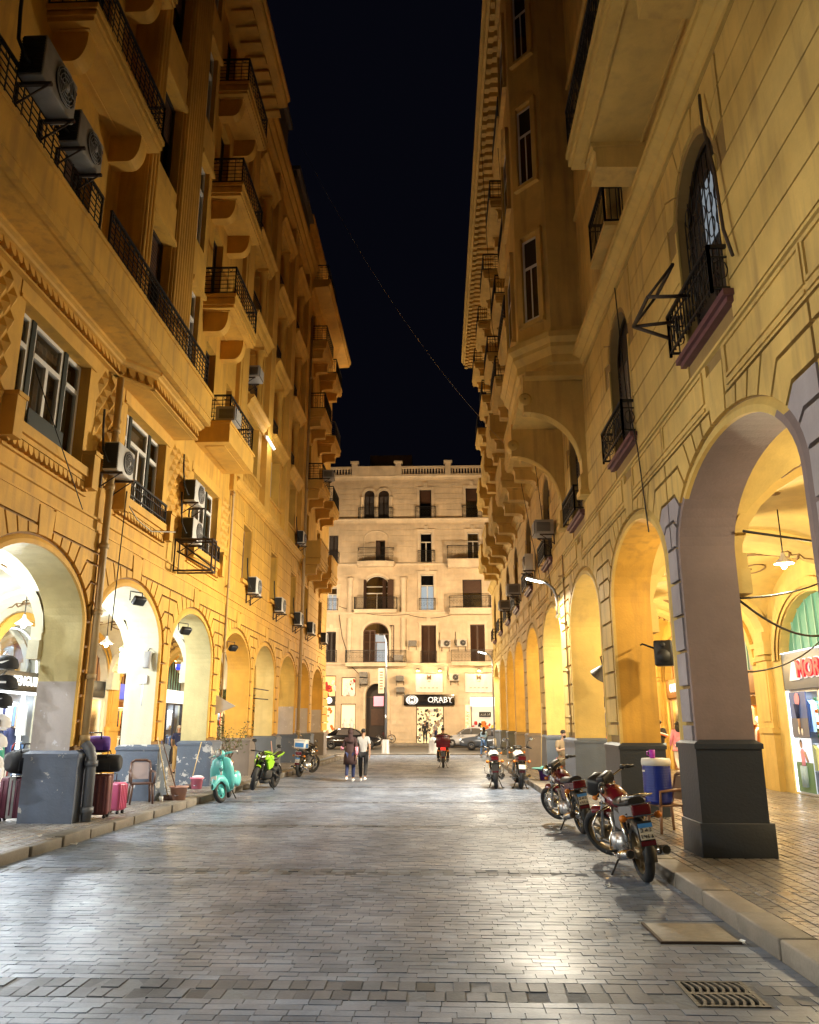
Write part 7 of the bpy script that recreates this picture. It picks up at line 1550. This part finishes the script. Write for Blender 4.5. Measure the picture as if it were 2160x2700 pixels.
# turquoise scooter
def scooter(label,loc,rz,lean,steer):
    o=thing('scooter',label,'scooter',loc); M=Matrix.Rotation(rz,4,'Z')@Matrix.Rotation(lean,4,'X'); o.rotation_euler=M.to_euler(); o.scale=(1.1,)*3
    r=.24; P='paint_teal'; wheel(o,'rear_wheel',(-.62,0,r),r,.10,'chrome',0,5)
    f=link('front_assembly',None,o); f.matrix_local=Matrix.Translation((.40,0,.92))@Matrix.Rotation(R(-20),4,'Y')@Matrix.Rotation(steer,4,'Z')
    fz=-.735; wheel(f,'front_wheel',(.04,0,fz),r,.095,P,0,5)
    k=MB(); k.tube([(0,0,0),(0,0,-.4),(.0,-.07,-.55),(.03,-.07,fz)],.024,7); k.obj('fork','steel',f)
    k=MB(); k.loft([[(.04+(r+.06)*cos(a)*s_,w*c,fz+(r+.07)*sin(a)*1.05*s_-(0 if abs(c)<.9 else .10)) for c,s_ in ((-1,.96),(-.75,1.04),(0,1.12),(.75,1.04),(1,.96))] for a,w in [(R(12),.03),(R(35),.085),(R(65),.11),(R(95),.115),(R(125),.11),(R(155),.09)]],0,False,True); k.obj('front_fender',P,f)
    k=MB(); k.loft([[(.05+a*cos(2*pi*i/12),b*sin(2*pi*i/12),z) for i in range(12)] for a,b,z in ((.05,.06,-.02),(.10,.10,.03),(.11,.12,.10),(.06,.09,.15))]); k.obj('headset',P,f)
    k=MB(); k.lathe([(0,.03),(.075,.02),(.08,0)],16,(.13,0,.09),0,'x'); k.obj('headlight','clear_lens',f); k=MB(); k.lathe([(.075,.03),(.09,.02),(.085,-.02)],16,(.13,0,.09),0,'x'); k.obj('headlight_rim','chrome',f)
    for s in (-1,1): k=MB(); k.tube([(.0,s*.10,.10),(-.06,s*.24,.12)],[.03,.022],8); q=k.obj('handlebar',P,f); k=MB(); k.tube([(-.06,s*.24,.12),(-.09,s*.36,.12)],.02,7); k.tube([(.0,s*.22,.12),(-.02,s*.35,.11)],.007,5); k.obj('grip','ac_white',q)
    # leg shield, floor, body
    k=MB(); k.loft([[(x+.06*(c*c)*-1,w*c,z) for c in (-1,-.7,-.35,0,.35,.7,1)]+[(x-.02+.06*(c*c)*-1,w*c,z) for c in (1,.7,.35,0,-.35,-.7,-1)] for x,w,z in ((.40,.10,.95),(.43,.20,.90),(.44,.26,.70),(.42,.27,.45),(.34,.24,.28),(.20,.20,.23))],0,True,True); k.obj('leg_shield',P,o)
    k=MB(); k.tube([(.47,0,.92),(.49,0,.6),(.44,0,.36)],[.03,.035,.03],8); k.obj('horn_cover',P,o); k=MB(); k.box(.495,.515,-.035,.035,.66,.72); k.obj('emblem','chrome',o)
    k=MB(); k.bbox((-.02,0,.23),(.5,.34,.05),.02); k.obj('floorboard',P,o); k=MB(); 
    for y in (-.1,-.05,.05,.1): k.box(-.25,.2,y-.008,y+.008,.255,.265)
    k.obj('floor_strip','rubber',o)
    k=MB(); k.loft([[(x,w*cos(2*pi*i/12),z+h*sin(2*pi*i/12)) for i in range(12)] for x,w,h,z in ((-.18,.06,.2,.44),(-.28,.13,.22,.50),(-.55,.16,.2,.55),(-.8,.12,.16,.55),(-.95,.05,.1,.54))]); k.obj('body',P,o)
    for s in (-1,1): k=MB(); k.loft([[(x,s*(.13+w*.5)+w*.5*cos(2*pi*i/12),z+h*sin(2*pi*i/12)) for i in range(12)] for x,w,h,z in ((-.24,.02,.05,.42),(-.34,.12,.13,.42),(-.55,.18,.18,.42),(-.76,.15,.15,.42),(-.9,.04,.06,.42))]); k.obj('side_cowl',P,o)
    k=MB(); k.loft([[(x,w*cos(2*pi*i/12),z+.06*sin(2*pi*i/12)) for i in range(12)] for x,w,z in ((-.2,.09,.77),(-.35,.14,.78),(-.6,.15,.79),(-.8,.12,.80))]); k.obj('seat','plastic_tan',o)
    k=MB(); k.bbox((-.97,0,.56),(.04,.1,.07),.015); k.obj('tail_light','red_lens',o); k=MB(); k.tube([(-.2,.12,.22),(-.18,.22,.0)],.014,6); k.tube([(-.2,-.12,.22),(-.18,-.22,.02)],.014,6); k.obj('kickstand','iron',o)
    k=MB(); k.tube([(.2,.0,.3),(.12,-.2,.7),(.05,-.3,.8)],.008,5); k.obj('cable','black',o); k=MB(); k.add([(.30,-.0,fz+.1)],[]) ; MB().cbox((.0,0,.0),(.02,.13,.09)).obj('number_plate','ac_white',f,(.30,0,fz+.22)); return o
scooter('turquoise vintage scooter parked facing the camera at the left kerb',(-5.38,20.9,0),R(-83),R(5),R(-24))
# ---------------------------------------------------------------- cars in the cross street
def car(label,loc,rz,paint,lit=False,h=1.0,g=None):
    o=thing('car',label,'car',loc,rz); L=4.35
    def ringy(x,zb,zs,wb,ws): return [(x,-ws,zs),(x,-wb,zb+.12),(x,-wb+.05,zb),(x,wb-.05,zb),(x,wb,zb+.12),(x,ws,zs)]
    prof=[(2.16,.40,.60,.66,.62),(2.10,.28,.68,.78,.70),(1.85,.22,.76,.84,.76),(1.35,.20,.84,.86,.80),(.85,.20,.90,.87,.82),(0,.20,.92,.87,.83),(-1.0,.20,.94,.87,.83),(-1.5,.22,.95,.86,.80),(-1.95,.26,.93,.83,.76),(-2.14,.34,.84,.76,.70),(-2.18,.42,.66,.7,.64)]
    k=MB(); k.loft([ringy(*p) for p in prof]); k.obj('body',paint,o)
    k=MB(); n=8; roof=[(.95,.90,.74),(.35,1.30,.60),(.05,1.40,.60),(-.65,1.41,.60),(-1.0,1.33,.58),(-1.62,.94,.72)]
    k.loft([[(x,-w-.0,min(z,.90)),(x,-w*.97,z-.02 if z>.95 else z),(x,-w*.8,z+.02),(x,0,z+.04),(x,w*.8,z+.02),(x,w*.97,z-.02 if z>.95 else z),(x,w,min(z,.90))] for x,z,w in roof],0,True,True); k.obj('roof',paint,o)
    for s in (-1,1):
        for pts in ([(.86,.95),(.36,1.27),(-.02,1.35),(-.02,.95)],[(-.1,.95),(-.1,1.35),(-.66,1.35),(-.82,1.28),(-.98,.95)]):
            k=MB(); k.add([(x,s*(.80-(z-.9)*.43),z) for x,z in pts],[tuple(range(len(pts)))]); k.obj('side_window','shutter_dark' if paint!='paint_silver' else 'ac_dark',o)
        k=MB(); k.bbox((.72,s*.92,.98),(.12,.16,.1),.03); k.obj('wing_mirror',paint,o)
        for x in (.55,-.45): k=MB(); k.box(x-.08,x+.08,s*.872-.012,s*.872+.012,.80,.83); k.obj('door_handle','chrome' if paint!='paint_black' else 'black',o)
        k=MB(); k.bbox((2.06,s*.56,.64),(.14,.3,.13),.04); k.obj('headlight','head_lit' if lit else 'clear_lens',o); k=MB(); k.bbox((-2.13,s*.56,.78),(.1,.28,.13),.03); k.obj('tail_light','red_lens',o)
    for x0,z0,x1,z1,w0,w1 in ((1.0,.93,.38,1.30,.68,.55),(-1.05,1.31,-1.62,.96,.54,.68)): k=MB(); k.add([(x0+.02,-w0,z0+.02),(x0+.02,w0,z0+.02),(x1+.02,w1,z1+.03),(x1+.02,-w1,z1+.03)],[(0,1,2,3)]); k.obj('windscreen','ac_dark',o)
    for x in (1.35,-1.32):
        for s in (-1,1): wheel(o,'wheel',(x,s*.78,.31),.31,.19,'alu',0 if s>0 else pi,7)
    k=MB(); k.box(2.13,2.18,-.26,.26,.42,.54); k.obj('number_plate','plate_white',o); return o
car('black saloon car standing across the end of the lane on the left',(-6.3,58.2,.13),R(3),'paint_black')
car('pale silver saloon car passing in front of the ORABY shop',(2.2,61.0,.17),R(180),'paint_silver',True)
car('dark grey car with a lit headlamp turning at the right end of the lane',(3.5,57.0,.12),R(178),'paint_slate',True)
o=thing('bicycle','red bicycle leaning beside the arched house door','bicycle',(-4.3,65.0,.36),R(10)); k=MB()
for x in (-.5,.5): wheel(o,'wheel',(x,0,.33),.33,.04,'steel',0,8)
k.tube([(-.5,0,.33),(-.15,0,.75),(.38,0,.78),(.0,0,.3),(-.5,0,.33)],.018,6); k.tube([(.5,0,.33),(.36,0,.95)],.018,6); k.tube([(.0,0,.3),(-.2,0,.9)],.018,6); k.obj('frame','paint_red',o); k=MB(); k.tube([(.36,-.28,.98),(.36,.28,.98)],.014,6); k.obj('handlebar','steel',o); k=MB(); k.bbox((-.2,0,.92),(.24,.13,.05),.02); k.obj('saddle','black',o)
# ---------------------------------------------------------------- people: one skinned surface each, clothes as children
def skin_mesh(name,nodes,edges,mt,par,sub=2,root=None):
    ks=list(nodes); me=bpy.data.meshes.new(name); me.from_pydata([nodes[k][0] for k in ks],[(ks.index(a),ks.index(b)) for a,b in edges],[])
    tmp=bpy.data.objects.new('tmp',me); C.objects.link(tmp); md=tmp.modifiers.new('skin','SKIN'); md.use_smooth_shade=True; sv=me.skin_vertices[0].data
    for i,k in enumerate(ks):
        r=nodes[k][1]; sv[i].radius=r if isinstance(r,tuple) else (r,r); sv[i].use_root=(k==(root or ks[0]))
    s=tmp.modifiers.new('sub','SUBSURF'); s.levels=sub; s.render_levels=sub
    dg=bpy.context.evaluated_depsgraph_get(); dg.update(); m2=bpy.data.meshes.new_from_object(tmp.evaluated_get(dg)); m2.name=name
    bpy.data.objects.remove(tmp); bpy.data.meshes.remove(me); m2.materials.clear(); m2.materials.append(M_[mt])
    for p in m2.polygons: p.use_smooth=True
    return link(name,m2,par)
STAND=dict(pelvis=(0,0,.93),spine=(0,0,1.12),chest=(0,.01,1.30),neckb=(0,-.005,1.43),neck=(0,.0,1.49),jaw=(0,.02,1.545),head=(0,.012,1.61),top=(0,.005,1.67),
 shL=(-.165,0,1.39),elL=(-.215,-.03,1.12),wrL=(-.22,.06,.88),haL=(-.22,.09,.81),shR=(.165,0,1.39),elR=(.215,-.03,1.12),wrR=(.22,.06,.88),haR=(.22,.09,.81),
 hiL=(-.09,0,.89),knL=(-.10,.02,.50),anL=(-.10,-.03,.09),toL=(-.11,.12,.035),hiR=(.09,0,.89),knR=(.10,.02,.50),anR=(.10,-.03,.09),toR=(.11,.12,.035))
RAD=dict(pelvis=(.13,.10),spine=(.115,.09),chest=(.145,.10),neckb=(.08,.065),neck=.052,jaw=(.058,.068),head=(.073,.088),top=(.052,.062),sh=.058,el=.040,wr=.027,ha=(.036,.018),hi=.085,kn=.055,an=.037,to=.034)
EDG=[('pelvis','spine'),('spine','chest'),('chest','neckb'),('neckb','neck'),('neck','jaw'),('jaw','head'),('head','top')]
for s in 'LR': EDG+=[('chest','sh'+s),('sh'+s,'el'+s),('el'+s,'wr'+s),('wr'+s,'ha'+s),('pelvis','hi'+s),('hi'+s,'kn'+s),('kn'+s,'an'+s),('an'+s,'to'+s)]
def rad(k): return RAD.get(k) or RAD[k[:2]]
def grow(r,d): return tuple(a+d for a in r) if isinstance(r,tuple) else r+d
def person(label,loc,rz,pose={},shirt='cloth_white',trousers='cloth_black',sleeve='short',skin='skin',hair='short',shoes='cloth_white',h=1.0,hairc='hair',face=True,extra=None,fat=0.,tunic=None,group=None,pants=True):
    J=dict(STAND); J.update(pose); o=thing('person',label,'person',loc,rz,group); o.scale=(h,)*3
    V={k:Vector(v) for k,v in J.items()}
    nodes={k:(V[k],rad(k)) for k in V}; ed=list(EDG)
    for s in 'LR':                                    # five fingers to each hand
        d=(V['ha'+s]-V['wr'+s]).normalized(); side=d.cross(Vector((1,0,0))).normalized() if abs(d.x)<.9 else Vector((0,1,0)); inn=(Vector((1,0,0))*(1 if s=='L' else -1))
        for q,(off,l) in enumerate(((-.026,.058),(-.009,.07),(.009,.066),(.025,.05))):
            a,b='f%s%d'%(s,q),'g%s%d'%(s,q); p=V['ha'+s]+side*off+d*.03; nodes[a]=(p,.0095); nodes[b]=(p+d*l+inn*.018,.007); ed+=[('ha'+s,a),(a,b)]
        a='t'+s; p=V['wr'+s]+d*.03+side*.04+inn*.01; nodes[a]=(p+d*.035+side*.012,.009); ed+=[('ha'+s,a)]
    body=skin_mesh('body',nodes,ed,skin,o,1,'pelvis')
    hd=V['head']; hq=MB(); M=None
    f=Vector((0,1,0)); 
    if face:
        q=MB(); q.ell(hd+Vector((0,.088,-.02)),(.011,.017,.022),7,5); q.obj('nose',skin,o); q=MB(); q.ell(hd+Vector((0,.080,-.058)),(.024,.008,.008),8,5); q.obj('mouth','cloth_pink' if False else 'red_lens',o)
        for s in (-1,1): q=MB(); q.ell(hd+Vector((s*.030,.076,.008)),(.011,.007,.007),7,5); q.obj('eye','black',o); q=MB(); q.ell(hd+Vector((s*.078,-.005,-.01)),(.012,.02,.032),7,5); q.obj('ear',skin,o)
    if hair=='short': q=MB(); q.ell(hd+Vector((0,-.022,.045)),(.082,.092,.075),14,8); q.obj('hair',hairc,o)
    elif hair=='long': q=MB(); q.ell(hd+Vector((0,-.022,.035)),(.088,.095,.085),14,8); q.loft([[(hd.x+a*cos(2*pi*i/12),hd.y-.055+b*sin(2*pi*i/12),hd.z+z) for i in range(12)] for a,b,z in ((.07,.045,.03),(.095,.05,-.06),(.10,.045,-.2),(.06,.03,-.36))]); q.obj('hair',hairc,o)
    elif hair=='veil': q=MB(); q.ell(hd+Vector((0,-.012,.01)),(.096,.108,.125),14,9); q.loft([[(a*cos(2*pi*i/14),-.005+b*sin(2*pi*i/14),hd.z+z) for i in range(14)] for a,b,z in ((.085,.09,-.05),(.08,.085,-.12),(.13,.11,-.2),(.19,.13,-.27),(.16,.13,-.34))]); q.obj('headscarf',hairc,o)
    T=dict(pelvis=V['pelvis']+Vector((0,0,-.02)),spine=V['spine'],chest=V['chest'],neckb=V['neckb'])
    n={k:(T[k],grow(rad(k),.024+fat)) for k in T}; n['neckb']=(V['neckb']+Vector((0,0,.015)),(.075,.07)); e=[('pelvis','spine'),('spine','chest'),('chest','neckb')]
    for s in 'LR':
        n['sh'+s]=(V['sh'+s],.082); n['el'+s]=((V['sh'+s].lerp(V['el'+s],.75)) if sleeve=='short' else V['el'+s],.064 if sleeve=='short' else .058); e+=[('chest','sh'+s),('sh'+s,'el'+s)]
        if sleeve=='long': n['wr'+s]=(V['wr'+s],.044); e+=[('el'+s,'wr'+s)]
    skin_mesh('shirt',n,e,shirt,o,2,'spine')
    n={'pelvis':(V['pelvis'],grow(rad('pelvis'),.016))}; e=[]
    if pants:
        for s in 'LR':
            n['hi'+s]=(V['hi'+s],.10); n['kn'+s]=(V['kn'+s],.074); n['an'+s]=(V['an'+s]+Vector((0,0,.03)),.058); e+=[('pelvis','hi'+s),('hi'+s,'kn'+s),('kn'+s,'an'+s)]
        skin_mesh('trousers',n,e,trousers,o,2,'pelvis')
    if tunic:
        q=MB(); z1=V['spine'].z+.1; prof=[(.15,.12,z1),(.19,.14,.95),(.22,.16,.75),(.235,.18,tunic)]; q.loft([[(a*cos(2*pi*i/16)*(1+.03*sin(5*i)),b*sin(2*pi*i/16)*(1+.03*sin(5*i)),z) for i in range(16)] for a,b,z in prof],0,True); q.obj('tunic',shirt,o)
    for s in 'LR':
        q=MB(); a,t=V['an'+s],V['to'+s]; d=(t-a); dl=Vector((d.x,d.y,0)); dl=dl.normalized() if dl.length>1e-3 else Vector((0,1,0)); r=Vector((-dl.y,dl.x,0)); z0=min(a.z-.09,t.z-.03) if a.z>.12 else 0
        up=Vector((0,0,1)); 
        q.loft([[a-Vector((0,0,.085))+dl*u+r*w*cos(2*pi*i/10)+up*(hh*.5+hh*.5*sin(2*pi*i/10)) for i in range(10)] for u,w,hh in ((-.075,.02,.05),(-.06,.036,.085),(0,.042,.10),(.09,.047,.07),(.16,.042,.05),(.185,.02,.03))]); q.obj('shoe',shoes,o)
    if extra: extra(o,V)
    return o
WALK=dict(anL=(-.09,-.22,.16),toL=(-.10,-.12,.05),knL=(-.10,.0,.50),anR=(.09,.20,.09),toR=(.10,.35,.04),knR=(.10,.15,.50),elL=(-.23,.02,1.12),wrL=(-.22,.16,.92),haL=(-.22,.2,.86),elR=(.22,-.08,1.13),wrR=(.23,-.12,.88),haR=(.23,-.14,.81))
def bag_x(o,V):
    k=MB(); k.bbox((.25,.02,.62),(.10,.22,.24),.03); q=k.obj('handbag','bag_black',o); k=MB(); k.tube([(.25,-.06,.73),(.25,.0,.84),(.25,.08,.73)],.01,5); k.obj('bag_strap','bag_black',q)
person('woman in a dark maroon tunic and headscarf walking away arm in arm',(-2.98,27.5,0),0,dict(WALK,elL=(-.26,.0,1.14),wrL=(-.30,.08,1.05),haL=(-.31,.12,1.10)),shirt='cloth_maroon',trousers='cloth_navy',sleeve='long',hair='veil',hairc='cloth_maroon',h=.97,tunic=.56,face=False,extra=lambda o,V:(lambda k:k.obj('sleeve','cloth_pink',o))(MB().tube([V['elL'],V['wrL']],[.063,.05],9).tube([V['elR'],V['wrR']],[.063,.05],9)))
person('man in a pale grey T-shirt and dark trousers walking away beside her',(-2.56,27.6,0),0,dict(WALK,anL=(-.09,.18,.09),toL=(-.10,.33,.04),knL=(-.10,.14,.5),anR=(.09,-.2,.15),toR=(.10,-.1,.05),knR=(.10,0,.5)),shirt='shirt_grey',trousers='cloth_black',h=.98,face=False,extra=lambda o,V:(lambda k:k.obj('handbag','bag_black',o))(MB().bbox((-.27,.08,.66),(.10,.2,.22),.03)))
# rider and the red box bike
RIDE=dict(pelvis=(0,-.12,.92),spine=(0,-.1,1.10),chest=(0,-.03,1.27),neckb=(0,0,1.39),neck=(0,.01,1.44),jaw=(0,.04,1.5),head=(0,.035,1.565),top=(0,.03,1.62),shL=(-.17,.0,1.35),shR=(.17,.0,1.35),elL=(-.27,.16,1.12),elR=(.27,.16,1.12),wrL=(-.34,.36,1.06),wrR=(.34,.36,1.06),haL=(-.35,.43,1.06),haR=(.35,.43,1.06),hiL=(-.10,-.10,.88),hiR=(.10,-.10,.88),knL=(-.21,.26,.66),knR=(.21,.26,.66),anL=(-.22,.0,.33),anR=(.22,.0,.33),toL=(-.23,.15,.28),toR=(.23,.15,.28))
person('delivery rider in dark clothes sitting on the moving red box motorcycle',(.13,36.72,0),0,RIDE,shirt='cloth_black',trousers='cloth_black',sleeve='long',face=False,shoes='cloth_black')
person('man in a dark jacket standing before the lit ORABY doorway',(-1.15,63.9,.36),R(170),dict(),shirt='cloth_black',trousers='cloth_black',sleeve='long',h=1.0,shoes='cloth_black')
person('man in a grey shirt walking on the far kerb by the ORABY doorway',(-.35,64.2,.36),R(-80),WALK,shirt='cloth_grey',trousers='cloth_navy',h=1.0)
person('veiled woman in a pale blue top and jeans at the right end of the lane',(2.55,48.2,0),R(150),dict(WALK,elL=(-.2,.06,1.14),wrL=(-.12,.2,1.08),haL=(-.06,.24,1.1)),shirt='cloth_paleblue',trousers='cloth_blue',sleeve='long',hair='veil',hairc='cloth_black',h=.96,face=False,shoes='cloth_white',extra=lambda o,V:(lambda k:k.obj('jacket','cloth_black',o))(MB().loft([[(a*cos(2*pi*i/12),-.09+.05*sin(2*pi*i/12),z) for i in range(12)] for a,z in ((.15,1.42),(.2,1.2),(.19,.95),(.2,.8))])))
person('grey haired man in a navy polo and camouflage trousers standing in the left arcade',(-9.35,29.3,.15),R(205),dict(elR=(.24,-.05,1.15),wrR=(.2,-.12,.98),haR=(.16,-.15,.95)),shirt='cloth_navy',trousers='stick',hairc='ac_white',h=.95,skin='skin_tan',shoes='cloth_black')
SIT=dict(pelvis=(0,-.02,.52),spine=(0,-.05,.72),chest=(0,-.04,.92),neckb=(0,-.02,1.05),neck=(0,0,1.11),jaw=(0,.03,1.17),head=(0,.03,1.235),top=(0,.02,1.295),shL=(-.18,-.02,1.0),shR=(.18,-.02,1.0),elL=(-.25,.06,.78),elR=(.25,.06,.78),wrL=(-.04,.22,.80),wrR=(.05,.24,.85),haL=(.04,.23,.81),haR=(-.03,.25,.87),hiL=(-.10,.05,.50),hiR=(.10,.05,.50),knL=(-.16,.44,.54),knR=(.16,.44,.54),anL=(-.15,.40,.10),anR=(.18,.44,.10),toL=(-.17,.55,.04),toR=(.2,.59,.04))
person('bearded man in a beige shirt sitting arms crossed by the right pier',(3.90,26.35,.15),R(180+22),SIT,shirt='cloth_khaki',trousers='cloth_khaki',sleeve='short',skin='skin_tan',h=1.12,shoes='cloth_black',extra=lambda o,V:(lambda k:k.obj('beard','hair',o))(MB().ell(V['jaw']+Vector((0,.04,-.01)),(.05,.045,.045),10,6)))
def stripe(o,V): k=MB(); k.tube([(-.24,-.1,1.22),(0,-.13,1.30),(.24,-.1,1.22)],.028,6); k.obj('shirt_stripe','cloth_white',o); k=MB(); k.tube([(-.24,-.1,1.17),(0,-.125,1.25),(.24,-.1,1.17)],.018,6); k.obj('shirt_stripe','cloth_orange',o)
person('man in a black T-shirt with a white chevron and pale jeans in the right arcade',(7.86,29.9,.15),R(5),dict(WALK,elR=(.24,.1,1.14),wrR=(.16,.28,1.15),haR=(.12,.33,1.18)),shirt='cloth_black',trousers='cloth_paleblue',h=1.06,fat=.015,face=False,extra=stripe)
person('woman with long dark hair in a loose pink shirt walking beside the man in black',(8.30,29.2,.15),R(0),WALK,shirt='cloth_pink',trousers='cloth_white',sleeve='long',hair='long',h=1.03,tunic=.78,face=False,fat=.02)
person('woman with long dark hair in an orange patterned dress in the right arcade',(4.95,23.7,.15),R(20),WALK,shirt='cloth_orange',trousers='cloth_tan',sleeve='short',hair='long',h=1.0,tunic=.6,face=False)
person('figure in black holding a phone behind the fourth right pier',(5.25,28.0,.15),R(100),dict(elR=(.25,.1,1.2),wrR=(.2,.25,1.4),haR=(.18,.28,1.46)),shirt='cloth_black',trousers='cloth_black',sleeve='long',h=1.0)
